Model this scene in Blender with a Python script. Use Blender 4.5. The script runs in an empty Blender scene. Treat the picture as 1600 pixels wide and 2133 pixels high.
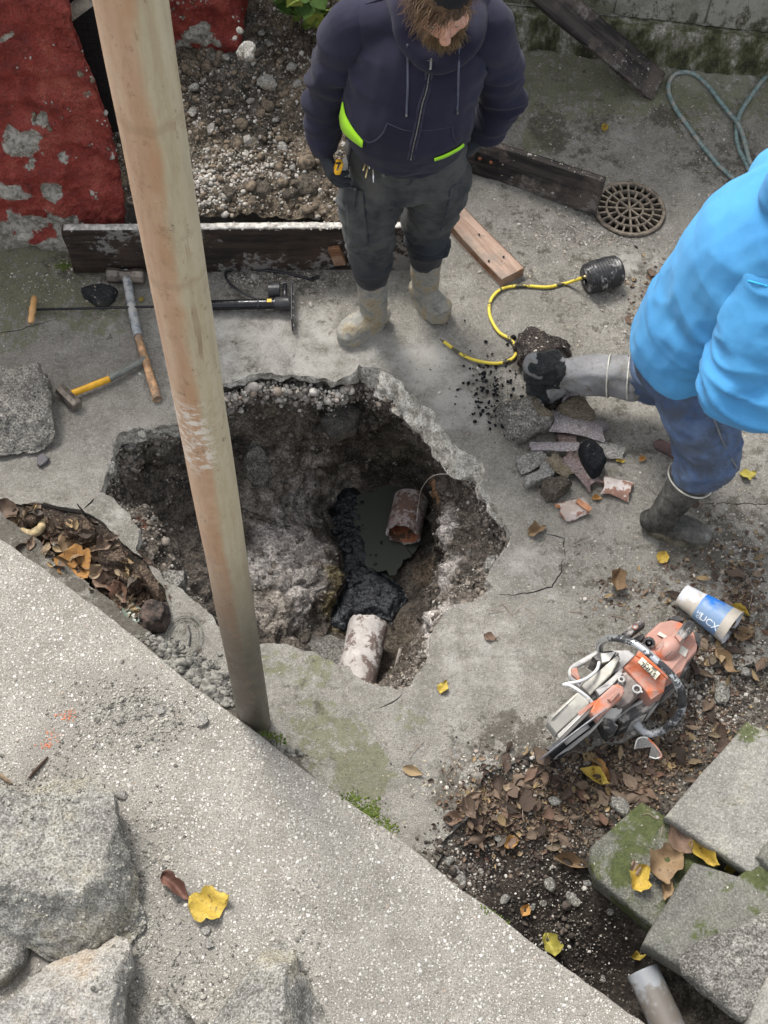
import bpy, bmesh, math, random
import numpy as np
from mathutils import Vector, Matrix, Euler
from mathutils.bvhtree import BVHTree
from mathutils.geometry import delaunay_2d_cdt
random.seed(7); rng = np.random.default_rng(7)
S = bpy.context.scene
COL = S.collection
pi = math.pi
# ------------------------------------------------ camera
FPX = 2700.0; CH = 4.2
_D = np.array([-79., -1544., -FPX]); UPc = -_D / np.linalg.norm(_D)
_f = np.array([0., 0., -1.]); YC = _f - (_f @ UPc) * UPc; YC /= np.linalg.norm(YC); XC = np.cross(YC, UPc)
cam_d = bpy.data.cameras.new('camera'); cam = bpy.data.objects.new('camera', cam_d); COL.objects.link(cam)
R3 = np.array([XC, YC, UPc])
mw = Matrix([[*R3[0], 0], [*R3[1], 0], [*R3[2], CH], [0, 0, 0, 1]])
cam.matrix_world = mw
cam_d.sensor_fit = 'VERTICAL'; cam_d.sensor_height = 24.0; cam_d.lens = 24.0 * FPX / 2133.0
cam_d.clip_start = 0.02; cam_d.clip_end = 400
S.camera = cam
# ------------------------------------------------ world, sun, exposure
W = bpy.data.worlds.new('World'); S.world = W; W.use_nodes = True
wn = W.node_tree.nodes; wl = W.node_tree.links
bg = wn['Background']; sky = wn.new('ShaderNodeTexSky'); sky.sky_type = 'NISHITA'; sky.sun_disc = False
SUN_EL, SUN_AZ = math.radians(58), math.radians(-35)     # azimuth from +Y towards +X
sky.sun_elevation = SUN_EL; sky.sun_rotation = SUN_AZ
sky.dust_density = 3.0; sky.ozone_density = 1.0; sky.air_density = 1.0
hs = wn.new('ShaderNodeHueSaturation'); hs.inputs['Saturation'].default_value = 0.22
wl.new(sky.outputs[0], hs.inputs['Color']); wl.new(hs.outputs[0], bg.inputs[0]); bg.inputs[1].default_value = 0.122
sd = bpy.data.lights.new('sun', 'SUN'); sd.energy = 1.5; sd.angle = math.radians(17); sd.color = (1, .965, .91)
so = bpy.data.objects.new('sun', sd); COL.objects.link(so)
sv = Vector((math.sin(SUN_AZ) * math.cos(SUN_EL), math.cos(SUN_AZ) * math.cos(SUN_EL), math.sin(SUN_EL)))
so.rotation_euler = sv.to_track_quat('Z', 'Y').to_euler(); so.location = sv * 20
S.view_settings.view_transform = 'Standard'; S.view_settings.look = 'None'
S.view_settings.exposure = 1.55; S.view_settings.gamma = 1; S.view_settings.use_curve_mapping = False
S.cycles.use_denoising = True
S.cycles.max_bounces = 6; S.cycles.diffuse_bounces = 3

# ------------------------------------------------ pixels of the photograph <-> the place
def ray(x, y):
    v = np.array([x - 800., -(y - 1066.5), -FPX]); return R3 @ v / FPX
def G(x, y, z=0.):
    r = ray(x, y); return np.array([0, 0, CH]) + r * ((z - CH) / r[2])
def GY(x, y, Y):
    r = ray(x, y); return np.array([0, 0, CH]) + r * (Y / r[1])
def Gs(pts, z=0.): return np.array([G(x, y, z) for x, y in pts])

# ------------------------------------------------ noise (numpy)
_perm = np.random.default_rng(11).permutation(256); _perm = np.concatenate([_perm, _perm, _perm])
_gr = np.random.default_rng(5).normal(size=(256, 3)); _gr /= np.linalg.norm(_gr, axis=1)[:, None]
def pn(P):
    P = np.asarray(P, float); I = np.floor(P).astype(int); f = P - I; I &= 255
    u = f * f * f * (f * (f * 6 - 15) + 10); out = 0
    for dx in (0, 1):
        for dy in (0, 1):
            for dz in (0, 1):
                h = _perm[_perm[_perm[(I[:, 0] + dx) & 255] + ((I[:, 1] + dy) & 255)] + ((I[:, 2] + dz) & 255)]
                g = _gr[h]; d = f - np.array([dx, dy, dz])
                w = (u[:, 0] if dx else 1 - u[:, 0]) * (u[:, 1] if dy else 1 - u[:, 1]) * (u[:, 2] if dz else 1 - u[:, 2])
                out = out + w * np.sum(g * d, axis=1)
    return out * 1.6
def fbm(P, o=4, lac=2.03, gain=.5):
    P = np.asarray(P, float); s = 0; a = 1.
    for k in range(o): s = s + a * pn(P * lac ** k + 17.3 * k); a *= gain
    return s
def ridged(P, o=4):
    s = 0; a = 1.
    for k in range(o): s = s + a * (1 - np.abs(pn(P * 2.1 ** k + 9.1 * k)) * 2); a *= .5
    return s
def sstep(a, b, x): t = np.clip((x - a) / (b - a), 0, 1); return t * t * (3 - 2 * t)
def inside(P, poly):
    P = np.asarray(P, float); poly = np.asarray(poly, float); x, y = P[:, 0], P[:, 1]; c = np.zeros(len(P), bool)
    n = len(poly)
    for i in range(n):
        x0, y0 = poly[i][:2]; x1, y1 = poly[i - 1][:2]
        if y0 == y1: continue
        m = ((y0 > y) != (y1 > y)) & (x < (x1 - x0) * (y - y0) / (y1 - y0) + x0); c ^= m
    return c
def dist_poly(P, poly, closed=True):
    P = np.asarray(P, float)[:, :2]; poly = np.asarray(poly, float)[:, :2]; d = np.full(len(P), 1e9); n = len(poly)
    for i in range(n if closed else n - 1):
        a = poly[i]; b = poly[(i + 1) % n]; ab = b - a; t = np.clip(((P - a) @ ab) / max(ab @ ab, 1e-12), 0, 1)
        d = np.minimum(d, np.linalg.norm(P - a - t[:, None] * ab, axis=1))
    return d
def densify(pts, step, closed=True, smooth=False):
    pts = np.asarray(pts, float); out = []; n = len(pts)
    for i in range(n if closed else n - 1):
        a = pts[i]; b = pts[(i + 1) % n]; k = max(1, int(round(np.linalg.norm(b - a) / step)))
        for j in range(k): out.append(a + (b - a) * j / k)
    if not closed: out.append(pts[-1])
    return np.array(out)
def spline(pts, k=8, closed=False):
    """Catmull-Rom through pts"""
    P = [np.array(p, float) for p in pts]; n = len(P); out = []
    for i in range(n if closed else n - 1):
        if closed: p0, p1, p2, p3 = P[i - 1], P[i], P[(i + 1) % n], P[(i + 2) % n]
        else: p0, p1, p2, p3 = P[max(i - 1, 0)], P[i], P[i + 1], P[min(i + 2, n - 1)]
        for j in range(k):
            t = j / k
            out.append(.5 * ((2 * p1) + (p2 - p0) * t + (2 * p0 - 5 * p1 + 4 * p2 - p3) * t * t + (3 * p1 - p0 - 3 * p2 + p3) * t ** 3))
    if not closed: out.append(P[-1])
    return np.array(out)

# ------------------------------------------------ objects
def link(o, parent=None, label=None, cat=None, group=None, kind=None):
    COL.objects.link(o)
    if parent is not None: o.parent = parent
    if label: o['label'] = label
    if cat: o['category'] = cat
    if group: o['group'] = group
    if kind: o['kind'] = kind
    return o
def thing(name, label, cat, loc=(0, 0, 0), group=None, rot=None):
    o = bpy.data.objects.new(name, None); o.location = Vector([float(c) for c in loc]); o.empty_display_size = .05
    if rot is not None: o.rotation_euler = rot
    return link(o, None, label, cat, group)
def mesh(name, V, F, mat=None, smooth=True, col=None):
    V = np.asarray(V, np.float32); me = bpy.data.meshes.new(name)
    if isinstance(F, np.ndarray):
        k = F.shape[1]; nf = len(F); li = F.astype(np.int32).ravel(); ls = np.arange(nf, dtype=np.int32) * k; lt = np.full(nf, k, np.int32)
    else:
        li = np.array([i for f in F for i in f], np.int32); lt = np.array([len(f) for f in F], np.int32); nf = len(F)
        ls = np.concatenate([[0], np.cumsum(lt)[:-1]]).astype(np.int32)
    me.vertices.add(len(V)); me.vertices.foreach_set('co', V.ravel()); me.loops.add(len(li)); me.loops.foreach_set('vertex_index', li)
    me.polygons.add(nf); me.polygons.foreach_set('loop_start', ls); me.polygons.foreach_set('loop_total', lt)
    me.update(calc_edges=True); me.validate()
    me.polygons.foreach_set('use_smooth', np.full(len(me.polygons), bool(smooth)))
    if col is not None:
        a = me.color_attributes.new('tint', 'FLOAT_COLOR', 'POINT'); c = np.ones((len(V), 4), np.float32); col = np.asarray(col)
        c[:, :col.shape[1]] = col; a.data.foreach_set('color', c.ravel())
    if mat: me.materials.append(mat)
    return me
SUP = []      # support geometry for dropping small things onto
def obj(name, V, F, mat=None, parent=None, smooth=True, col=None, origin=None, sup=False, **kw):
    V = np.asarray(V, float)
    if sup: SUP.append((V.copy(), F))
    if parent is not None and parent.type == 'EMPTY' and origin is None: origin = None
    if parent is not None:
        V = V - np.array(world_loc(parent))
        o = bpy.data.objects.new(name, mesh(name, V, F, mat, smooth, col))
    else:
        c = np.array(origin if origin is not None else (0, 0, 0), float)
        o = bpy.data.objects.new(name, mesh(name, V - c, F, mat, smooth, col)); o.location = Vector(c)
    link(o, parent, **kw); return o
def world_loc(o):
    l = Vector(o.location)
    while o.parent is not None: o = o.parent; l = l + Vector(o.location)
    return l
class MB:
    """collects shapes for one mesh"""
    def __init__(s): s.V = []; s.F = []; s.n = 0
    def add(s, V, F):
        V = np.asarray(V, float); s.V.append(V); s.F += [tuple(int(i) + s.n for i in f) for f in F]; s.n += len(V); return s
    def get(s): return np.concatenate(s.V), s.F
    def out(s, name, mat, parent=None, **kw):
        V, F = s.get(); return obj(name, V, F, mat, parent, **kw)
def grid_faces(nu, nv, cu=False, cv=False):
    a = np.arange(nu * nv).reshape(nu, nv)
    if cu: a = np.vstack([a, a[:1]])
    if cv: a = np.hstack([a, a[:, :1]])
    return np.stack([a[:-1, :-1], a[1:, :-1], a[1:, 1:], a[:-1, 1:]], -1).reshape(-1, 4)
def frames(P, up=(0, 0, 1)):
    P = np.asarray(P, float); T = np.gradient(P, axis=0); T /= np.linalg.norm(T, axis=1)[:, None] + 1e-12
    u = np.array(up, float)
    if abs(T[0] @ u) > .95: u = np.array([1., 0, 0]) if abs(T[0][0]) < .9 else np.array([0, 1., 0])
    A = []; 
    for t in T:
        u = u - (u @ t) * t; u = u / (np.linalg.norm(u) + 1e-12); A.append(u)
    A = np.array(A); return T, A, np.cross(T, A)
def tube(P, r, n=12, cap=True, up=(0, 0, 1), r2=None):
    """swept tube; r scalar or per point; r2 = radius across the second axis"""
    P = np.asarray(P, float); m = len(P); r = np.broadcast_to(r, (m,)).astype(float); r2 = r if r2 is None else np.broadcast_to(r2, (m,)).astype(float)
    T, A, B = frames(P, up); th = np.arange(n) * 2 * pi / n
    V = P[:, None] + np.cos(th)[None, :, None] * A[:, None] * r[:, None, None] + np.sin(th)[None, :, None] * B[:, None] * r2[:, None, None]
    V = V.reshape(-1, 3); F = [tuple(f) for f in grid_faces(m, n, False, True)]
    if cap: F += [tuple(range(n))[::-1], tuple(range((m - 1) * n, m * n))]
    return V, F
def box(c, s, M=None, bev=0.0):
    """box centred c, size s, optional 3x3 axes; bev chamfers every edge"""
    c = np.array(c, float); h = np.array(s, float) / 2
    if bev <= 0:
        V = np.array([[x, y, z] for x in (-1, 1) for y in (-1, 1) for z in (-1, 1)]) * h
        F = [(0, 1, 3, 2), (4, 6, 7, 5), (0, 4, 5, 1), (2, 3, 7, 6), (0, 2, 6, 4), (1, 5, 7, 3)]
    else:
        bm = bmesh.new(); bmesh.ops.create_cube(bm, size=1)
        for v in bm.verts: v.co = Vector([v.co[i] * 2 * h[i] for i in range(3)])
        bmesh.ops.bevel(bm, geom=bm.edges[:], offset=bev, segments=2, affect='EDGES', profile=.5)
        bm.verts.index_update(); V = np.array([v.co[:] for v in bm.verts]); F = [tuple(v.index for v in f.verts) for f in bm.faces]; bm.free()
    if M is not None: V = V @ np.asarray(M)      # rows = axes
    return V + c, F
def axes(x, up=(0, 0, 1)):
    x = np.array(x, float); x /= np.linalg.norm(x); up = np.array(up, float); y = np.cross(up, x); y /= np.linalg.norm(y); return np.array([x, y, np.cross(x, y)])
_ICO = {}
def ico(k):
    if k not in _ICO:
        bm = bmesh.new(); bmesh.ops.create_icosphere(bm, subdivisions=k, radius=1); bm.verts.index_update()
        _ICO[k] = (np.array([v.co[:] for v in bm.verts]), np.array([[v.index for v in f.verts] for f in bm.faces])); bm.free()
    return _ICO[k]
def rotm(a, b, c): return np.array(Euler((a, b, c)).to_matrix())
def rock(seed, size, k=4, cuts=10, rough=.06, fine=.02, rot=(0, 0, 0), soft=10):
    """faceted stone: unit sphere clipped by random planes, then roughened; size = full extents"""
    r = np.random.default_rng(seed); U, F = ico(k)
    N = r.normal(size=(cuts, 3)); N /= np.linalg.norm(N, axis=1)[:, None]; d = r.uniform(.55, .85, cuts)
    N = np.vstack([N, [[0, 0, 1], [0, 0, -1]]]); d = np.append(d, [.6, .6])
    q = np.maximum(U @ N.T, 1e-3) / d; R = 1 / (np.sum(q ** soft, axis=1) + 1.0) ** (1 / soft)
    V = U * R[:, None]; V /= np.abs(V).max(0)
    n = fbm(V * 1.7 + seed, 4) * rough + fbm(V * 7 + seed * 1.3, 3) * fine
    V = V * (1 + n[:, None]); V = V * (np.array(size) / 2); return V @ rotm(*rot).T, F
def drop_tree():
    VV = []; FF = []; n = 0
    for V, F in SUP:
        VV.append(V); FF += [tuple(int(i) + n for i in f) for f in F]; n += len(V)
    return BVHTree.FromPolygons([Vector(v) for v in np.concatenate(VV).tolist()], FF)
def scatter(base, P, sc, N=None, seed=0, squash=1.0):
    """join copies of base (V,F) at P with sizes sc, random turn; returns V,F(array)"""
    r = np.random.default_rng(seed); BV, BF = base; BV = np.asarray(BV); BF = np.asarray(BF); m = len(P)
    q = r.normal(size=(m, 4)); q /= np.linalg.norm(q, axis=1)[:, None]; w, x, y, z = q.T
    Rm = np.stack([1 - 2 * (y * y + z * z), 2 * (x * y - z * w), 2 * (x * z + y * w), 2 * (x * y + z * w), 1 - 2 * (x * x + z * z), 2 * (y * z - x * w), 2 * (x * z - y * w), 2 * (y * z + x * w), 1 - 2 * (x * x + y * y)], -1).reshape(m, 3, 3)
    V = np.einsum('mij,nj->mni', Rm, BV) * np.asarray(sc).reshape(m, 1, -1)
    V[..., 2] *= squash
    V = V + np.asarray(P)[:, None]; F = (BF[None] + (np.arange(m) * len(BV))[:, None, None]).reshape(-1, BF.shape[1])
    return V.reshape(-1, 3), F

# ------------------------------------------------ materials
class Mt:
    def __init__(s, name, rough=.8, metal=0., spec=.3):
        s.m = bpy.data.materials.new(name); s.m.use_nodes = True; s.t = s.m.node_tree; s.n = s.t.nodes; s.b = s.n['Principled BSDF']
        s.b.inputs['Roughness'].default_value = rough; s.b.inputs['Metallic'].default_value = metal; s.b.inputs['Specular IOR Level'].default_value = spec
        tc = s.n.new('ShaderNodeTexCoord'); s.co = tc.outputs['Object']; s.h = None
    def L(s, a, b): s.t.links.new(a, b)
    def put(s, sock, v):
        if isinstance(v, bpy.types.NodeSocket): s.L(v, sock)
        elif isinstance(v, (tuple, list)) and len(v) == 3 and sock.type == 'RGBA': sock.default_value = (*v, 1)
        else: sock.default_value = v
    def mp(s, sc=(1, 1, 1), rot=(0, 0, 0), loc=(0, 0, 0)):
        n = s.n.new('ShaderNodeMapping'); s.L(s.co, n.inputs[0]); n.inputs['Scale'].default_value = sc; n.inputs['Rotation'].default_value = rot; n.inputs['Location'].default_value = loc; return n.outputs[0]
    def noise(s, sc, det=4, rough=.6, v=None, dist=0.):
        n = s.n.new('ShaderNodeTexNoise'); s.L(v or s.co, n.inputs['Vector']); n.inputs['Scale'].default_value = sc; n.inputs['Detail'].default_value = det
        n.inputs['Roughness'].default_value = rough; n.inputs['Distortion'].default_value = dist; return s.mr(n.outputs['Fac'], .27, .73, 0., 1., False)
    def vor(s, sc, v=None, feat='F1', out='Distance', rnd=1.):
        n = s.n.new('ShaderNodeTexVoronoi'); s.L(v or s.co, n.inputs['Vector']); n.feature = feat; n.inputs['Scale'].default_value = sc; n.inputs['Randomness'].default_value = rnd; return n.outputs[out]
    def mr(s, x, a, b, c=0., d=1., sm=True):
        n = s.n.new('ShaderNodeMapRange'); n.interpolation_type = 'SMOOTHSTEP' if sm else 'LINEAR'; s.L(x, n.inputs[0])
        for i, q in enumerate((a, b, c, d)): n.inputs[i + 1].default_value = q
        return n.outputs[0]
    def mth(s, op, a, b=0., c=None, clamp=False):
        n = s.n.new('ShaderNodeMath'); n.operation = op; n.use_clamp = clamp; s.put(n.inputs[0], a); s.put(n.inputs[1], b)
        if c is not None: s.put(n.inputs[2], c)
        return n.outputs[0]
    def mix(s, f, a, b, mode='MIX'):
        n = s.n.new('ShaderNodeMix'); n.data_type = 'RGBA'; n.blend_type = mode; n.clamp_factor = True
        s.put(n.inputs['Factor'], f); s.put(n.inputs[6], a); s.put(n.inputs[7], b); return n.outputs[2]
    def ramp(s, x, stops, interp='LINEAR'):
        n = s.n.new('ShaderNodeValToRGB'); n.color_ramp.interpolation = interp; e = n.color_ramp.elements; s.L(x, n.inputs[0])
        while len(e) < len(stops): e.new(.5)
        for q, (p, c) in zip(e, stops): q.position = p; q.color = (*c, 1)
        return n.outputs[0]
    def attr(s, name='tint'):
        n = s.n.new('ShaderNodeAttribute'); n.attribute_name = name; return n
    def sep(s, c):
        n = s.n.new('ShaderNodeSeparateColor'); s.L(c, n.inputs[0]); return n.outputs
    def xyz(s, v=None):
        n = s.n.new('ShaderNodeSeparateXYZ'); s.L(v or s.co, n.inputs[0]); return n.outputs
    def rnd(s): return s.n.new('ShaderNodeObjectInfo').outputs['Random']
    def isl(s): return s.n.new('ShaderNodeNewGeometry').outputs['Random Per Island']
    def col(s, c): s.put(s.b.inputs['Base Color'], c); return s
    def rgh(s, r): s.put(s.b.inputs['Roughness'], r); return s
    def bump(s, h, dist=.002, st=1.):
        n = s.n.new('ShaderNodeBump'); n.inputs['Distance'].default_value = dist; n.inputs['Strength'].default_value = st; s.L(h, n.inputs['Height'])
        if s.h is not None: s.L(s.h, n.inputs['Normal'])
        s.h = n.outputs[0]; s.L(s.h, s.b.inputs['Normal']); return s
def simple(name, c, rough=.6, metal=0., var=.25, sc=30, bump=.0006, dirt=None, dirtc=(.25, .23, .2), spec=.4):
    """a plain colour with grain, wear and, if asked, a dusty coat"""
    m = Mt(name, rough, metal, spec); n = m.noise(sc, 5, .65); k = m.mr(n, .25, .75, 1 - var, 1 + var)
    cc = m.mix(1.0, c, m.mth('ADD', k, 0.), 'MULTIPLY')
    if dirt: cc = m.mix(m.mr(m.noise(sc * .35, 6, .7), .62 - dirt * .4, .78 - dirt * .3, 0, .9), cc, dirtc)
    m.col(cc); m.bump(n, bump); m.rgh(m.mr(n, .2, .8, max(0, rough - .12), min(1, rough + .12))); return m.m
# ================================================================ concrete and soil materials
def concrete_mat():
    m = Mt('concrete', .9, spec=.2); a = m.sep(m.attr().outputs['Color'])
    big = m.noise(1.6, 5, .6); mid = m.noise(9, 6, .65); fine = m.noise(70, 5, .7); grit = m.noise(260, 3, .7)
    c = m.ramp(mid, [(.1, (.185, .172, .147)), (.5, (.272, .255, .223)), (.9, (.36, .342, .303))])
    c = m.mix(m.mr(big, .45, .95, 0, .6), c, (.17, .158, .132))
    c = m.mix(m.mr(fine, .35, .8, 0, .5), c, (.40, .385, .35)); c = m.mix(m.mr(grit, .56, .36, 0, .55), c, (.10, .094, .082))
    v = m.vor(85); vc = m.sep(m.vor(85, out='Color'))
    peb = m.mth('MULTIPLY', m.mr(v, .33, .2), m.mr(vc[0], .60, .66))
    c = m.mix(m.mth('MULTIPLY', peb, .75), c, m.mix(vc[1], (.46, .44, .40), (.22, .20, .18)))
    ed = m.noise(26, 6, .72)
    moss = m.mr(m.mth('ADD', a[0], m.mth('MULTIPLY', m.mth('SUBTRACT', ed, .5), 1.5)), .3, .75)
    dirt = m.mr(m.mth('ADD', a[1], m.mth('MULTIPLY', m.mth('SUBTRACT', m.noise(17, 7, .75), .5), 1.7)), .32, .72)
    pale = m.mr(m.mth('ADD', a[2], m.mth('MULTIPLY', m.mth('SUBTRACT', mid, .5), .8)), .25, .85)
    c = m.mix(m.mth('MULTIPLY', pale, .6), c, (.47, .455, .42))
    c = m.mix(m.mth('MULTIPLY', moss, .6), c, m.mix(ed, (.07, .075, .03), (.17, .18, .08)))
    c = m.mix(m.mth('MULTIPLY', dirt, .75), c, m.mix(fine, (.035, .03, .024), (.13, .115, .09)))
    m.col(c); m.bump(fine, .006, 1.); m.bump(grit, .0025, 1.); m.bump(mid, .008, .5); m.bump(peb, .0025); return m.m
M_conc = concrete_mat()
def broken_mat(name='broken_concrete', t=1.0):
    m = Mt(name, .95, spec=.15); n = m.noise(22, 7, .75); g = m.noise(130, 4, .7); v = m.vor(60); vc = m.sep(m.vor(60, out='Color'))
    c = m.ramp(n, [(.25, (.17 * t, .155 * t, .13 * t)), (.5, (.36 * t, .34 * t, .30 * t)), (.75, (.56 * t, .54 * t, .49 * t))])
    c = m.mix(m.mr(g, .55, .3, 0, .6), c, (.12 * t, .11 * t, .09 * t)); c = m.mix(m.mth('MULTIPLY', m.mr(v, .35, .22), m.mr(vc[0], .5, .6)), c, m.mix(vc[1], (.6, .58, .53), (.2, .17, .14)))
    m.col(c); m.bump(n, .012); m.bump(g, .003); m.bump(v, .004, .5); return m.m
M_brk = broken_mat(); M_brkw = broken_mat('pale_broken_concrete', 1.65)
def soil_mat(name='soil', spk=.5):
    """albedo from the vertex tint, broken by clods and pale grit; alpha of the tint is wetness"""
    m = Mt(name, .95, spec=.25); at = m.attr(); n = m.noise(14, 8, .75); g = m.noise(90, 6, .75); f = m.noise(380, 2, .6)
    k = m.mth('MULTIPLY', m.mr(n, .25, .75, .55, 1.45), m.mr(g, .25, .75, .5, 1.5))
    c = m.mix(1., at.outputs['Color'], k, 'MULTIPLY')
    v = m.vor(110); vc = m.sep(m.vor(110, out='Color'))
    dry = m.mth('SUBTRACT', 1., at.outputs['Alpha'], clamp=True)
    pb = m.mth('MULTIPLY', m.mth('MULTIPLY', m.mr(v, .4, .2), m.mr(vc[0], 1 - .45 * spk, 1 - .38 * spk)), m.mth('MULTIPLY', dry, .8))
    c = m.mix(pb, c, m.mix(vc[1], (.38, .36, .32), (.16, .14, .12))); m.col(c)
    m.bump(n, .02, .8); m.bump(g, .008, 1.); m.bump(f, .0015, .8)
    m.rgh(m.mr(m.mth('ADD', at.outputs['Alpha'], m.mth('MULTIPLY', m.mth('SUBTRACT', g, .5), 1.2)), .25, .95, .95, .22)); return m.m
M_soil = soil_mat(); 
M_peb = None
def pebble_mat():
    m = Mt('pebble', .85, spec=.25); i = m.isl(); n = m.noise(60, 4)
    c = m.ramp(i, [(0, (.10, .09, .08)), (.2, (.20, .18, .155)), (.45, (.33, .31, .28)), (.7, (.38, .36, .32)), (.82, (.24, .19, .145)), (.93, (.50, .48, .44)), (1, (.18, .12, .09))])
    m.col(m.mix(m.mr(n, .4, .7, 0, .5), c, (.22, .2, .175))); m.bump(n, .001); return m.m
M_peb = pebble_mat()
M_cr = simple('earth_crumb', (.085, .075, .062), .97, var=.5, sc=60, bump=.002)

# ================================================================ outlines in the yard slab
def jag(P, amp, fr, seed, closed=True, step=.01):
    P = densify(P, step, closed); Q = np.c_[P[:, :2], np.full(len(P), seed * 3.7)]
    P = P.copy(); P[:, 0] += fbm(Q * fr, 4) * amp; P[:, 1] += fbm(Q * fr + 50, 4) * amp; return P
WP_ = None
HOLE_PX = [(465, 800), (500, 790), (540, 777), (592, 783), (650, 786), (698, 796), (735, 776), (748, 763), (780, 761), (802, 772), (835, 794), (852, 818), (882, 842), (910, 868), (935, 910), (962, 937), (1002, 958), (1013, 982), (1000, 1010), (1025, 1045), (1048, 1080), (1068, 1108), (1062, 1140), (1030, 1162), (1013, 1205), (1030, 1225), (985, 1250), (942, 1258), (905, 1300), (892, 1350), (882, 1392), (842, 1432), (828, 1437), (790, 1427), (745, 1412), (725, 1392), (690, 1375), (640, 1355), (600, 1345), (545, 1343), (510, 1345), (470, 1312), (432, 1277), (392, 1237), (352, 1217), (325, 1190), (285, 1148), (290, 1105), (262, 1062), (238, 1038), (210, 1028), (222, 985), (232, 940), (246, 903), (282, 888), (320, 892), (345, 884), (372, 880), (400, 850), (430, 820)]
hole = jag(Gs(HOLE_PX)[:, :2], .011, 16, 1)
TR_PX = [(-160, 1015), (-60, 1038), (20, 1048), (90, 1052), (165, 1062), (215, 1088), (258, 1132), (300, 1165), (342, 1232), (353, 1282), (338, 1318), (300, 1326), (220, 1270), (100, 1180), (-40, 1080), (-160, 1030)]
trench = jag(Gs(TR_PX)[:, :2], .008, 14, 2)
SO_PX = [(900, 1890), (925, 1745), (985, 1685), (1010, 1612), (1100, 1578), (1230, 1560), (1350, 1525), (1430, 1440), (1505, 1392), (1700, 1370), (2300, 1360), (2600, 2600), (1500, 2500), (1250, 2220), (1050, 2040)]
soilp = jag(Gs(SO_PX)[:, :2], .02, 9, 3, step=.014)
def crack(px, w, seed):
    P = jag(Gs(px)[:, :2], .006, 22, seed, False, .012); T = np.gradient(P, axis=0); T /= np.linalg.norm(T, axis=1)[:, None] + 1e-9
    N = np.c_[-T[:, 1], T[:, 0]]; k = np.linspace(0, 1, len(P)); ww = w * (.35 + .65 * np.sin(pi * np.clip(k, .02, .98))) * (1 + .5 * pn(np.c_[P * 40, np.full(len(P), seed)])); ww = np.maximum(ww, .0012)
    return np.vstack([P + N * ww[:, None] / 2, (P - N * ww[:, None] / 2)[::-1]])
cracks = [crack([(198, 1040), (175, 1062), (190, 1066)][:2], .006, 21), crack([(160, 1050), (192, 1090), (196, 1096)], .007, 22),
          crack([(1040, 1238), (1100, 1236), (1150, 1222), (1168, 1190), (1172, 1165)], .0045, 23), crack([(1178, 1160), (1176, 1120), (1120, 1108)], .004, 24),
          crack([(838, 1445), (820, 1460), (790, 1475)], .004, 25), crack([(1460, 1050), (1600, 1052), (1700, 1056)], .004, 26), crack([(-100, 700), (30, 690), (120, 662)], .004, 27)]
# ---- the slab
def zg(P):
    P = np.asarray(P, float); Q = np.c_[P[:, :2], np.zeros(len(P))]; z = fbm(Q * 1.3, 3) * .010 + fbm(Q * 9 + 5, 3) * .0035
    z += .14 * sstep(4.25, 4.95, P[:, 1]) * sstep(.2, .6, P[:, 0])           # mossy fall towards the back wall
    g = G(1313, 430); d = np.linalg.norm(P[:, :2] - g[:2], axis=1); z -= .02 * sstep(.45, .16, d)
    return z
hs_all = [hole, trench, soilp] + cracks
gx = np.arange(-2.1, 2.3, .024); gy = np.arange(.35, 5.7, .024)
X, Y = np.meshgrid(gx, gy); P0 = np.c_[X.ravel(), Y.ravel()]; P0 += rng.uniform(-.006, .006, P0.shape)
keep = np.ones(len(P0), bool)
for h in hs_all:
    lo = h.min(0) - .03; hi = h.max(0) + .03; b = np.all((P0 > lo) & (P0 < hi), axis=1) & keep
    idx = np.where(b)[0]
    if len(idx): keep[idx[dist_poly(P0[idx], h) < .010]] = False
grate_c = G(1313, 430)[:2]; GR = .158
gcirc = np.array([grate_c + GR * np.array([math.cos(a), math.sin(a)]) for a in np.linspace(0, 2 * pi, 64, endpoint=False)])
keep &= np.abs(np.linalg.norm(P0 - grate_c, axis=1) - GR) > .009
P0 = P0[keep]
far = np.array([[x, y] for x in (-40, -12, -4, 0, 4, 12, 40) for y in (-40, -12, -2, 8, 15, 40)], float)
allh = hs_all + [gcirc]
vs = [P0, far]; es = []; n = len(P0) + len(far)
for h in allh: es += [(n + i, n + (i + 1) % len(h)) for i in range(len(h))]; vs.append(h); n += len(h)
ov, oe, of, *_ = delaunay_2d_cdt([Vector(p) for p in np.concatenate(vs).tolist()], es, [], 0, 1e-6, False)
ov = np.array([v[:] for v in ov]); of = np.array(of); cen = ov[of].mean(1)
km = np.ones(len(of), bool)
for h in allh:
    lo = h.min(0); hi = h.max(0); idx = np.where(np.all((cen >= lo) & (cen <= hi), axis=1))[0]; km[idx[inside(cen[idx], h)]] = False
of = of[km]; V = np.c_[ov, zg(ov)]; V[np.linalg.norm(V[:, :2], axis=1) > 9, 2] = 0
used = np.unique(of); remap = -np.ones(len(V), int); remap[used] = np.arange(len(used)); V = V[used]; of = remap[of]
def blobs(P, L, fr=6, amp=.35):
    """soft patches of a stain: (px, py, radius m, weight[, stretch x])"""
    P = np.asarray(P)[:, :2]; w = 1 + amp * fbm(np.c_[P * fr, np.zeros(len(P))], 3); o = np.zeros(len(P))
    for b in L:
        c = G(b[0], b[1])[:2]; sx = b[4] if len(b) > 4 else 1; d = np.hypot((P[:, 0] - c[0]) / sx, P[:, 1] - c[1]) * w
        o = np.maximum(o, b[3] * sstep(b[2], b[2] * .35, d))
    return o
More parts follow.
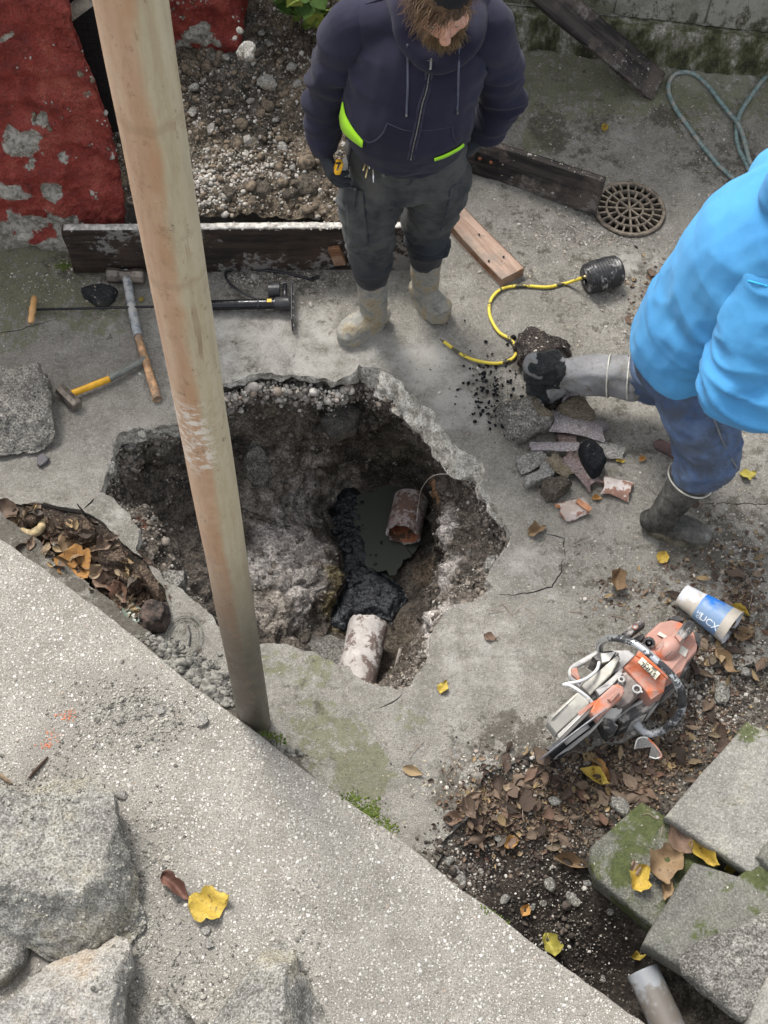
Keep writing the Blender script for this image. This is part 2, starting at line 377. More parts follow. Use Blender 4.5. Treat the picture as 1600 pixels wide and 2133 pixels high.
MOSS = [(60, 580, .30, .85, 1.6), (200, 640, .20, .6, 1.5), (40, 680, .2, .55), (1150, 180, .45, .75, 1.4), (1400, 200, .35, .8, 1.8), (1100, 110, .2, .9, 1.5), (1130, 290, .16, .8), (1010, 250, .2, .9), (1600, 200, .4, .6, 1.4), (690, 1530, .18, .7, 1.2), (600, 1390, .10, .5, 1.6), (760, 1610, .14, 1.0), (660, 1400, .12, .55), (780, 1580, .08, 1.0), (850, 1500, .09, .45)]
DIRT = [(1480, 1180, .35, .42, 1.3), (1560, 900, .3, .36), (1330, 560, .2, .34, 1.4), (1000, 600, .25, .22, 1.5), (1350, 880, .5, .30, 1.2), (1250, 720, .3, .26), (1200, 1000, .25, .26), (700, 620, .2, .22, 2), (300, 1000, .14, .3), (470, 760, .12, .3, 2), (1450, 700, .3, .35), (1250, 1350, .2, .28), (640, 1450, .16, .3), (420, 1380, .08, .5), (1150, 280, .17, .8), (1060, 330, .1, .6), (1380, 260, .08, .9, 1.6), (1500, 330, .3, .5), (1200, 300, .35, .4), (1180, 500, .4, .33, 1.6), (1230, 640, .3, .3, 1.4), (1050, 830, .11, .5, 1.), (1110, 760, .13, .9), (1150, 930, .16, .42, 1.3), (1010, 770, .09, .35), (1520, 1100, .26, .5, 1.4), (1440, 1150, .16, .8, 1.4), (1560, 1280, .25, .5), (1350, 1400, .2, .35), (1420, 1480, .16, .75), (1100, 1570, .22, .75, 1.4), (950, 1650, .14, .7), (1000, 1580, .1, .4), (1250, 1180, .22, .3, 1.4), (1330, 1250, .24, .38), (600, 590, .16, .5, 2.2), (1080, 400, .2, .3), (1313, 430, .23, .45), (180, 560, .12, .6, 2), (400, 1290, .1, .4), (620, 1600, .1, .6), (900, 1810, .1, .9), (1490, 560, .3, .3), (1600, 450, .3, .4), (560, 560, .14, .5, 3)]
PALE = [(560, 720, .35, .6, 1.8), (900, 760, .22, .75, 1.3), (950, 850, .18, .8), (1000, 1380, .3, .42), (760, 730, .2, .5, 1.5), (350, 760, .2, .4), (1100, 1180, .15, .5), (1440, 190, .14, .8, 1.6), (1500, 210, .16, .6, 1.6), (230, 1080, .08, .5), (860, 620, .2, .4), (1320, 540, .1, .6, 1.8), (180, 900, .2, .25)]
tc = np.c_[blobs(V, MOSS), blobs(V, DIRT), blobs(V, PALE)]
ground = obj('ground', V, of, M_conc, col=tc, kind='structure', sup=True)
ground['label'] = 'grey weathered concrete yard slab broken open around the pit'
# ---- broken rims
def rim(name, poly, th, inw, rows, mat, seed, amp=.010, parent=None):
    """broken edge below an outline; th and inw (offset towards the hole) per vertex"""
    n = len(poly); T = np.roll(poly, -1, 0) - np.roll(poly, 1, 0); T = T / (np.linalg.norm(T, axis=1)[:, None] + 1e-9)
    ar = .5 * np.sum(poly[:, 0] * np.roll(poly[:, 1], -1) - np.roll(poly[:, 0], -1) * poly[:, 1]); N = np.c_[-T[:, 1], T[:, 0]] * (1 if ar > 0 else -1)
    k = 9
    for _ in range(4): N = (np.roll(N, 1, 0) + N + np.roll(N, -1, 0)); N /= np.linalg.norm(N, axis=1)[:, None]
    th = np.broadcast_to(th, (n,)); inw = np.broadcast_to(inw, (n,)); z0 = zg(poly); L = []
    for r in range(rows + 1):
        t = r / rows; p = np.c_[poly + N * (inw * t)[:, None], z0 - th * t]
        if r: 
            q = p * 24 + seed; p[:, :2] += N * (fbm(q, 3) * amp * min(1, t * 3))[:, None]; p[:, 2] += fbm(q + 30, 3) * amp * .5
        L.append(p)
    Vr = np.array(L).reshape(-1, 3); return Vr, grid_faces(rows + 1, n, False, True), N
h3 = np.c_[hole, np.zeros(len(hole))]
cR = [G(x, y)[:2] for x, y in ((800, 780), (860, 830), (920, 890), (990, 960))]
wR = np.clip(1.25 - dist_poly(h3, np.array(cR), False) / .10, 0, 1)
cT = np.array([G(x, y)[:2] for x, y in ((470, 800), (600, 785), (690, 795))]); wT = np.clip(1.2 - dist_poly(h3, cT, False) / .1, 0, 1)
th = .085 + .03 * wR - .045 * wT + .012 * fbm(h3 * 7 + 3, 2); inw = -.004 + .055 * wR + .01 * fbm(h3 * 9, 2)
rv, rf, RN = rim('r', hole, th, inw, 8, M_brk, 4, .013)
obj('broken_slab_edge', rv, rf, M_brkw, kind='structure', sup=True)
rv2, rf2, _ = rim('r', trench, .07, 0, 4, M_brk, 5, .006); MBr = MB().add(rv2, [tuple(f) for f in rf2])
rv2, rf2, _ = rim('r', soilp, .05, 0, 3, M_brk, 6, .006); MBr.add(rv2, [tuple(f) for f in rf2])
MBr.out('slab_edge', M_conc, kind='structure')
mc = MB()
for i, c in enumerate(cracks):
    cv, cf, _ = rim('c', c, .03, 0, 2, None, i, .001); nn = len(c); mc.add(cv, [tuple(f) for f in cf] + [tuple(range(2 * nn, 3 * nn))])
mc.out('slab_crack', simple('crack_dirt', (.05, .045, .038), .95), kind='structure')

# ================================================================ the pit: a lofted, fully modelled cavity
CEN = np.array([G(800, 1150, -.95)[0], G(800, 1150, -.95)[1]])
def ring_from(px, z):   # contour of the pit wall at one depth, as angle -> radius round CEN
    P = np.array([G(x, y, z)[:2] for x, y in px]) - CEN; return P
NA = len(hole)
C = {
 -.22: [(470, 850), (560, 830), (650, 830), (740, 832), (830, 838), (880, 895), (930, 960), (985, 1010), (1018, 1080), (1030, 1110), (1012, 1160), (975, 1230), (925, 1290), (900, 1350), (872, 1400), (820, 1450), (740, 1432), (640, 1390), (540, 1372), (480, 1335), (430, 1290), (375, 1240), (325, 1170), (300, 1090), (262, 1020), (280, 950), (340, 930), (400, 900)],
 -.45: [(500, 930), (590, 925), (690, 905), (780, 880), (850, 890), (900, 960), (925, 1010), (935, 1070), (930, 1150), (925, 1230), (898, 1310), (880, 1370), (845, 1420), (800, 1450), (735, 1440), (640, 1410), (560, 1400), (500, 1370), (450, 1320), (410, 1260), (370, 1170), (345, 1080), (360, 1010), (420, 970)],
 -.68: [(560, 1010), (620, 965), (700, 955), (790, 925), (850, 930), (905, 985), (922, 1060), (920, 1150), (912, 1230), (890, 1310), (868, 1370), (830, 1420), (770, 1440), (700, 1425), (640, 1400), (595, 1340), (575, 1260), (545, 1180), (530, 1090)],
 -.92: [(655, 1060), (690, 1005), (740, 985), (800, 980), (865, 985), (905, 1020), (918, 1080), (915, 1150), (903, 1230), (885, 1300), (860, 1370), (820, 1410), (760, 1425), (700, 1400), (665, 1340), (672, 1270), (705, 1210), (700, 1150), (672, 1100)],
}
def polar(P2, ang):
    """radius of a star-shaped polygon P2 (relative to CEN) at angles ang"""
    P2 = densify(P2, .02); a = np.arctan2(P2[:, 1], P2[:, 0]); r = np.hypot(P2[:, 0], P2[:, 1]); o = np.argsort(a); a = a[o]; r = r[o]
    a = np.concatenate([a - 2 * pi, a, a + 2 * pi]); r = np.concatenate([r, r, r]); w = np.array([1, 2, 3, 2, 1.]) / 9
    return np.convolve(np.interp(ang, a, r), w, 'same') if False else np.interp(ang, a, r)
start = hole + RN * (inw + .004)[:, None] * 1.0; zs = zg(hole) - th * .96; start = start - RN * .012
ang = np.arctan2(start[:, 1] - CEN[1], start[:, 0] - CEN[0])
lev = sorted(C, reverse=True); K = [np.c_[start, zs]]
for z in lev:
    r = polar(ring_from(C[z], z), ang); K.append(np.c_[CEN[0] + r * np.cos(ang), CEN[1] + r * np.sin(ang), np.full(NA, z)])
flo = K[-1].copy(); flo[:, :2] = CEN + (flo[:, :2] - CEN) * .82; flo[:, 2] = -.985; K.append(flo)
flo = flo.copy(); flo[:, :2] = CEN + (flo[:, :2] - CEN) * .35; flo[:, 2] = -1.02; K.append(flo); flo = flo.copy(); flo[:, :2] = CEN + (flo[:, :2] - CEN) * .02; flo[:, 2] = -1.03; K.append(flo)
K = np.array(K); NR = 120; tt = np.linspace(0, len(K) - 1.0001, NR); L = []
for t in tt:
    i = int(t); f = t - i; p0, p1, p2, p3 = K[max(i - 1, 0)], K[i], K[i + 1], K[min(i + 2, len(K) - 1)]
    q = .5 * ((2 * p1) + (p2 - p0) * f + (2 * p0 - 5 * p1 + 4 * p2 - p3) * f * f + (3 * p1 - p0 - 3 * p2 + p3) * f ** 3)
    L.append(q * .6 + (p1 + (p2 - p1) * f) * .4)
PV = np.array(L); 
N = np.cross(np.gradient(PV, axis=1), np.gradient(PV, axis=0)); N /= np.linalg.norm(N, axis=2)[..., None] + 1e-9
PV = PV.reshape(-1, 3); N = N.reshape(-1, 3)
if np.mean(N[-200:, 2]) < 0: N = -N
fade = np.repeat(sstep(0, .07, np.linspace(0, 1, NR)), NA); q = PV * np.array([1, 1, 1.3])
dsp = fbm(q * 4.5, 3) * .045 + np.abs(fbm(q * 11 + 7, 4)) * .035 + fbm(q * 38, 3) * .009 + (ridged(q * 6 + 4, 3) - 1.2) * .012
flat = sstep(-.9, -.99, PV[:, 2]); dsp *= fade * (1 - .75 * flat)
def P3(x, y, z): return G(x, y, z)
def near(c, r, P=None): return sstep(r, 0, np.linalg.norm((PV if P is None else P) - c, axis=1))
# sculpted lumps: (px,py,z, radius, height)
for x, y, z, r, hh in [(610, 1120, -.55, .22, .05), (640, 1230, -.68, .17, .07), (690, 1250, -.85, .1, .03), (890, 1190, -.95, .13, .06), (860, 1290, -.97, .13, .05), (905, 1090, -.9, .09, .04), (920, 1100, -.38, .10, .035), (915, 1200, -.42, .10, .03), (540, 960, -.32, .12, .02), (300, 1090, -.2, .13, .04), (760, 870, -.38, .10, .05), (700, 940, -.5, .12, .04), (860, 1350, -.5, .12, .03)]:
    dsp += hh * near(P3(x, y, z), r)
for x, y, z, r, hh in [(400, 1100, -.35, .16, .05), (800, 900, -.5, .13, .06), (350, 1000, -.22, .1, .03)]:
    dsp -= hh * near(P3(x, y, z), r)
PV = PV + N * dsp[:, None]
# tints
def tintmix(P, base, L, fr=9, amp=.5):
    c = np.tile(np.array(base, float), (len(P), 1)); w = 1 + amp * fbm(P * fr, 3)
    for (ctr, r, col) in L:
        d = np.linalg.norm(P - ctr, axis=1) * w; k = sstep(r, r * .45, d)[:, None]; c = c * (1 - k) + np.array(col) * k
    return c
CLAY = (.40, .355, .305, .0); SOILC = (.135, .115, .095, 0.); GREY = (.52, .475, .44, .05); YEL = (.32, .26, .14, .15); BLK = (.008, .009, .011, .9); BRN = (.19, .145, .105, .1)
tl = [(P3(620, 1000, -.5), .13, GREY), (P3(590, 1040, -.5), .14, CLAY), (P3(660, 960, -.5), .12, CLAY), (P3(560, 850, -.1), .30, (.20, .17, .135, 0)), (P3(330, 930, -.12), .12, (.26, .235, .2, 0)), (P3(570, 1030, -.42), .25, CLAY), (P3(610, 1150, -.55), .26, GREY), (P3(640, 1250, -.68), .17, GREY), (P3(570, 1270, -.6), .15, CLAY), (P3(620, 1060, -.5), .14, GREY), (P3(540, 1180, -.5), .12, GREY), (P3(700, 1010, -.62), .16, CLAY), (P3(450, 960, -.25), .2, (.12, .10, .085, 0)), (P3(790, 900, -.5), .17, (.13, .11, .085, 0)), (P3(850, 930, -.5), .16, (.19, .165, .125, 0)), (P3(960, 1000, -.2), .14, (.2, .16, .12, 0)), (P3(1000, 1100, -.18), .14, (.16, .135, .11, 0)),
      (P3(925, 1100, -.38), .10, GREY), (P3(918, 1200, -.45), .12, GREY), (P3(900, 1290, -.45), .12, GREY), (P3(900, 1030, -.85), .10, (.3, .17, .09, .1)), (P3(890, 1180, -.93), .10, BRN), (P3(830, 1350, -.98), .2, (.14, .115, .09, .1)), (P3(700, 1200, -.85), .07, YEL), (P3(690, 1260, -.9), .1, YEL), (P3(720, 1300, -.95), .08, YEL), (P3(290, 1090, -.15), .05, (.19, .07, .04, 0)),
      (P3(720, 1060, -.93), .09, BLK), (P3(740, 1130, -.97), .11, BLK), (P3(760, 1220, -1.0), .12, BLK), (P3(800, 1260, -1.), .06, BLK), (P3(695, 1290, -.93), .045, (.02, .022, .02, .9)), (P3(830, 1080, -1.), .12, (.03, .03, .026, .6))]
_pt = BVHTree.FromPolygons([Vector(v) for v in PV.tolist()], [tuple(f) for f in grid_faces(NR, NA, False, True).tolist()])
def onpit(c):      # the tint patches sit on the modelled surface, not near it
    d_ = Vector(c) - Vector((0, 0, CH)); h_ = _pt.ray_cast(Vector((0, 0, CH)), d_.normalized()); return np.array(h_[0]) if h_[0] is not None else c
tl = [(onpit(c_), r_, k_) for c_, r_, k_ in tl]
pc = tintmix(PV, SOILC, tl)
obj('pit', PV, grid_faces(NR, NA, False, True), M_soil, col=pc, kind='structure', sup=True)
# black sludge lumps and water
wm = Mt('murky_water', .06, spec=.5); wm.col((.075, .08, .068)); wm.bump(wm.noise(7, 2), .003, .4)
wz = -.965; wp = jag(np.array([G(x, y, wz)[:2] for x, y in [(750, 1030), (785, 1020), (815, 1012), (870, 1010), (895, 1060), (885, 1120), (855, 1170), (815, 1200), (775, 1185), (745, 1120)]]), .03, 14, 9)
wc = wp.mean(0); obj('water', np.c_[np.vstack([wp, wc]), np.full(len(wp) + 1, wz)], [(i, (i + 1) % len(wp), len(wp)) for i in range(len(wp))], wm.m, kind='structure')
sl = Mt('black_sludge', .2, spec=.5); sn = sl.noise(40, 5, .7); sl.col(sl.ramp(sn, [(.3, (.006, .007, .010)), (.8, (.03, .034, .038))])); sl.bump(sn, .004)
M_sludge = sl.m; P = []; sc = []
for (x, y, s, n_) in [(735, 1040, 26, 60), (722, 1090, 30, 90), (745, 1150, 30, 80), (745, 1220, 34, 120), (790, 1255, 40, 90), (700, 1290, 20, 30), (830, 1230, 22, 40)]:
    for _ in range(n_ // 9):
        a = rng.normal(size=2) * s * .6; P.append(P3(x + a[0], y + a[1] * 1.3, -.962) + [0, 0, rng.uniform(-.010, .004)]); sc.append(rng.uniform(.004, .011) + .02 * float(rng.random() < .08))
sp_ = jag(np.array([G(x, y, -.96)[:2] for x, y in [(700, 1010), (740, 1000), (768, 1030), (772, 1090), (775, 1150), (800, 1190), (835, 1215), (850, 1245), (815, 1290), (775, 1275), (740, 1285), (715, 1310), (680, 1320), (668, 1290), (700, 1250), (715, 1200), (705, 1130), (690, 1070)]]), .012, 12, 14)
gx_ = np.arange(sp_[:, 0].min(), sp_[:, 0].max(), .004); gy_ = np.arange(sp_[:, 1].min(), sp_[:, 1].max(), .004); Xs, Ys = np.meshgrid(gx_, gy_, indexing='ij'); SPP = np.c_[Xs.ravel(), Ys.ravel()]; dq = dist_poly(SPP, sp_); q3 = np.c_[SPP, np.zeros(len(SPP))]; SZ = -.99 + .024 * sstep(0, .045, dq) + fbm(q3 * 6, 2) * .008 + np.abs(fbm(q3 * 20, 4)) * .009 + fbm(q3 * 70, 3) * .0022; SF = grid_faces(len(gx_), len(gy_)); SF = SF[inside(SPP, sp_)[SF].all(1)]
obj('black_sludge', np.c_[SPP, SZ], SF, M_sludge, kind='structure')
b = rock(3, (2, 2, 2), 2, 9, .25, .1); sv_, sf_ = scatter(b, np.array(P), np.array(sc)[:, None] * rng.uniform(.6, 1.2, (len(P), 3)), seed=3, squash=.6)
obj('black_sludge', sv_, sf_, M_sludge, kind='stuff')

# ================================================================ soil bed at lower right and in the trench
def soilbed(name, poly_px, zf, tint, step=.014, grow=.04):
    pl = poly_px; lo = pl.min(0) - grow; hi = np.minimum(pl.max(0) + grow, [2.2, 3.6]); lo = np.maximum(lo, [-2.2, .3])
    x = np.arange(lo[0], hi[0], step); y = np.arange(lo[1], hi[1], step); nx, ny = len(x), len(y); Xg, Yg = np.meshgrid(x, y, indexing='ij'); P = np.c_[Xg.ravel(), Yg.ravel()]
    ok = inside(P, pl) | (dist_poly(P, pl) < grow); z = zf(P); V = np.c_[P, z]; F = grid_faces(nx, ny); F = F[ok[F].all(1)]
    u = np.unique(F); rm = -np.ones(len(V), int); rm[u] = np.arange(len(u)); V = V[u]; F = rm[F]
    return obj(name, V, F, M_soil, col=tint(V), kind='structure', sup=True)
def zsoil(P):
    d = dist_poly(P, soilp); Q = np.c_[P, np.zeros(len(P))]; z = -.022 - .02 * sstep(0, .15, d)
    for x, y, r, h in [(1120, 1840, .30, .07), (1010, 1800, .16, .03), (1200, 1990, .30, .16), (1330, 2080, .32, .16)]:
        z -= h * sstep(r, .02, np.linalg.norm(P - G(x, y, -.1)[:2], axis=1))
    return z + fbm(Q * 9, 4) * .008 + fbm(Q * 45, 3) * .004
def tsoil(V):
    B = lambda x, y, z=-.08: P3(x, y, z)
    c = tintmix(V, (.10, .088, .072, 0), [(B(1120, 1850), .36, (.036, .028, .022, 0)), (B(1050, 1800), .2, (.034, .026, .021, 0)), (B(1230, 2010, -.2), .36, (.030, .024, .019, 0)), (B(1150, 1650), .25, (.065, .052, .04, 0)), (B(1480, 1420), .25, (.15, .135, .115, 0)), (B(1300, 1600), .2, (.07, .055, .043, 0))]); return c
soilbed('soil', soilp, zsoil, tsoil)
def ztr(P): Q = np.c_[P, np.zeros(len(P))]; return -.012 + .03 * sstep(.0, .08, dist_poly(P, trench)) + fbm(Q * 10, 4) * .012
soilbed('trench_soil', trench, ztr, lambda V: tintmix(V, (.055, .042, .032, 0), []), grow=.03)

# ================================================================ raised exposed-aggregate slab in the foreground
TZ = .15
ED_PX = [(-700, 640), (-300, 910), (0, 1124), (70, 1172), (150, 1230), (240, 1296), (350, 1386), (430, 1452), (520, 1516), (610, 1590), (700, 1655), (780, 1710), (860, 1770), (950, 1846), (1040, 1912), (1130, 1982), (1240, 2062), (1340, 2133), (1480, 2240), (1700, 2400)]
def agg_mat():
    m = Mt('exposed_aggregate', .92, spec=.2); at = m.sep(m.attr().outputs['Color'])
    n = m.noise(8, 6, .65); g = m.noise(160, 4, .75)
    c = m.ramp(n, [(.2, (.215, .201, .174)), (.8, (.30, .283, .25))]); c = m.mix(m.mr(g, .55, .33, 0, .7), c, (.11, .10, .085))
    for sc, thv, keep in ((55, .36, .55), (95, .36, .4), (170, .38, .35)):
        v = m.vor(sc); vc = m.sep(m.vor(sc, out='Color')); k = m.mth('MULTIPLY', m.mr(v, thv, thv - .1), m.mr(vc[0], keep, keep + .04))
        c = m.mix(m.mth('MULTIPLY', k, .85), c, m.ramp(vc[1], [(0, (.24, .22, .19)), (.3, (.36, .34, .30)), (.65, (.50, .48, .44)), (.85, (.62, .60, .56)), (1, (.30, .24, .19))])); m.bump(k, .0035, .8)
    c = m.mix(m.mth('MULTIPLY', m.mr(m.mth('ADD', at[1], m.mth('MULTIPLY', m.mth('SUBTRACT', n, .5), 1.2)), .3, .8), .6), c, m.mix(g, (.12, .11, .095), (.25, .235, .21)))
    c = m.mix(m.mr(m.mth('ADD', at[0], m.mth('MULTIPLY', m.mth('SUBTRACT', m.noise(50, 5, .7), .5), 1.3)), .4, .8), c, (.08, .085, .03))
    m.col(c); m.bump(g, .0025, .9); m.bump(n, .006, .4); return m.m
M_agg = agg_mat()
ed = jag(Gs(ED_PX, TZ)[:, :2], .0035, 12, 7, False, .014)
def zt(P): Q = np.c_[np.asarray(P)[:, :2], np.zeros(len(P))]; return TZ + fbm(Q * 2, 3) * .004 + fbm(Q * 14, 2) * .0015
rows = 60; back = np.array([[-3.5, -1.2]]) ; inn = ed + np.array([-1.0, -1.9]) * 1.0
s_ = np.linspace(0, 1, rows) ** 1.6; T = []
for t in s_: p = ed * (1 - t) + inn * t; T.append(np.c_[p, zt(p)])
lip = T[0].copy(); lip2 = lip.copy(); d2 = np.array([.55, .83]); lip[:, :2] += d2 * .004; lip[:, 2] -= .005; lip2[:, :2] += d2 * .006; lip2[:, 2] -= .30
mid = (lip + lip2) / 2; mid[:, :2] += d2 * (fbm(mid * 14, 3) * .006)[:, None]
TV = np.array([lip2, mid, lip] + T).reshape(-1, 3)
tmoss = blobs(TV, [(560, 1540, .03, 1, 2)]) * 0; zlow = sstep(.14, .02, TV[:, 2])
tdirt = blobs(TV, [(250, 1500, .22, .8, 1.6), (350, 1540, .16, .7), (380, 1950, .22, .8), (330, 1800, .16, .6), (300, 2080, .2, 1), (150, 1600, .2, .8), (700, 2100, .12, .5), (120, 2050, .2, .9)])
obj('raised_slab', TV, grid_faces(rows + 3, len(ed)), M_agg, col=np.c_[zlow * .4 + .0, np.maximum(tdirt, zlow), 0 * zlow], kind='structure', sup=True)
# lower stone ledge below the slab edge
LD = [(-500, 730), (-200, 925), (0, 1062), (60, 1108), (160, 1192), (240, 1258), (320, 1320), (400, 1395), (470, 1452), (545, 1510), (600, 1555), (640, 1600), (690, 1655)]
le = jag(Gs(LD, .07)[:, :2], .008, 12, 8, False, .014); li = le + np.array([-.12, -.17]); L = []
for t, z in ((0, -.12), (0.0, .02), (.02, .062), (.15, .07), (.5, .08), (1, .085)):
    p = le * (1 - t) + li * t; q = np.c_[p, np.full(len(p), z)]; q[:, 2] += fbm(q * 15, 3) * .008; q[:, :2] += (fbm(q * 18 + 9, 3) * .006)[:, None]; L.append(q)
LV = np.array(L).reshape(-1, 3); obj('stone_ledge', LV, grid_faces(6, len(le)), M_conc, col=np.c_[blobs(LV, [(560, 1520, .09, .9), (600, 1570, .06, 1.0)]), np.full(len(LV), .8) + .25 * fbm(LV * 5, 2), 0 * LV[:, 0]], kind='structure', sup=True)
# ================================================================ red stone wall at the left, screen, earth heap
def red_mat():
    m = Mt('red_painted_stone', .5, spec=.4); a = m.sep(m.attr().outputs['Color']); n = m.noise(7, 8, .7); g = m.noise(45, 6, .7); f = m.noise(160, 4, .7)
    red = m.ramp(n, [(.15, (.18, .024, .018)), (.5, (.33, .048, .034)), (.9, (.46, .12, .08))]); red = m.mix(m.mr(g, .62, .95, 0, .5), red, (.36, .12, .10)); red = m.mix(m.mr(f, .5, .3, 0, .6), red, (.07, .012, .01))
    st = m.ramp(g, [(.3, (.20, .185, .15)), (.5, (.38, .355, .31)), (.7, (.52, .49, .44))])
    k = m.mr(m.mth('ADD', a[0], m.mth('MULTIPLY', m.mth('SUBTRACT', m.noise(11, 7, .72), .5), 1.2)), .48, .58)
    c = m.mix(k, red, st); mo = m.mr(m.mth('ADD', a[1], m.mth('MULTIPLY', m.mth('SUBTRACT', n, .5), 1.)), .35, .85)
    c = m.mix(m.mth('MULTIPLY', mo, .85), c, m.mix(g, (.06, .062, .028), (.24, .22, .16)))
    m.col(c); m.bump(n, .02, 1.); m.bump(g, .012, 1.); m.bump(f, .002); m.bump(k, .002, .6); return m.m
M_red = red_mat()
EDG = [(0, 268, 560), (0, 268, 430), (0, 258, 385), (0, 240, 320), (0, 212, 245), (0, 178, 170), (0, 150, 100), (0, 140, 0)]
ez = []; ex = []
for _, x, y in EDG:
    p = GY(x, y, 3.52); ez.append(p[2]); ex.append(p[0] - .045)
ez, ex = np.array(ez), np.array(ex); o_ = np.argsort(ez); ez, ex = ez[o_], ex[o_]
def redwall(name, label, x0, exz, y0, ztop, nu, nv, seed, peel, moss, zb=-.05, batter=.08, depth=.035):
    L = []
    for j in range(nv):
        z = zb + (ztop - zb) * j / (nv - 1); xr = exz(z); row = []
        for i in range(nu): row.append((x0 + (xr - x0) * i / (nu - 1), y0 + batter * z, z))
        for i in range(1, 12): row.append((xr + .015 * math.sin(i), y0 + batter * z + depth * i / 11, z))
        L.append(row)
    V = np.array(L).reshape(-1, 3); n = fbm(V * np.array([3, 3, 3]) + seed, 3) * .04 + (ridged(V * np.array([5, 5, 8]) + V[:, [2, 0, 1]] * 3 + seed, 4) - 1.2) * .022 + fbm(V * 40 + seed, 3) * .005
    xr = np.repeat([r[nu - 1][0] for r in L], nu + 11); V[:, 1] -= n * .9; V[:, 0] += n * .6 * sstep(xr - .1, xr, V[:, 0])
    def bl(B):
        o = np.zeros(len(V)); w = 1 + .5 * fbm(V * 9, 3)
        for x, y, r, k, *s in B:
            c = GY(x, y, y0 + .03); sx = s[0] if s else 1; d = np.sqrt(((V[:, 0] - c[0]) / sx) ** 2 + (V[:, 2] - c[2]) ** 2 + ((V[:, 1] - c[1]) * .5) ** 2) * w; o = np.maximum(o, k * sstep(r, r * .3, d))
        return o
    o = obj(name, V, grid_faces(nv, nu + 11), M_red, col=np.c_[bl(peel), bl(moss), 0 * V[:, 0]], origin=(x0, y0, 0), label=label, cat='wall', sup=True)
    return o
redwall('retaining_wall', 'red painted rough stone wall with peeling grey patches left of the iron pipe', -2.6, lambda z: np.interp(z, ez, ex), 3.57, 2.1, 150, 150, 3,
        [(15, 100, .07, .8), (150, 60, .04, .8, .6), (165, 130, .06, .9, .5), (190, 215, .04, .9, .6), (40, 305, .11, .9, 1.5), (60, 350, .05, .5), (75, 260, .04, .6), (80, 215, .025, .7), (105, 400, .09, 1., .7), (140, 470, .12, 1.1, 1), (110, 520, .16, 1.1), (65, 470, .09, 1., 1.4), (215, 260, .035, 1., .5), (150, 110, .035, 1., .4), (235, 330, .03, .9, .5), (175, 60, .03, .9), (90, 260, .05, .9), (200, 400, .03, .7), (20, 205, .04, 1.), (185, 215, .05, 1.), (30, 400, .07, .9, 1.5), (130, 330, .03, .9), (0, 530, .25, 1.1, 2), (225, 350, .02, .6)],
        [(60, 540, .16, .9, 2.5), (0, 500, .12, .7, 2), (140, 540, .1, .8), (-200, 540, .3, .9, 3)])
# earth heap behind the board
def zheap(P):
    y = P[:, 1]; x = P[:, 0]; Q = np.c_[P, np.zeros(len(P))]
    z = .22 + .28 * sstep(3.6, 4.7, y) + .06 * np.exp(-((y - 3.8) / .16) ** 2) + fbm(Q * 3, 3) * .05 + np.abs(fbm(Q * 9, 4)) * .045 + fbm(Q * 34, 3) * .010 + fbm(Q * 80, 2) * .004
    return z - .62 * sstep(-.16, .16, x + .1 * fbm(Q * 4, 2) - .12 * (y - 3.6))
x = np.arange(-1.5, .45, .012); y = np.arange(3.61, 5.3, .012); Xg, Yg = np.meshgrid(x, y, indexing='ij'); HP = np.c_[Xg.ravel(), Yg.ravel()]; HV = np.c_[HP, zheap(HP)]
hc = tintmix(HV, (.165, .13, .092, 0), [(G(480, 200, .35), .3, (.085, .07, .055, 0)), (G(520, 280, .3), .25, (.075, .063, .05, 0)), (G(450, 350, .27), .2, (.17, .145, .11, 0)), (G(640, 380, .28), .12, (.06, .048, .038, 0)), (G(500, 120, .4), .2, (.15, .135, .115, 0)), (G(620, 120, .4), .15, (.10, .075, .055, 0))], amp=.6)
obj('earth_heap', HV, grid_faces(len(x), len(y)), soil_mat('heap_soil', .75), col=hc, kind='structure', sup=True)
# second painted stone at the back
redwall('stone_pillar', 'red painted stone pier rising from the earth heap behind the pipe', GY(300, 0, 4.3)[0], lambda z: np.interp(z, [.3, .5, .9], [GY(470, 90, 4.3)[0], GY(488, 30, 4.3)[0], GY(500, 0, 4.3)[0]]), 4.28, 1.2, 60, 60, 8,
        [(410, 80, .08, 1), (380, 110, .06, .9), (500, 20, .05, .9), (450, 90, .05, .6)], [(400, 130, .04, .5)], zb=.2, depth=.3)
mdark = simple('dark_boarding', (.012, .011, .011), .8, var=.3)
obj('backing_wall', *box((-1.35, 4.95, .9), (2.7, .04, 2.2)), mdark, smooth=False, label='dark boarded wall at the back behind the red stones', cat='wall')
# wire screen
scr = thing('wire_screen', 'black wire mesh screen between the red wall and the iron pipe', 'screen', (-1.3, 3.86, .3))
mw_ = simple('black_wire', (.012, .012, .013), .5, .6); w = MB(); Z0, Z1, X0, X1 = .25, 1.9, -1.62, GY(250, 60, 3.86)[0]
k = 0; zz = np.arange(Z0, Z1, .0035 * 3); 
for xx in np.arange(X0, X1, .022):
    P = np.c_[xx + .0035 * np.sign(np.sin(np.arange(0, len(zz)) * pi / 2 + k * pi)), np.full(len(zz), 3.86), zz][::2]; w.add(*tube(P, .0014, 4, False)); k += 1
for z_ in np.arange(Z0, Z1, .030): w.add(*tube([(X0, 3.861, z_), (X1, 3.861, z_)], .0013, 4, False))
w.out('wire', mw_, scr, kind='stuff')
obj('void_sheet', *box(((X0 + X1) / 2, 3.90, 1.1), (X1 - X0, .02, 1.8)), simple('screen_back', (.014, .013, .014), .8), scr, smooth=False)  # near-black sheet added behind the mesh to stand for the dark void
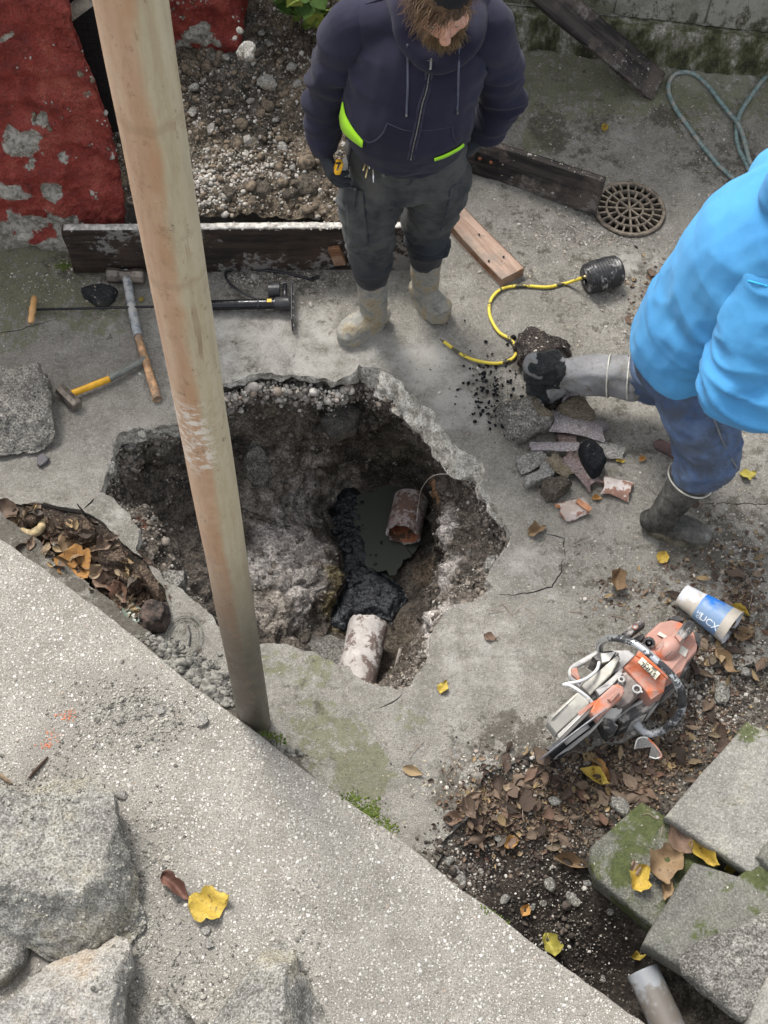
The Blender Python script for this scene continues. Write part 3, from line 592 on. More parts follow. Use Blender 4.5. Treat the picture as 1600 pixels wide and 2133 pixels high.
pa = GY(150, 25, 3.84); pb = GY(190, -5, 3.84); dd = (pb - pa) / np.linalg.norm(pb - pa); obj('wooden_batten', *box((pa + pb) / 2, (.30, .03, .045), axes(dd), .003), simple('grey_wood', (.30, .27, .23), .8), None, smooth=False, origin=(pa + pb) / 2, label='pale grey wooden batten crossing the top of the wire screen', cat='batten')

# ================================================================ back wall of concrete blocks
def blockwall_mat():
    m = Mt('block_concrete', .9, spec=.2); z = m.xyz()[2]; n = m.noise(5, 7, .7); g = m.noise(80, 5, .7)
    c = m.ramp(n, [(.3, (.20, .195, .16)), (.7, (.30, .29, .25))]); k = m.mr(m.mth('ADD', m.mth('MULTIPLY', m.mr(z, .40, .20, 0, 1, False), .8), m.mth('MULTIPLY', m.mth('SUBTRACT', m.noise(12, 7, .75, m.mp((1, 1, .5))), .5), 2.2)), .42, .85)
    c = m.mix(m.mth('MULTIPLY', k, .9), c, m.mix(g, (.022, .024, .014), (.085, .085, .05))); c = m.mix(m.mr(g, .55, .85, 0, .4), c, (.38, .37, .33)); c = m.mix(m.mr(m.noise(3, 5), .5, .7, 0, .5), c, (.14, .15, .09))
    m.col(c); m.bump(g, .004); m.bump(n, .01, .5); return m.m
M_blk = blockwall_mat(); M_foot = Mt('mossy_footing', .9)
n = M_foot.noise(9, 8, .75, M_foot.mp((1, 1, .45))); g = M_foot.noise(70, 5, .7)
M_foot.col(M_foot.mix(M_foot.mr(g, .4, .75, 0, .5), M_foot.ramp(n, [(.3, (.03, .03, .018)), (.47, (.10, .105, .055)), (.6, (.22, .21, .17)), (.72, (.42, .40, .36))]), (.07, .075, .03))); M_foot.bump(g, .005); M_foot.bump(n, .015, .6); M_foot = M_foot.m
wa = G(1086, 93, .145); wb = G(1600, 150, .15); wd = (wb - wa); wd[2] = 0; wd /= np.linalg.norm(wd); A3 = axes(wd); wo = wa - wd * .75
bw = thing('block_wall', 'grey concrete block wall with dark mossy footing along the back of the yard', 'wall', (*wo[:2], .1))
nx, nz = 260, 22; L = []
for i in range(nx):
    for j in range(nz):
        s = i / (nx - 1) * 3.2; t = j / (nz - 1); ht = .155 + .02 * s / 2
        if t < .8: p = wo + wd * s + np.array([0, 0, -.15 + (ht + .15) * t / .8]); 
        else: p = wo + wd * s + A3[1] * (.06 * (t - .8) / .2) + np.array([0, 0, ht])
        L.append(p)
FV = np.array(L); FV += A3[1] * (-(fbm(FV * 9, 4) * .014 + fbm(FV * 40, 2) * .003))[:, None]; FV[:, 2] += fbm(FV * 12 + 4, 3) * .006
obj('footing', FV, grid_faces(nx, nz)[:, ::-1], M_foot, bw)
m_mort = simple('mortar', (.33, .32, .28), .9)
obj('mortar_bed', *box(wo + wd * 1.6 + A3[1] * .13 + np.array([0, 0, .95]), (3.2, .14, 1.7), A3), m_mort, bw, smooth=False)
for r_ in range(4):
    for c_ in range(9):
        s = (c_ + .5 * (r_ % 2)) * .405 + .02; 
        if s > 3.0: continue
        V, F = box((0, 0, 0), (.397, .15, .197), None, .004); V = V @ A3 + (wo + wd * (s + .1) + A3[1] * (.122 + rng.uniform(-.0015, .0015)) + np.array([0, 0, .175 + .1 + r_ * .205 - .1 + .1])); obj('block', V, F, M_blk, bw, smooth=False)
# ================================================================ boards
def wood_mat(name, dark, light, worn, k=.5, along='x', chalk=0.):
    m = Mt(name, .75, spec=.3); v = m.mp((2.2, 26, 26) if along == 'x' else (26, 2.2, 26)); n = m.noise(1.6, 8, .7, v, .4); b = m.noise(5, 6, .7); f = m.noise(90, 4, .7)
    c = m.ramp(n, [(.3, dark), (.7, light)]); c = m.mix(m.mr(b, .45, .75, 0, k), c, worn)
    if chalk: 
        q = m.noise(1.2, 6, .75, m.mp((22, 22, 5))); c = m.mix(m.mth('MULTIPLY', m.mr(m.mth('MULTIPLY', q, m.noise(2.2, 3)), .31, .42), chalk), c, (.42, .41, .39))
    m.col(c); m.bump(n, .003); m.bump(f, .0008); return m.m
M_char = wood_mat('blackened_wood', (.010, .008, .007), (.035, .024, .018), (.06, .038, .027), .5, 'x', .35)
M_char2 = wood_mat('blackened_wood_worn', (.014, .012, .012), (.05, .042, .038), (.12, .095, .08), .6, 'x', .2)
M_plast = simple('plaster_crust', (.36, .34, .31), .95, var=.35, sc=40, bump=.003)
def plank(name, label, c, ax, size, mat, cat='board', rough=.0018, origin=None):
    """subdivided rough-sawn board; ax rows = length, width, thickness"""
    L_, W_, T_ = size; nl = max(20, int(L_ / .02)); prof = []; b = .003
    for sx, sy in ((1, 1), (-1, 1), (-1, -1), (1, -1)):
        prof += [(sx * (W_ / 2) - (sx * b if (sx * sy > 0) else 0), sy * (T_ / 2) - (0 if sx * sy > 0 else sy * b)), (sx * (W_ / 2) - (0 if (sx * sy > 0) else sx * b), sy * (T_ / 2) - (sy * b if sx * sy > 0 else 0))]
    P = []; pp = densify(np.array(prof), .02)
    for i in range(nl + 1):
        x = -L_ / 2 + L_ * i / nl
        P.append(np.c_[np.full(len(pp), x), pp])
    V = np.array(P); V[0, :, 0] += fbm(np.c_[V[0, :, 1:] * 30, V[0, :, :1]], 2) * .006; V[-1, :, 0] += fbm(np.c_[V[-1, :, 1:] * 30, V[-1, :, :1]], 2) * .006
    V = V.reshape(-1, 3); d = fbm(V * np.array([6, 40, 40]) + L_ * 9, 3) * rough + fbm(V * np.array([3, 3, 3]) + L_, 2) * rough * 2; V[:, 1] += d; V[:, 2] += d
    F = [tuple(f) for f in grid_faces(nl + 1, len(pp), False, True)] + [tuple(range(len(pp)))[::-1], tuple(range(nl * len(pp), (nl + 1) * len(pp)))]
    me = mesh(name, V, F, mat, False); o = bpy.data.objects.new(name, me); Mx = Matrix(np.array(ax).T.tolist()).to_4x4(); Mx.translation = Vector([float(q) for q in c]); o.matrix_world = Mx
    link(o, None, label, cat); SUP.append((V @ np.array(ax) + np.array(c), F)); return o
# form board along the heap
a = np.array([*G(156, 562)[:2], 0]); b = np.array([*G(864, 556)[:2], 0]); d = (b - a); Lb = np.linalg.norm(d); A = axes(d / Lb, (0, -.06, 1)); A = np.array([A[0], A[2], -A[1]])
hb = .275; b1 = plank('form_board', 'long blackened board on edge with chalky scuffs holding back the earth heap', (a + b) / 2 + A[1] * hb / 2 + A[0] * 0 - A[2] * .0, A, (Lb, hb, .036), M_char)
P = np.array([a + d * t + A[1] * (hb + .001) for t in np.linspace(.005, .995, 120)]); P[:, 2] += fbm(P * 20, 3) * .003
V, F = tube(P, .017 + .003 * fbm(P * 30, 2), 8, True, (0, 0, 1), .016); V[:, 2] = np.minimum(V[:, 2], P[:, 2].repeat(8) + .004) if len(V) == len(P) * 8 else V[:, 2]
o = bpy.data.objects.new('plaster_crust', mesh('plaster_crust', V, F, M_plast)); COL.objects.link(o); o.parent = b1; o.matrix_parent_inverse = b1.matrix_world.inverted()
M_brwood = wood_mat('brown_wood', (.13, .06, .03), (.24, .12, .06), (.33, .25, .2), .5); M_pink = wood_mat('planed_wood', (.21, .135, .10), (.33, .235, .18), (.19, .155, .125), .8)
V, F = box(GY(702, 532, 3.54), (.05, .02, .11), rotm(0, -.25, 0).T, .004); obj('wooden_stake', V, F, M_brwood, origin=GY(702, 532, 3.54), smooth=False, label='short brown stake nailed against the blackened board beside the standing boots', cat='stake')
# second form board
a = np.array([*G(930, 338)[:2], 0.0]); b = np.array([*G(1243, 441)[:2], 0.0]); d = (b - a); Lb = np.linalg.norm(d); A = axes(d / Lb, (.02, .08, 1)); A = np.array([A[0], A[2], -A[1]])
b2 = plank('form_board', 'short blackened board on edge with a rusty hinge beside the round drain grate', (a + b) / 2 + A[1] * .09, A, (Lb, .185, .036), M_char2)
M_rust = simple('rust', (.16, .06, .03), .8, .3, .5, 60); M_iron = simple('dark_iron', (.03, .028, .028), .55, .7, .4, 50)
hg = a + d * .265 + A[1] * .10 + A[2] * .0; mb = MB(); 
def child_abs(o, parent): o.parent = parent; o.matrix_parent_inverse = parent.matrix_world.inverted(); return o
def cobj(name, V, F, mat, parent, smooth=True, **kw):
    o = bpy.data.objects.new(name, mesh(name, V, F, mat, smooth)); link(o, None, **kw); child_abs(o, parent); return o
nrm = A[2] if A[2][1] < 0 else -A[2]
cobj('hinge_plate', *box(hg + nrm * .021, (.05, .105, .004), axes(A[0], nrm)[[1, 0, 2]] if False else np.array([A[1], A[0], nrm]) * 1.0, .001) if False else box(hg + nrm * .021, (.105, .045, .004), np.array([A[0], A[1], nrm]), .001), M_iron, b2, False)
for s in (-.03, .022): V, F = ico(2); cobj('bolt', V * [.009, .009, .009] + (hg + nrm * .025 + A[0] * s), F, M_rust, b2)
# leaning plank
a = G(1362, 176, .11); b = GY(1157, 0, 4.62); d = b - a; A = axes(d, (0, -.55, .83)); Lb = np.linalg.norm(d) * 1.55
plank('leaning_plank', 'long dark weathered plank leaning up against the block wall', a + A[0] * (Lb / 2 - .02) + A[2] * .0, A, (Lb, .135, .034), M_char2, 'plank')
# brown plank
a = G(905, 398, .05); b = G(1070, 570, .05); d = b - a; A = axes(d); pk = plank('short_plank', 'pinkish brown wooden plank lying beside the standing worker', (a + b) / 2 + np.array([0, 0, -.022]), A, (np.linalg.norm(d), .115, .048), M_pink, 'plank')
pk.data.materials.append(M_brwood); npoly = len(pk.data.polygons)
for p in pk.data.polygons:
    if abs(p.normal.z) < .6: p.material_index = 1
for t, s in ((.55, .01), (.83, .02), (.80, -.045)):
    V, F = tube([(0, 0, 0), (0, 0, .003)], .0045, 10); cobj('knot_hole', V + (a + d * t + A[1] * s + np.array([0, 0, .0005])), F, M_iron, pk)

# ================================================================ the iron pipe
def ironpipe_mat():
    m = Mt('old_waste_pipe', .55, spec=.4); X, Yv, Z = m.xyz(); st = m.noise(3, 7, .7, m.mp((14, 14, 1.6))); n = m.noise(6, 7, .7); f = m.noise(70, 5, .7)
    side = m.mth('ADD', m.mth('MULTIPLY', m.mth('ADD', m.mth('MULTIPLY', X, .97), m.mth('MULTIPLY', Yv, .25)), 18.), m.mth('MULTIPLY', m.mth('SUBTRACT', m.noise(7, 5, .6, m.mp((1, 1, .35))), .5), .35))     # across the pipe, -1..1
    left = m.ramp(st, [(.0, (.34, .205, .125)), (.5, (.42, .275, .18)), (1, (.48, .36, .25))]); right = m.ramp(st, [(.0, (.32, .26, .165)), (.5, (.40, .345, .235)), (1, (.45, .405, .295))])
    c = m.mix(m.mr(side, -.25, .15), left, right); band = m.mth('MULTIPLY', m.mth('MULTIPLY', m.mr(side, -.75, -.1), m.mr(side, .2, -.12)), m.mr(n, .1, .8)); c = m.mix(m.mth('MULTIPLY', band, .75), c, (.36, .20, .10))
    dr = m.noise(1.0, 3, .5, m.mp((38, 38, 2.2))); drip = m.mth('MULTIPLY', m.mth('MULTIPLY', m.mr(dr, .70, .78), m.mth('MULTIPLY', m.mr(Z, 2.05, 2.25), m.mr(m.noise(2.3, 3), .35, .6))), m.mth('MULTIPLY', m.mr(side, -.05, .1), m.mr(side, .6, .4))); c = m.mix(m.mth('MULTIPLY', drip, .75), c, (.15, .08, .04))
    c = m.mix(m.mth('MULTIPLY', m.mr(Z, 1.6, .6), .93), c, m.ramp(n, [(.2, (.022, .022, .018)), (.8, (.075, .068, .055))]))  # darker towards the foot: shading as well as dirt mixed into the colour
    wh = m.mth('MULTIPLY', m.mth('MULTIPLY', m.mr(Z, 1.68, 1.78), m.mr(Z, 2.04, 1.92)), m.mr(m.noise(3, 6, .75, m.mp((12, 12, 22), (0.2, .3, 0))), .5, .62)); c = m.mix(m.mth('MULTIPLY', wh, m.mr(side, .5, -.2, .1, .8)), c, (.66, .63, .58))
    for zj in (2.74, 2.36): 
        jn = m.mth('MULTIPLY', m.mr(m.mth('ABSOLUTE', m.mth('SUBTRACT', m.mth('ADD', Z, m.mth('MULTIPLY', m.mth('SUBTRACT', n, .5), .05)), zj)), .016, .002), .28); c = m.mix(jn, c, (.20, .13, .07))
    c = m.mix(m.mr(f, .8, .95, 0, .4), c, (.16, .13, .10))
    c = m.mix(m.mr(m.noise(4, 7, .75, m.mp((9, 9, 5))), .58, .95, 0, .45), c, (.20, .14, .09)); c = m.mix(m.mr(m.noise(5, 8, .82, m.mp((5, 5, 3))), .70, .74, 0, .55), c, (.22, .13, .07)); c = m.mix(m.mr(m.noise(3, 8, .85, m.mp((90, 90, 6))), .78, .84, 0, .5), c, (.55, .50, .42)); c = m.mix(m.mr(m.noise(26, 5, .8), .80, .84, 0, .7), c, (.10, .08, .06)); m.col(c); m.bump(st, .0003); m.bump(f, .0006); m.rgh(m.mr(n, .3, .7, .38, .6)); return m.m
PB = G(531, 1505, .02); PR = .0535
zz = np.concatenate([np.linspace(-.08, 3.3, 110), np.linspace(3.35, 4.9, 12)]); n_ = 40; th_ = np.arange(n_) * 2 * pi / n_; L = []
for z in zz: r = PR + .0004 * math.sin(z * 9); L.append(np.c_[PB[0] + r * np.cos(th_), PB[1] + r * np.sin(th_), np.full(n_, z)])
V = np.array(L).reshape(-1, 3); V[:, :2] += (fbm(V * 5, 2) * .0006)[:, None]
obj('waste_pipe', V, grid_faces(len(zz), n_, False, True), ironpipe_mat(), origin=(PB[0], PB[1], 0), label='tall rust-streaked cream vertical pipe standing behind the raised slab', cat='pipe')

# ================================================================ drain grate
M_grate = simple('worn_cast_iron', (.15, .125, .098), .75, .25, .4, 45, .001); gc3 = np.array([*grate_c, 0.0]); gz0 = -.018 + .0
gt = thing('drain_grate', 'round cast iron drain grate set in the yard beside the blackened board', 'drain grate', (*grate_c, gz0))
def ringm(r0, r1, z0, z1, n=64):
    th = np.arange(n) * 2 * pi / n; L = [np.c_[grate_c[0] + r * np.cos(th), grate_c[1] + r * np.sin(th), np.full(n, z)] for r, z in ((r0, z0), (r0, z1), (r1, z1), (r1, z0), (r0, z0))]
    return np.array(L).reshape(-1, 3), grid_faces(5, n, False, True)
zt_ = gz0 + .010; zb_ = gz0 - .012
for r0, r1 in ((.142, .156), (.098, .106), (.054, .062)): obj('ring', *ringm(r0, r1, zb_, zt_), M_grate, gt)
def gbar(a, r0, r1):
    c = gc3 + np.array([math.cos(a), math.sin(a), 0]) * (r0 + r1) / 2; c[2] = (zt_ + zb_) / 2 - .001; return box(c, (r1 - r0, .0085, .020), axes((math.cos(a), math.sin(a), 0)), .001)
for k in range(24): obj('bar', *gbar(k * pi / 12, .105, .144), M_grate, gt, smooth=False)
for k in range(16): obj('bar', *gbar(k * pi / 8, .061, .099), M_grate, gt, smooth=False)
for k in range(4): 
    a_ = k * pi / 4; obj('bar', *box(gc3 + [0, 0, (zt_ + zb_) / 2 - .001], (.116, .0085, .0198 - .0004 * k), axes((math.cos(a_), math.sin(a_), 0)), .001), M_grate, gt, smooth=False)
th_ = np.arange(64) * 2 * pi / 64; L = [np.c_[grate_c[0] + r * np.cos(th_), grate_c[1] + r * np.sin(th_), np.full(64, z)] for r, z in ((.159, -.0), (.1565, -.03), (.15, -.06), (.15, -.35), (.001, -.36))]
L[0][:, 2] = zg(L[0]) + .001; obj('drain_shaft', np.array(L).reshape(-1, 3), grid_faces(5, 64, False, True), simple('shaft', (.06, .055, .045), .9, sc=20, bump=.004), kind='structure')

# ================================================================ hoses
def Zp(px, z):
    o = []
    for x, y in px:
        p = G(x, y, 0)
        for _ in range(8): p = G(x, y, float(zg(p[None])[0]) + z)
        o.append(p)
    return np.array(o)
def z3(l): return [(1000 + x / 2.667, y / 2.667) for x, y in l]
M_hose = simple('teal_hose', (.13, .185, .18), .55, 0, .3, 60, .0004, dirt=.35)
hp = spline(Zp(z3([(1620, 1240), (1540, 1140), (1455, 1040), (1300, 890), (1170, 720), (1085, 600), (1047, 505), (1062, 432), (1112, 402), (1180, 408), (1258, 470), (1345, 590), (1425, 700), (1462, 800), (1492, 905), (1535, 960), (1700, 1080)]), .011), 10)
hq = spline(Zp(z3([(1750, 260), (1600, 412), (1500, 540), (1440, 640), (1424, 740), (1440, 830), (1478, 905), (1510, 985), (1560, 1100)]), .011), 10)
for P in (hp, hq): P[:, 2] = zg(P) + .011
hp[:, 2] += .02 * sstep(.2, 0, np.abs(np.linspace(0, 1, len(hp)) - .80)); hs_ = thing('garden_hose', 'dull teal hose lying in loops by the back wall', 'hose', hp[0])
obj('hose', *tube(hp, .0105, 12), M_hose, hs_); obj('hose', *tube(hq, .0105, 12), M_hose, hs_)

# ================================================================ stones on the raised slab and in the yard
def rock_mat(name, lo, hi, tan=(.34, .28, .18), speck=.5, moss=0.):
    m = Mt(name, .93, spec=.15); i = m.rnd(); n = m.noise(5, 8, .72); g = m.noise(34, 7, .75); f = m.noise(140, 4, .75)
    c = m.ramp(g, [(.1, lo), (.9, hi)]); c = m.mix(m.mr(n, .45, .9, 0, .6), c, tan); c = m.mix(m.mr(m.noise(2.6, 5, .6), .55, .2, 0, .55), c, tuple(q * .55 for q in lo)); c = m.mix(m.mr(f, .52, .3, 0, speck), c, tuple(q * .35 for q in lo)); c = m.mix(m.mr(f, .6, .8, 0, .5), c, tuple(min(.7, q * 1.5) for q in hi))
    if moss: c = m.mix(m.mth('MULTIPLY', m.mr(m.noise(4, 7, .7), .62 - .25 * moss, .75 - .25 * moss), .85), c, m.mix(g, (.035, .05, .012), (.11, .13, .035)))
    m.col(c); m.bump(n, .02, .5); m.bump(g, .010, .9); m.bump(f, .003, .9); return m.m
M_rock = rock_mat('grey_stone', (.16, .152, .132), (.50, .485, .44), (.42, .37, .25), .6); M_rock2 = rock_mat('pale_stone', (.26, .24, .21), (.60, .58, .53), (.46, .33, .20))
M_dark = rock_mat('dark_stone', (.02, .022, .025), (.055, .055, .056), (.14, .125, .085), .3); M_mort = rock_mat('old_concrete', (.09, .085, .075), (.42, .40, .36), (.30, .28, .24), .7)
def stone(name, label, px, py, wpx, hpx, h, z, mat, seed, rot=(0, 0, 0), k=5, cat='stone', rough=.07, fine=.03, cuts=9, group=None, sink=.25):
    c = G(px, py, z + h * .4); w = np.linalg.norm(G(px + wpx / 2, py, z + h * .4) - G(px - wpx / 2, py, z + h * .4)); dep = np.linalg.norm(G(px, py + hpx / 2, z + h * .4) - G(px, py - hpx / 2, z + h * .4)) * .93
    V, F = rock(seed, (w, dep, h), k, cuts, rough, fine, rot); V = V - [0, 0, V[:, 2].min()]; V += [c[0], c[1], z - h * sink * .3]
    return obj(name, V, F, mat, origin=(c[0], c[1], z), label=label, cat=cat, group=group, sup=True)
FAC = None
def shaped(name, label, px, z, h, mat, seed, cat='stone', rnd_=.35, amp=.012, top=None, rings=34, step=.008, group=None, tilt=(0, 0), fineamp=.003, parent=None, center=None, moss=None, thick=None, facets=None, **kw):
    """a broken stone from its footprint: sides bulge, top is uneven"""
    P = densify(np.array([G(x, y, z + h * .7) for x, y in px]), step); c = P.mean(0) if center is None else G(*center, z + h * .7); n = len(P); L = []; b = h if thick is None else thick
    prof = [(1e-3, 0), (.15, 0), (.3, 0), (.45, 0), (.58, 0), (.7, -.0), (.8, -.01), (.88, -.03 - .1 * rnd_), (.94, -.06 - .25 * rnd_), (.98, -.12 - .45 * rnd_), (1.0, -.2 - .6 * rnd_)]
    m_ = len(prof)
    pr_ = np.array(prof); ss = np.interp(np.linspace(0, 1, rings - 8), np.linspace(0, 1, m_), pr_[:, 0]); zz_ = np.interp(np.linspace(0, 1, rings - 8), np.linspace(0, 1, m_), pr_[:, 1])
    for s, q in zip(ss, zz_): L.append(np.c_[c[0] + (P[:, 0] - c[0]) * s, c[1] + (P[:, 1] - c[1]) * s, np.full(n, z + h + q * min(h, .06))])
    z_last = z + h + zz_[-1] * min(h, .06)
    for t in np.linspace(.12, 1, 8): L.append(np.c_[c[0] + (P[:, 0] - c[0]) * (1.01 - .06 * t * t), c[1] + (P[:, 1] - c[1]) * (1.01 - .06 * t * t), np.full(n, z_last + (z + h - b - z_last) * t)])
    V = np.array(L).reshape(-1, 3); 
    if top is not None:
        for (x, y, r, dh) in top:
            g = G(x, y, z + h)[:2]; V[:, 2] += dh * sstep(r, 0, np.linalg.norm(V[:, :2] - g, axis=1)) * (V[:, 2] > z + .3 * h)
    V[:, 2] += (V[:, 0] - c[0]) * tilt[0] + (V[:, 1] - c[1]) * tilt[1]
    for (x, y, hh_, gx_, gy_) in (facets or []):
        g = G(x, y, z + hh_); cap = z + hh_ + gx_ * (V[:, 0] - g[0]) + gy_ * (V[:, 1] - g[1]) + fbm(V * 9 + seed, 2) * .006; up = V[:, 2] > z + .02; V[up, 2] = np.minimum(V[up, 2], np.maximum(cap[up], z + .015))
    q = V * 1.0 + seed; dn = (fbm(q * 7, 3) * amp + (ridged(q * 5, 2) - 1) * amp * .5 + fbm(q * 34, 4) * fineamp + np.abs(fbm(q * 16, 3)) * amp * .35)
    out = V - np.array([c[0], c[1], z + h * .4]); out /= np.linalg.norm(out, axis=1)[:, None] + 1e-6; w = np.repeat(np.concatenate([ss, np.ones(8)]), n)[:, None]; V += (out * w + np.array([0, 0, 1]) * (1 - w)) * dn[:, None]
    F = [tuple(f) for f in grid_faces(rings, n, False, True)] + [tuple(range((rings - 1) * n, rings * n))]
    return obj(name, V, F, mat, parent, label=label, cat=cat, group=group, sup=True, **({} if parent else {'origin': (c[0], c[1], z)}), **kw)
shaped('broken_rock', 'largest grey rock, crumb-topped, at the left edge of the raised slab', [(-150, 1700), (-60, 1640), (60, 1650), (110, 1612), (205, 1605), (238, 1660), (250, 1745), (285, 1830), (290, 1905), (262, 1945), (190, 1975), (110, 1990), (10, 1945), (-100, 1900), (-190, 1800)], TZ, .21, M_rock, 3, amp=.014, rnd_=.5, facets=[(90, 1850, .215, .05, 1.25), (90, 1850, .215, 0, -.16), (236, 1790, .17, -1.5, .1), (-60, 1800, .19, .25, 0), (215, 1880, .14, -1.1, .9), (110, 1630, .10, .1, -1.1)], fineamp=.006, rings=60)
shaped('broken_rock', 'small rounded grey rock below the largest rock at the left edge', [(-120, 1960), (-60, 1935), (0, 1930), (45, 1945), (58, 1975), (50, 2010), (10, 2050), (-60, 2070), (-120, 2030)], TZ, .07, M_rock, 11, rnd_=.9, amp=.01)
shaped('broken_rock', 'pale pitted rock with orange staining in the lower left corner', [(-80, 2110), (20, 2085), (90, 2010), (160, 1975), (200, 1968), (235, 1940), (268, 1960), (272, 2010), (258, 2060), (262, 2120), (240, 2230), (0, 2260), (-100, 2200)], TZ, .17, M_rock2, 19, rnd_=.4, amp=.010, facets=[(120, 2040, .13, .35, -.8), (240, 2060, .16, -1.8, .0), (120, 2080, .15, .15, .3)], fineamp=.006, rings=50)
shaped('broken_rock', 'small grey rock peeking over the bottom edge between two larger rocks', [(285, 2125), (310, 2095), (340, 2070), (375, 2090), (402, 2130), (400, 2200), (290, 2210)], TZ, .06, M_rock, 27, rnd_=.8, amp=.008)
shaped('broken_rock', 'pointed grey rock at the bottom of the slab below the yellow leaf', [(440, 2130), (475, 2070), (505, 2040), (530, 2000), (560, 1962), (590, 1955), (615, 1970), (620, 2010), (650, 2060), (690, 2120), (690, 2230), (440, 2230)], TZ, .15, M_rock, 35, rnd_=.4, amp=.010, facets=[(596, 2040, .14, -1.7, -.1), (500, 2090, .10, .5, -.2), (570, 1985, .08, 0, -1.2)], fineamp=.005, rings=50)
shaped('concrete_chunk', 'rough chunk of broken concrete with dark soil at the left edge of the yard', [(-120, 770), (-40, 762), (30, 770), (80, 760), (92, 800), (100, 850), (106, 890), (85, 915), (40, 925), (-40, 935), (-120, 925)], 0, .12, M_mort, 43, rnd_=.3, amp=.018, facets=[(60, 850, .125, -.35, .9), (30, 840, .12, .1, -.12)], fineamp=.010, rings=50)
shaped('dark_stone', 'black and tan angular stone beside the wooden pump handle', [(170, 602), (192, 596), (225, 597), (243, 602), (238, 616), (218, 632), (206, 636), (190, 622), (176, 612)], 0, .05, M_dark, 51, rnd_=.6, amp=.008, step=.005)
shaped('dark_shard', 'small dark slate wedge lying alone on the left of the yard', [(78, 950), (90, 944), (103, 955), (98, 962), (84, 972), (77, 968)], 0, .018, simple('slate', (.07, .065, .07), .7), 55, rnd_=.1, amp=.001, step=.004, fineamp=.0005)
# stone slabs at lower right
M_sl1 = rock_mat('slab_stone', (.26, .25, .22), (.40, .385, .35), (.43, .40, .28), .35, .12); M_slm = rock_mat('mossy_slab', (.14, .14, .11), (.27, .26, .23), (.2, .2, .14), .4, 1.0); M_sl2 = rock_mat('grey_green_slab', (.16, .155, .135), (.26, .255, .225), (.17, .18, .11), .4, .35)
bk = dict(rnd_=.0, amp=.003, fineamp=.0012, cat='stone block')
shaped('stone_block', 'mossy green stone block, lowest of the stack, with leaves resting on it', [(1330, 1683), (1440, 1745), (1500, 1800), (1375, 1945), (1238, 1838), (1226, 1800), (1228, 1772)], -.10, .17, M_slm, 61, thick=.13, tilt=(-.05, .1), **bk)
shaped('stone_block', 'pale square stone block, uppermost on the right beside the leaf litter', [(1548, 1513), (1610, 1545), (1790, 1640), (1560, 1822), (1383, 1706)], 0, .16, M_sl1, 65, thick=.10, tilt=(.03, .05), **bk)
shaped('stone_block', 'grey green stone block with a stepped top in front of the mossy block', [(1440, 1806), (1530, 1832), (1572, 1800), (1680, 1850), (1620, 2080), (1480, 2060), (1335, 1972), (1350, 1940)], -.04, .18, M_sl2, 69, thick=.14, **bk)
shaped('stone_block', 'rough faced grey block lying over the lower right stones', [(1412, 1998), (1455, 1960), (1540, 1928), (1600, 1896), (1720, 1950), (1600, 2130), (1545, 2130), (1425, 2030)], .06, .14, M_mort, 73, thick=.10, cat='stone block', rnd_=.4, amp=.006)
shaped('stone_block', 'corner of a pale grey block at the bottom right of the picture', [(1592, 2040), (1720, 2080), (1680, 2260), (1540, 2220), (1552, 2130)], .08, .14, M_sl1, 77, thick=.12, **bk)
shaped('stone_block', 'sliver of grey block at the right edge behind the yellow leaves', [(1570, 1790), (1600, 1752), (1680, 1740), (1720, 1800), (1640, 1850)], .03, .15, M_sl2, 79, thick=.12, **bk)
# grey plastic pipe, lower right
M_pvc = simple('grey_plastic', (.19, .20, .21), .5, 0, .12, 12, .0003, dirt=.25, dirtc=(.10, .085, .07))
p0 = G(1338, 2022, -.02); p1 = G(1438, 2240, -.02); dr_ = (p1 - p0) / np.linalg.norm(p1 - p0); P = np.array([p0 + dr_ * t for t in (0, .002, .3)]); th_ = 28
gp = thing('plastic_pipe', 'grey plastic drain pipe end poking out beside the stacked stone blocks', 'pipe', p0); V1, F1 = tube(np.array([p0 + dr_ * t for t in np.linspace(0, .34, 12)]), .052, 28, False); V2, F2 = tube(np.array([p0 + dr_ * t for t in np.linspace(0, .34, 12)]), .048, 28, False); obj('pipe_wall', *MB().add(V1, F1).add(V2, [f[::-1] for f in F2]).add(np.vstack([V1[:28], V2[:28]]), [(i, i + 28, (i + 1) % 28 + 28, (i + 1) % 28) for i in range(28)]).get(), M_pvc, gp)
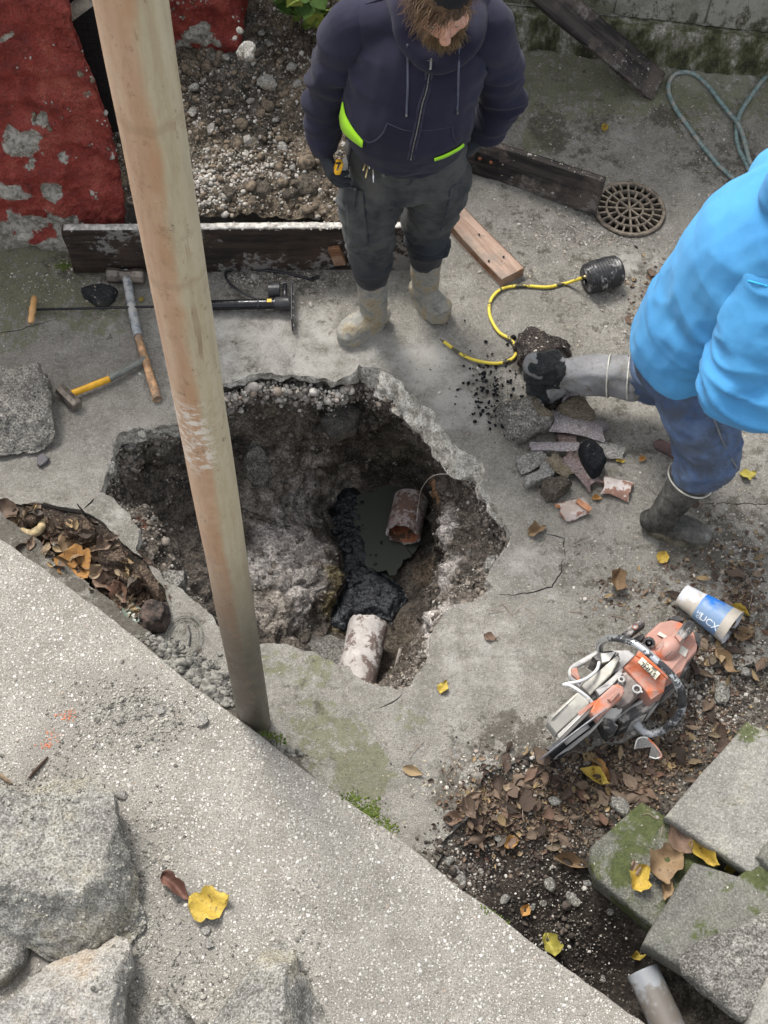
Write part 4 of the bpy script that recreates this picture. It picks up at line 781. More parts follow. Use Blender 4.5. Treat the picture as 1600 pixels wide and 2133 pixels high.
# ================================================================ in the pit: clay pipes, stones, wire
def clay_mat(name, a, b, mud=(.12, .095, .07), k=.5):
    m = Mt(name, .6, spec=.4); n = m.noise(7, 7, .72); g = m.noise(50, 5, .7); m.col(m.mix(m.mr(m.noise(11, 7, .75), .60 - .2 * k, .68 - .2 * k, 0, .9), m.ramp(n, [(.3, a), (.7, b)]), m.mix(g, tuple(q * .5 for q in mud), mud))); m.bump(g, .002); m.bump(n, .003); return m.m
M_clayin = clay_mat('terracotta', (.30, .10, .05), (.48, .20, .11), k=.1); M_clayW = clay_mat('lime_crusted_clay', (.42, .38, .37), (.62, .58, .57), (.20, .11, .085), .55); M_clayR = clay_mat('red_clay_pipe', (.32, .25, .23), (.52, .47, .46), (.22, .12, .08), .5)
def claypipe(label, A_, B_, r, t, matx, seed, jagA=.012):
    d = (B_ - A_); L_ = np.linalg.norm(d); n = 56; T = thing('clay_pipe', label, 'pipe', A_); P = np.array([A_ + d * t_ for t_ in np.linspace(0, 1, 30)]); 
    _, Aa, Bb = frames(P); th = np.arange(n) * 2 * pi / n; dn = d / L_
    def cyl(rr, sgn):
        V = np.array([P[i] + np.outer(np.cos(th), Aa[i]) * rr + np.outer(np.sin(th), Bb[i]) * rr for i in range(30)]).reshape(-1, 3)
        V += np.repeat(np.eye(30)[:, 0][:, None], n, 0) * dn * (jagA * fbm(np.c_[np.tile(np.cos(th) * 2, 30), np.tile(np.sin(th) * 2, 30), np.full(30 * n, seed)], 3))[:, None]
        V += fbm(V * 14, 3)[:, None] * .0025; return V
    Vo = cyl(r, 1); Vi = cyl(r - t, 1); obj('outer_wall', Vo, grid_faces(30, n, False, True), matx, T); obj('inner_wall', Vi, grid_faces(30, n, False, True)[:, ::-1], M_clayin, T)
    rimV = np.vstack([Vo[:n], (Vo[:n] + Vi[:n]) / 2 - dn * .003, Vi[:n]]); obj('pipe_end', rimV, grid_faces(3, n, False, True), M_clayW, T)
    rb = np.vstack([Vo[-n:], Vi[-n:]]); obj('far_end', rb, grid_faces(2, n, False, True)[:, ::-1], M_clayW, T); return T
claypipe('clay drain pipe with lime-crusted open mouth half in the murky water', G(840, 1113, -.87), G(857, 1040, -.885), .079, .014, M_clayR, 3)
claypipe('mottled white and rust clay drain pipe end, nearest in the pit below the black sludge', G(768, 1300, -.86), G(722, 1500, -.84), .084, .014, clay_mat('mottled_clay', (.36, .33, .31), (.54, .51, .49), (.17, .115, .095), .45), 6, .008)
# white lip on the open mouth
A_ = G(840, 1113, -.87); B_ = G(862, 1010, -.90); dn = (B_ - A_) / np.linalg.norm(B_ - A_)
shaped('muddy_lump', 'lime-streaked clay lump beside the nearest drain pipe in the pit', [(600, 1352), (640, 1330), (690, 1322), (725, 1345), (735, 1385), (700, 1410), (640, 1400)], -.93, .10, M_mort, 83, rnd_=.8, amp=.02)
shaped('boulder', 'dark flat rock jutting from the far wall of the pit', [(668, 880), (690, 850), (730, 842), (752, 860), (742, 890), (700, 905)], -.33, .10, rock_mat('wet_dark_rock', (.06, .055, .05), (.16, .15, .135)), 87, rnd_=.3, amp=.012)
shaped('boulder', 'tan and grey stone at the lower left rim of the pit', [(335, 1195), (350, 1190), (388, 1194), (386, 1215), (365, 1240), (342, 1222)], -.09, .08, M_mort, 89, rnd_=.5, amp=.008, step=.006)
shaped('boulder', 'pale stone on the soil at the right rim of the pit', [(1008, 1170), (1015, 1158), (1033, 1157), (1032, 1172), (1020, 1190), (1010, 1188)], -.05, .04, M_rock, 90, rnd_=.5, amp=.004, step=.005)
tree = drop_tree()
def camhit(x, y, off=0.0, tr=None):
    r = ray(x, y); r = r / np.linalg.norm(r); h = (tr or tree).ray_cast(Vector((0, 0, CH)), Vector(r)); return None if h[0] is None else (np.array(h[0]) + np.array(h[1]) * off, np.array(h[1]))
def down(x, y, z=2.0):
    h = tree.ray_cast(Vector((x, y, z)), Vector((0, 0, -1))); return None if h[0] is None else (np.array(h[0]), np.array(h[1]))
def surfpath(px, off, tr=None, k=6):
    P = [camhit(x, y, off, tr) for x, y in px]; return spline([p[0] for p in P if p], k)
for x, y, w_, h_, lb, sd0 in ((538, 968, 74, 96, 'grey stone embedded in the upper left wall of the pit beside the pipe', 85), (700, 1120, 0, 0, '', 0)):
    if not w_: continue
    hh = camhit(x, y); n0 = hh[1]; A_ = axes(np.cross(n0, [0, 0, 1]), n0); V, F = rock(sd0, (w_ / 520, h_ / 430, .13), 5, 8, .10, .05); obj('boulder', V @ A_ + hh[0] - n0 * .015, F, M_mort, origin=hh[0], label=lb, cat='stone', sup=True)
M_wire = simple('pale_wire', (.45, .43, .38), .6)
P = spline([G(948, 988, -.12), G(905, 990, -.30), G(880, 1015, -.55), G(872, 1050, -.76), G(868, 1085, -.80)], 8); obj('wire', *tube(P, .0022, 6), M_wire, origin=P[0], label='bent pale wire running down to the open clay drain mouth', cat='wire')
P = surfpath([(480, 1138), (515, 1158), (558, 1188)], .012); obj('wire', *tube(P, .002, 6), M_wire, origin=P[0], label='short straight pale wire on the soil slope beside the waste pipe', cat='wire')
P = spline([G(836, 1348, -.80), G(826, 1385, -.84), G(820, 1425, -.88)], 6); MB().add(*tube(P, np.linspace(.009, .006, len(P)), 8)).add(*tube(spline([G(828, 1372, -.83), G(838, 1362, -.8)], 4), .005, 6)).out('stick', simple('root', (.28, .25, .22), .9), origin=P[0], label='pale forked stick standing at the bottom near edge of the pit', cat='stick')
# cobbles under the far rim
i_ = 0
cob = []
COBL = ['rounded cobble in the gravel layer under the upper rim of the pit', 'small stone in the dark soil at the left rim of the pit', 'small stone on the dark soil inside the pit']
for x, y, s in [(535, 800, 24), (556, 806, 18), (572, 795, 16), (600, 797, 22), (628, 802, 30), (648, 812, 18), (612, 815, 14), (665, 800, 20), (500, 812, 16), (482, 822, 14), (585, 815, 12), (640, 830, 12), (300, 902, 26), (320, 895, 18), (268, 930, 28), (278, 950, 16), (258, 950, 14), (228, 975, 30), (340, 905, 14), (660, 822, 26), (600, 850, 12), (1000, 1080, 10), (1015, 1120, 9), (980, 1150, 9), (318, 1080, 14), (345, 1090, 12), (705, 812, 18), (690, 830, 12), (520, 832, 10), (560, 835, 9), (440, 1180, 14), (430, 1170, 10)]:
    h = camhit(x, y)
    if h is None: continue
    s_m = s / 560; V, F = rock(100 + i_, (s_m * rng.uniform(.9, 1.3), s_m * rng.uniform(.8, 1.), s_m * .75), 2, 7, .05, .02, (rng.uniform(-.4, .4), rng.uniform(-.4, .4), rng.uniform(0, 6))); p = h[0] + h[1] * s_m * .15
    o = obj('cobble', V + p, F, M_peb2 if False else M_rock2 if i_ % 3 == 0 else M_rock, origin=p, label=COBL[0 if (y < 860 and x > 470) else 1 if x < 400 and y < 1000 else 2], cat='stone', group=['cobbles under the upper rim', 'stones at the left rim', 'stones inside the pit'][0 if (y < 860 and x > 470) else 1 if x < 400 and y < 1000 else 2]); i_ += 1
# ================================================================ hand tools
M_steel = simple('forged_steel', (.12, .105, .09), .5, .6, .4, 40, .0008, dirt=.5, dirtc=(.20, .17, .14)); M_hick = simple('hickory', (.36, .21, .11), .6, 0, .4, 25, .0006, dirt=.35, dirtc=(.18, .13, .09)); M_tape = simple('grey_tape', (.20, .215, .225), .5, 0, .35, 40, .001, dirt=.3, dirtc=(.34, .33, .31)); M_yel = simple('yellow_plastic', (.62, .33, .02), .45, 0, .15, 20); M_gripg = simple('grey_rubber', (.135, .14, .125), .7, 0, .2)
sh = thing('sledgehammer', 'long sledgehammer with grey taped wooden handle lying under the pump rod', 'sledgehammer', G(262, 575, .0))
a, b = G(224, 573, .032), G(300, 576, .032); d = (b - a) / np.linalg.norm(b - a); c = (a + b) / 2; n8 = []
prof = [(-.078, .026), (-.074, .031), (-.03, .031), (-.02, .026), (.02, .026), (.03, .031), (.074, .031), (.078, .026)]
obj('head', *tube(np.array([c + d * s for s, _ in prof]), np.array([r for _, r in prof]), 8), M_steel, sh, smooth=False)
hs1 = spline([G(262, 566, .035), G(275, 640, .026), G(288, 700, .021), G(306, 760, .019), G(328, 832, .018)], 10); m_ = len(hs1); kk = 20
obj('handle', *tube(hs1[kk:], np.interp(np.linspace(0, 1, m_ - kk), [0, .85, 1], [.0145, .0165, .019]), 14), M_hick, sh)
tp = hs1[:kk + 1]; rr = .0185 + .0012 * np.sin(np.arange(len(np.repeat(tp, 1, 0))) * 2.4); tpf = spline(tp, 5); rr = .0180 + .0014 * (np.arange(len(tpf)) * .5 % 1); obj('tape_wrap', *tube(tpf, rr, 14), M_tape, sh)
ch = thing('club_hammer', 'short club hammer with yellow and grey handle lying on the slab', 'hammer', G(143, 828, 0))
a, b = G(121, 806, .028), G(166, 849, .028); d = (b - a) / np.linalg.norm(b - a); c = (a + b) / 2; prof = [(-.058, .019), (-.053, .0245), (.053, .0245), (.058, .019)]
obj('head', *tube(np.array([c + d * s for s, _ in prof]), np.array([r for _, r in prof]), 8), M_steel, ch, smooth=False)
y0, y1 = G(150, 820, .030), G(228, 789, .026); obj('handle', *tube(spline([y0, (y0 + y1) / 2, y1], 6), .0155, 14, r2=.012), M_yel, ch); P = spline([y1, G(262, 771, .025), G(288, 757, .023), G(304, 746, .020)], 8); r_ = np.interp(np.linspace(0, 1, len(P)), [0, .1, .5, .9, 1], [.0150, .0155, .0145, .0165, .013]); obj('grip', *tube(P, r_, 14, r2=r_ * .85), M_gripg, ch)
# floor pump
M_blkp = simple('black_plastic', (.018, .018, .02), .4, 0, .2, 40, .0003); M_blkg = simple('glossy_black_tube', (.012, .012, .014), .18, .3, .1); M_wdh = simple('turned_beech', (.50, .29, .12), .4, 0, .15, 15)
fp = thing('floor_pump', 'black bicycle floor pump with wooden handle lying fully extended behind the vertical pipe', 'pump', G(605, 640, 0))
hz = .045; e1 = G(600, 632, hz); e0 = G(76, 645, .03); dx = (e1 - e0) / np.linalg.norm(e1 - e0); brl = e0 + dx * (np.linalg.norm(G(395, 637, hz) - e0))
obj('barrel', *tube(np.array([brl, brl + dx * .004, e1 - dx * .05, e1 - dx * .049]), [.018, .0215, .0215, .0215], 20), M_blkg, fp); obj('rod', *tube(np.array([e0, brl + dx * .01]), .0052, 10), M_blkg, fp)
ho = np.cross(dx, [0, 0, 1]); ho /= np.linalg.norm(ho); ho = ho if ho[1] < 0 else -ho
pr_ = np.array([(-.068, .004), (-.064, .0115), (-.045, .0135), (-.02, .0115), (-.012, .015), (.012, .015), (.02, .0115), (.045, .0135), (.064, .0115), (.068, .004)]); hd = G(63, 678, .02) - G(73, 613, .02); hd /= np.linalg.norm(hd); hc = (G(63, 678, .03) + G(73, 613, .03)) / 2
obj('handle', *tube(np.array([hc + hd * s for s in pr_[:, 0]]), pr_[:, 1], 16), M_wdh, fp)
obj('base_casting', *tube(np.array([e1 - dx * .055, e1 - dx * .05, e1 - dx * .0, e1 + dx * .012]), [.022, .028, .029, .034], 18), M_blkp, fp)
V, F = box(e1 + dx * .016 + ho * .012, (.006, .20, .075), np.array([dx, ho, np.cross(dx, ho)]), .002); obj('foot_plate', V, F, M_blkp, fp, smooth=False)
for s in (-.07, -.03, .02, .06, .09): V, F = ico(1); obj('rivet', V * .005 + (e1 + dx * .020 + ho * (.012 + s) + np.array([0, 0, .012 * (-1) ** int(abs(s) * 100)])), F, simple('bright_metal', (.6, .6, .6), .3, 1) if 'bright_metal' not in bpy.data.materials else bpy.data.materials['bright_metal'], fp)
gcn = e1 - dx * .055 + ho * -.055 + np.array([0, 0, .018]); gr = []; 
for q in (-.024, -.022, .022, .024): gr.append(gcn + dx * q)
V, F = tube(np.array(gr), [.026, .030, .030, .026], 20); a_ = np.arange(len(V)) % 20; V2 = V.copy(); obj('gauge', V, F, M_blkp, fp, smooth=False)
obj('gauge_stem', *tube(np.array([e1 - dx * .012 + ho * -.02, e1 - dx * .012 + ho * -.085 + [0, 0, .02]]), [.011, .009], 12), M_blkp, fp); obj('collar', *tube(np.array([e1 - dx * .125, e1 - dx * .117]), .0245, 16), M_blkp, fp)
P = spline([G(590, 622, .06), G(555, 626, .05), G(510, 612, .03), G(478, 590, .014), G(470, 568, .012), G(490, 560, .012), G(545, 562, .012), G(600, 570, .012), G(652, 583, .014)], 8); obj('air_hose', *tube(P, .0052, 10), M_blkp, fp)
obj('valve_head', *tube(np.array([G(648, 582, .014), G(660, 578, .014), G(664, 574, .014)]), [.008, .009, .006], 10), M_blkp, fp)
V, F = box(e1 - dx * .075 + [0, 0, .0215], (.018, .016, .001), axes(dx)); obj('yellow_sticker', V, F, M_yel, fp, smooth=False)
# inflatable test plug with yellow hose
M_rub = simple('black_rubber', (.022, .022, .024), .45, 0, .3, 60, .0008, dirt=.02, dirtc=(.25, .24, .23)); pg = thing('pipe_plug', 'ribbed black inflatable pipe plug with a yellow hose near the drain grate', 'pipe plug', G(1250, 590, 0))
a, b = G(1222, 582, .062), G(1288, 562, .062); d = (b - a); Lp = np.linalg.norm(d); d /= Lp; P = []; R_ = []
NS = 90
for i in range(NS + 1):
    t = i / NS; P.append(a + d * (Lp * (t * 1.02 - .01))); r = .058 + .007 * math.sin(pi * t); R_.append(r + (.0045 * abs(math.sin(t * pi * 11)) if .05 < t < .95 else -.004))
obj('ribbed_sleeve', *tube(np.array(P), np.array(R_), 40, False), M_rub, pg)
for q, s in ((a, -1), (b, 1)): obj('end_cap', *tube(np.array([q + d * s * .000, q + d * s * .005, q + d * s * .009]), [.056, .052, .020], 32), M_rub, pg)
tp_ = a - d * .008 + np.array([0, 0, .02]); obj('fitting', *tube(np.array([tp_, tp_ - d * .018]), .008, 10), simple('brass', (.35, .28, .15), .4, .8), pg)
M_yh = Mt('yellow_hose', .5); nn_ = M_yh.noise(14, 5, .7); M_yh.col(M_yh.mix(M_yh.mr(nn_, .62, .68), (.56, .44, .055), (.06, .055, .035))); M_yh = M_yh.m
P = spline([tp_ - d * .012] + [G(x, y, .011) for x, y in [(1180, 590), (1140, 598), (1092, 596), (1050, 600), (1024, 622), (1020, 655), (1038, 690), (1064, 708), (1076, 728), (1066, 748), (1030, 757), (975, 745), (925, 712)]], 9); P[:, 2] = np.maximum(P[:, 2], zg(P) + .0085)
obj('hose', *tube(P, .0068, 10), M_yh, pg); obj('hose_tip', *tube(np.array([P[-1], P[-1] + (P[-1] - P[-2]) / np.linalg.norm(P[-1] - P[-2]) * .022]), [.006, .003], 8), M_steel, pg)

# ================================================================ rubble heap by the walking worker
M_lil = rock_mat('glazed_shard', (.25, .225, .23), (.46, .42, .43), (.24, .20, .17), .35); M_olv = rock_mat('muddy_shard', (.13, .11, .08), (.27, .23, .17), (.24, .20, .12), .4); M_mud = rock_mat('mud_clod', (.06, .05, .04), (.18, .155, .125), (.15, .12, .09), .6); M_blkl = rock_mat('tarry_clod', (.006, .007, .009), (.025, .027, .032), (.02, .02, .024)); M_terr = rock_mat('orange_clay_break', (.52, .22, .11), (.66, .32, .18), (.5, .3, .2), .2); M_plw = rock_mat('white_plaster_lump', (.20, .19, .17), (.46, .45, .43), (.26, .23, .18), .5); M_umb = rock_mat('brown_glaze_shard', (.13, .085, .075), (.28, .22, .20), (.35, .30, .32), .4)
def zp(X, Y_): return (970 + X / 4.324, 780 + Y_ / 4.324)
def zl(l): return [zp(*q) for q in l]
R_kw = dict(cat='rubble', step=.006, rings=22)
shaped('rubble_lump', 'largest muddy concrete lump, black with tar along its lower left side', zl([(285, 270), (330, 250), (480, 195), (560, 190), (700, 260), (825, 390), (800, 440), (650, 480), (520, 535), (440, 510), (390, 480), (370, 400), (290, 330)]), 0, .10, M_mort, 201, rnd_=.9, amp=.016, fineamp=.006, **R_kw)
shaped('tar_clod', 'wet black tar crust smeared under the lower left side of the largest muddy lump', zl([(270, 280), (310, 250), (345, 290), (365, 360), (430, 460), (540, 530), (500, 545), (430, 520), (380, 480), (360, 400), (300, 340)]), 0, .05, M_sludge, 203, rnd_=.9, amp=.006, fineamp=.003, **R_kw)
shaped('rubble_lump', 'olive brown mud-coated stone right of the largest lump', zl([(800, 290), (880, 240), (960, 195), (1060, 205), (1140, 280), (1172, 340), (1150, 400), (1090, 410), (960, 380), (850, 340)]), 0, .08, M_olv, 205, rnd_=.9, amp=.010, fineamp=.004, **R_kw)
shaped('rubble_lump', 'dark crumbly soil clod under the raised boot behind the rubble', zl([(630, 180), (720, 185), (870, 210), (880, 260), (780, 290), (700, 270), (640, 230)]), 0, .05, M_mud, 207, rnd_=.9, amp=.014, fineamp=.006, **R_kw)
shaped('pipe_shard', 'tan curved pipe shard leaning on the largest muddy lump', zl([(580, 200), (620, 205), (650, 260), (720, 310), (795, 360), (760, 385), (660, 365), (600, 310)]), .06, .05, M_olv, 209, rnd_=.3, amp=.004, **R_kw)
shaped('pipe_shard', 'grey and white shard at the top of the rubble below the raised boot', zl([(700, 160), (740, 110), (830, 110), (890, 160), (880, 195), (780, 210), (710, 205)]), .02, .03, M_lil, 211, rnd_=.3, amp=.003, **R_kw)
shaped('pipe_shard', 'pinkish shard pointing down between the mud-coated stone and the raised boot', zl([(875, 150), (930, 112), (975, 130), (1025, 190), (940, 195), (885, 248), (866, 230), (905, 185)]), .05, .03, M_lil, 213, rnd_=.2, amp=.002, **R_kw)
shaped('wood_scrap', 'small grey splintered wood scrap at the top right of the rubble', zl([(955, 110), (990, 100), (1088, 155), (1040, 195), (1020, 190)]), .01, .02, simple('grey_split_wood', (.22, .19, .16), .85), 215, rnd_=.1, amp=.001, cat='scrap', step=.006, rings=14)
def shard(name, label, a, b, r, arc, t, mat, seed, mid=0., edge=None, roll=0.):
    """curved piece of broken drain pipe lying on the ground between two points"""
    d = b - a; L_ = np.linalg.norm(d); A3_ = axes(d); nu, nv = 22, 26; Vs = []
    for lay, rr in ((0, r), (1, r - t)):
        for i in range(nu):
            for j in range(nv):
                u = i / (nu - 1); v = (j / (nv - 1) - .5) * arc; ja = fbm(np.array([[v * 2, u * 2, seed]]), 2)[0] * .10; uu = u * (1 + ja) - .04 * math.sin(v * 5 + seed) * (1 if u > .5 else -1)
                vv = v * (1 + .12 * math.sin(u * 5 + seed)) + roll; Vs.append(a + d * uu + A3_[1] * rr * math.sin(vv) + A3_[2] * (rr * math.cos(vv)))
    V = np.array(Vs); V[:, 2] -= V[:, 2].min() - min(a[2], b[2]); N2 = nu * nv; F = [tuple(f) for f in grid_faces(nu, nv)] + [tuple(q + N2 for q in f[::-1]) for f in grid_faces(nu, nv)]
    ring = [j for j in range(nv)] + [i * nv + nv - 1 for i in range(1, nu)] + [(nu - 1) * nv + j for j in range(nv - 2, -1, -1)] + [i * nv for i in range(nu - 2, 0, -1)]; E_ = [(ring[k], ring[k] + N2, ring[(k + 1) % len(ring)] + N2, ring[(k + 1) % len(ring)]) for k in range(len(ring))]
    V += fbm(V * 30 + seed, 3)[:, None] * .0015
    if edge is None: return obj(name, V, F + E_, mat, smooth=False if False else True, origin=a, label=label, cat='rubble', sup=True)
    T = thing(name, label, 'rubble', a); obj('glazed_face', V, F, mat, T, sup=True); obj('broken_edge', V, E_, edge, T, smooth=False); return T
g = lambda X, Y_, z=.0: G(*zp(X, Y_), z)
shard('pipe_shard', 'widest lilac-white pipe shard right below the mud-coated stone', g(760, 430, .03), g(1235, 535, .015), .085, 1.15, .014, M_lil, 2.)
shard('pipe_shard', 'short brown curved shard under the near edge of the widest pipe shard', g(820, 590, .0), g(1000, 585, .0), .045, 1.6, .012, M_umb, 3.)
shard('pipe_shard', 'long thin lilac pipe sliver pointing left in the middle of the rubble', g(590, 660, .03), g(1010, 665, .03), .07, .55, .012, M_lil, 4., edge=simple('grey_break', (.20, .18, .19), .8))
shaped('tar_clod', 'smooth wet black tar lump in the middle right of the rubble', zl([(1025, 620), (1070, 610), (1160, 625), (1240, 690), (1270, 770), (1240, 840), (1170, 905), (1140, 900), (1090, 830), (1040, 740)]), 0, .085, M_blkl, 221, rnd_=.9, amp=.006, fineamp=.002, **R_kw)
shard('pipe_shard', 'tan and white pipe shard sticking out to the right behind the black tar lump', g(1120, 660, .01), g(1415, 715, .0), .07, 1.0, .014, M_plw, 5.)
shard('pipe_shard', 'small pale shard at the left end of the rubble', g(500, 840, .0), g(730, 720, .02), .09, .75, .012, M_plw, 6.2, edge=simple('dark_break', (.12, .11, .115), .8))
shard('pipe_shard', 'muddy olive pipe shard between the pale shard and the long brown one', g(720, 740, .03), g(920, 910, .01), .07, .95, .014, M_olv, 7.1)
shard('pipe_shard', 'long brown and purple glazed pipe shard running down to the lower right', g(880, 730, .02), g(1160, 1010, .0), .065, 1.15, .014, M_umb, 8.4)
shaped('plaster_lump', 'white plaster lump at the lower left of the rubble', zl([(520, 930), (600, 900), (660, 870), (680, 805), (730, 800), (765, 850), (800, 900), (760, 945), (640, 975), (545, 1010)]), 0, .05, M_plw, 225, rnd_=.2, amp=.008, **R_kw)
shaped('mud_clod', 'brown crumbling mud clod at the bottom of the rubble', zl([(670, 980), (740, 920), (860, 905), (970, 955), (930, 1010), (870, 1060), (820, 1120), (740, 1110), (690, 1050)]), 0, .06, M_mud, 227, rnd_=.9, amp=.012, fineamp=.005, **R_kw)
shard('pipe_shard', 'grey pipe shard with orange broken edge and brown stain, far right of the rubble', g(1235, 1010, .0), g(1480, 1070, .0), .06, 1.5, .016, clay_mat('grey_glaze', (.33, .29, .27), (.46, .42, .40), (.22, .09, .05), .35), 9.3, edge=M_terr)
shard('pipe_shard', 'rounded red-streaked shard with bright orange edge lying apart below the rubble', g(1085, 1200, .0), g(850, 1260, .0), .055, 1.6, .015, clay_mat('streaked_glaze', (.27, .22, .19), (.46, .41, .38), (.25, .10, .07), .5), 10.5, edge=M_terr)
shard('pipe_shard', 'bright orange sliver of broken clay pipe apart below the rubble', g(985, 1140, .03), g(1100, 1220, .02), .05, .45, .012, M_terr, 11.)
shaped('wood_scrap', 'dark reddish strip of wood beside the jeans knee of the walking worker', [(1362, 920), (1374, 914), (1440, 948), (1450, 965), (1436, 968), (1366, 934)], 0, .022, wood_mat('dark_red_wood', (.05, .035, .035), (.13, .075, .07), (.16, .12, .11)), 229, rnd_=.15, amp=.0015, cat='scrap', step=.006, rings=16)
shaped('mud_clod', 'dark knotted mud and root clod behind the raised boot by the yellow hose', [(1078, 720), (1088, 690), (1110, 680), (1140, 700), (1165, 705), (1190, 712), (1185, 728), (1150, 738), (1120, 748), (1085, 748)], 0, .07, rock_mat('rooty_mud', (.02, .018, .018), (.14, .115, .10), (.12, .07, .05), .8), 231, rnd_=.9, amp=.022, fineamp=.008, **R_kw)
# black spatter beside the rubble
P = []; sc = []
for _ in range(170):
    x = 1040 + rng.normal() * 34 - 20; y = 815 + rng.normal() * 42; P.append([*G(x, y, .002)[:2], .004]); sc.append(rng.uniform(.002, .009) * (1.6 if rng.random() < .08 else 1))
sv_, sf_ = scatter(rock(5, (2, 2, 2), 1), np.array(P) + [0, 0, 0], np.array(sc)[:, None] * rng.uniform(.7, 1.3, (len(P), 3)), seed=8, squash=.6); obj('black_crumbs', sv_, sf_, M_blkl, kind='stuff')

# ================================================================ cut-off saw
def q2(X, Y_): return (1120 + X / 3.636, 1200 + Y_ / 3.636)
def sw(X, Y_, z): return G(*q2(X, Y_), z)
M_or = simple('orange_housing', (.40, .10, .035), .6, 0, .2, 14, .0006, dirt=.9, dirtc=(.33, .20, .165)); M_gry = simple('dusty_grey_casting', (.27, .265, .26), .65, 0, .2, 18, .0006, dirt=.5, dirtc=(.45, .43, .40)); M_bei = simple('dusty_cream_guard', (.37, .355, .31), .6, 0, .15, 14, .0004, dirt=.5, dirtc=(.22, .21, .19)); M_dkp = simple('dark_casting', (.035, .034, .034), .6, 0, .3, 30, .0006, dirt=.3, dirtc=(.25, .23, .21)); M_chr = Mt('worn_tube', .3, .75); n_ = M_chr.noise(9, 6, .75); M_chr.col(M_chr.mix(M_chr.mr(n_, .54, .57), (.50, .52, .53), (.035, .035, .037))); M_chr.L(M_chr.mr(n_, .54, .57, .8, 0.), M_chr.b.inputs['Metallic']); M_chr = M_chr.m
saw = thing('cut_off_saw', 'dusty orange petrol cut-off saw with silver handlebar lying on the yard', 'saw', sw(700, 700, 0))
def prism(name, pts, h, mat, bev=.006, parent=saw, inset=0., down=None, smooth=False, **kw):
    """body with the given top outline (X, Y, z) in the photo and a depth h straight down"""
    T = np.array([sw(*p) for p in pts]); n = len(T); c = T.mean(0); ar = .5 * np.sum(T[:, 0] * np.roll(T[:, 1], -1) - np.roll(T[:, 0], -1) * T[:, 1])
    if ar < 0: T = T[::-1]
    rings = []; 
    for s, dz in ((1., 0.),): pass
    def off(k):
        e1_ = T - np.roll(T, 1, 0); e2_ = np.roll(T, -1, 0) - T; o = []
        for a_, b_ in zip(e1_, e2_):
            na = np.array([a_[1], -a_[0]]); na /= np.linalg.norm(na) + 1e-9; nb = np.array([b_[1], -b_[0]]); nb /= np.linalg.norm(nb) + 1e-9; m__ = na + nb; m__ /= max(.6, (m__ @ m__) / 2 + .4); o.append([*(m__ * k), 0])
        return T + np.array(o)
    hh = np.array([0, 0, 1.]); L = [off(-bev), off(-bev * .3) - hh * bev * .3, off(0) - hh * bev, off(inset) - hh * h] if bev else [off(0), off(inset) - hh * h]
    V = np.vstack(L); k = len(L); F = [tuple(f) for f in grid_faces(k, n, False, True)[:, ::-1]] + [tuple(range(n)), tuple(range((k - 1) * n, k * n))[::-1]]
    return obj(name, V, F, mat, parent, smooth=smooth, **kw)
# engine body and covers
prism('engine_base', [(830, 440, .15), (1010, 330, .15), (1200, 420, .15), (1230, 520, .15), (1100, 760, .15), (860, 1000, .15), (640, 1120, .12), (560, 1010, .12), (660, 720, .15)], .14, M_dkp, .008)
prism('belt_side_cover', [(830, 900, .155), (1030, 800, .15), (960, 900, .13), (880, 1000, .12), (760, 1090, .10), (650, 1110, .10), (600, 1070, .12), (700, 980, .15)], .10, M_gry, .006)
prism('muffler', [(640, 735, .215), (700, 700, .22), (800, 820, .22), (800, 860, .21), (700, 960, .20), (620, 1000, .19), (580, 960, .19), (560, 860, .2)], .12, simple('burnt_metal', (.13, .11, .10), .6, .4, .3, 30, .001, dirt=.5, dirtc=(.26, .22, .20)), .006)
top = prism('top_shroud', [(655, 690, .235), (740, 600, .24), (850, 660, .25), (980, 780, .245), (960, 870, .22), (860, 935, .21), (830, 880, .225)], .10, M_or, .006)
prism('rear_shroud', [(742, 600, .242), (830, 430, .22), (930, 340, .20), (1040, 320, .185), (1180, 390, .18), (1225, 470, .18), (1210, 560, .185), (1140, 640, .195), (1100, 720, .205), (982, 780, .24), (850, 662, .252)], .13, M_or, .014)
V, F = ico(4)
def dome(name, X, Y_, z, sx, sy, sz, mat, ang=0., parent=saw): 
    V, F = ico(3); a0 = sw(X, Y_, z); dirx = sw(X + 100 * math.cos(ang), Y_ + 100 * math.sin(ang), z) - a0; A_ = axes(dirx); return obj(name, (V * [sx, sy, sz]) @ A_ + a0, F, mat, parent)
dome('filter_cover', 985, 550, .225, .052, .036, .042, M_or, -.75); dome('filter_cover_neck', 1035, 500, .22, .045, .026, .034, M_or, -.75)
prism('corner_guard', [(985, 322, .19), (1030, 296, .185), (1075, 298, .18), (1115, 330, .18), (1060, 345, .185)], .10, M_dkp, .006); prism('corner_guard', [(1180, 400, .185), (1225, 430, .18), (1240, 480, .175), (1225, 545, .175), (1200, 500, .185)], .10, M_dkp, .006)
prism('rear_handle', [(1060, 470, .262), (1045, 440, .262), (1110, 350, .27), (1150, 325, .265), (1190, 345, .26), (1195, 385, .255), (1150, 430, .262), (1085, 500, .262)], .05, M_dkp, .008); prism('throttle_trigger', [(1040, 450, .268), (1060, 440, .27), (1100, 470, .27), (1080, 500, .265)], .03, M_or, .003)
obj('fuel_cap', *tube(np.array([sw(842, 506, .225), sw(842, 506, .245), sw(842, 506, .246)]), [.021, .021, .012], 20), M_dkp, saw)
obj('cap_bolt', *tube(np.array([sw(844, 500, .244), sw(844, 500, .252)]), .007, 8), M_chr, saw)
for pts in ([(895, 560, .27), (955, 505, .27)], [(962, 622, .268), (1018, 572, .268)]): obj('groove', *tube(np.array([sw(*p) for p in pts]), .0014, 6), M_dkp, saw)
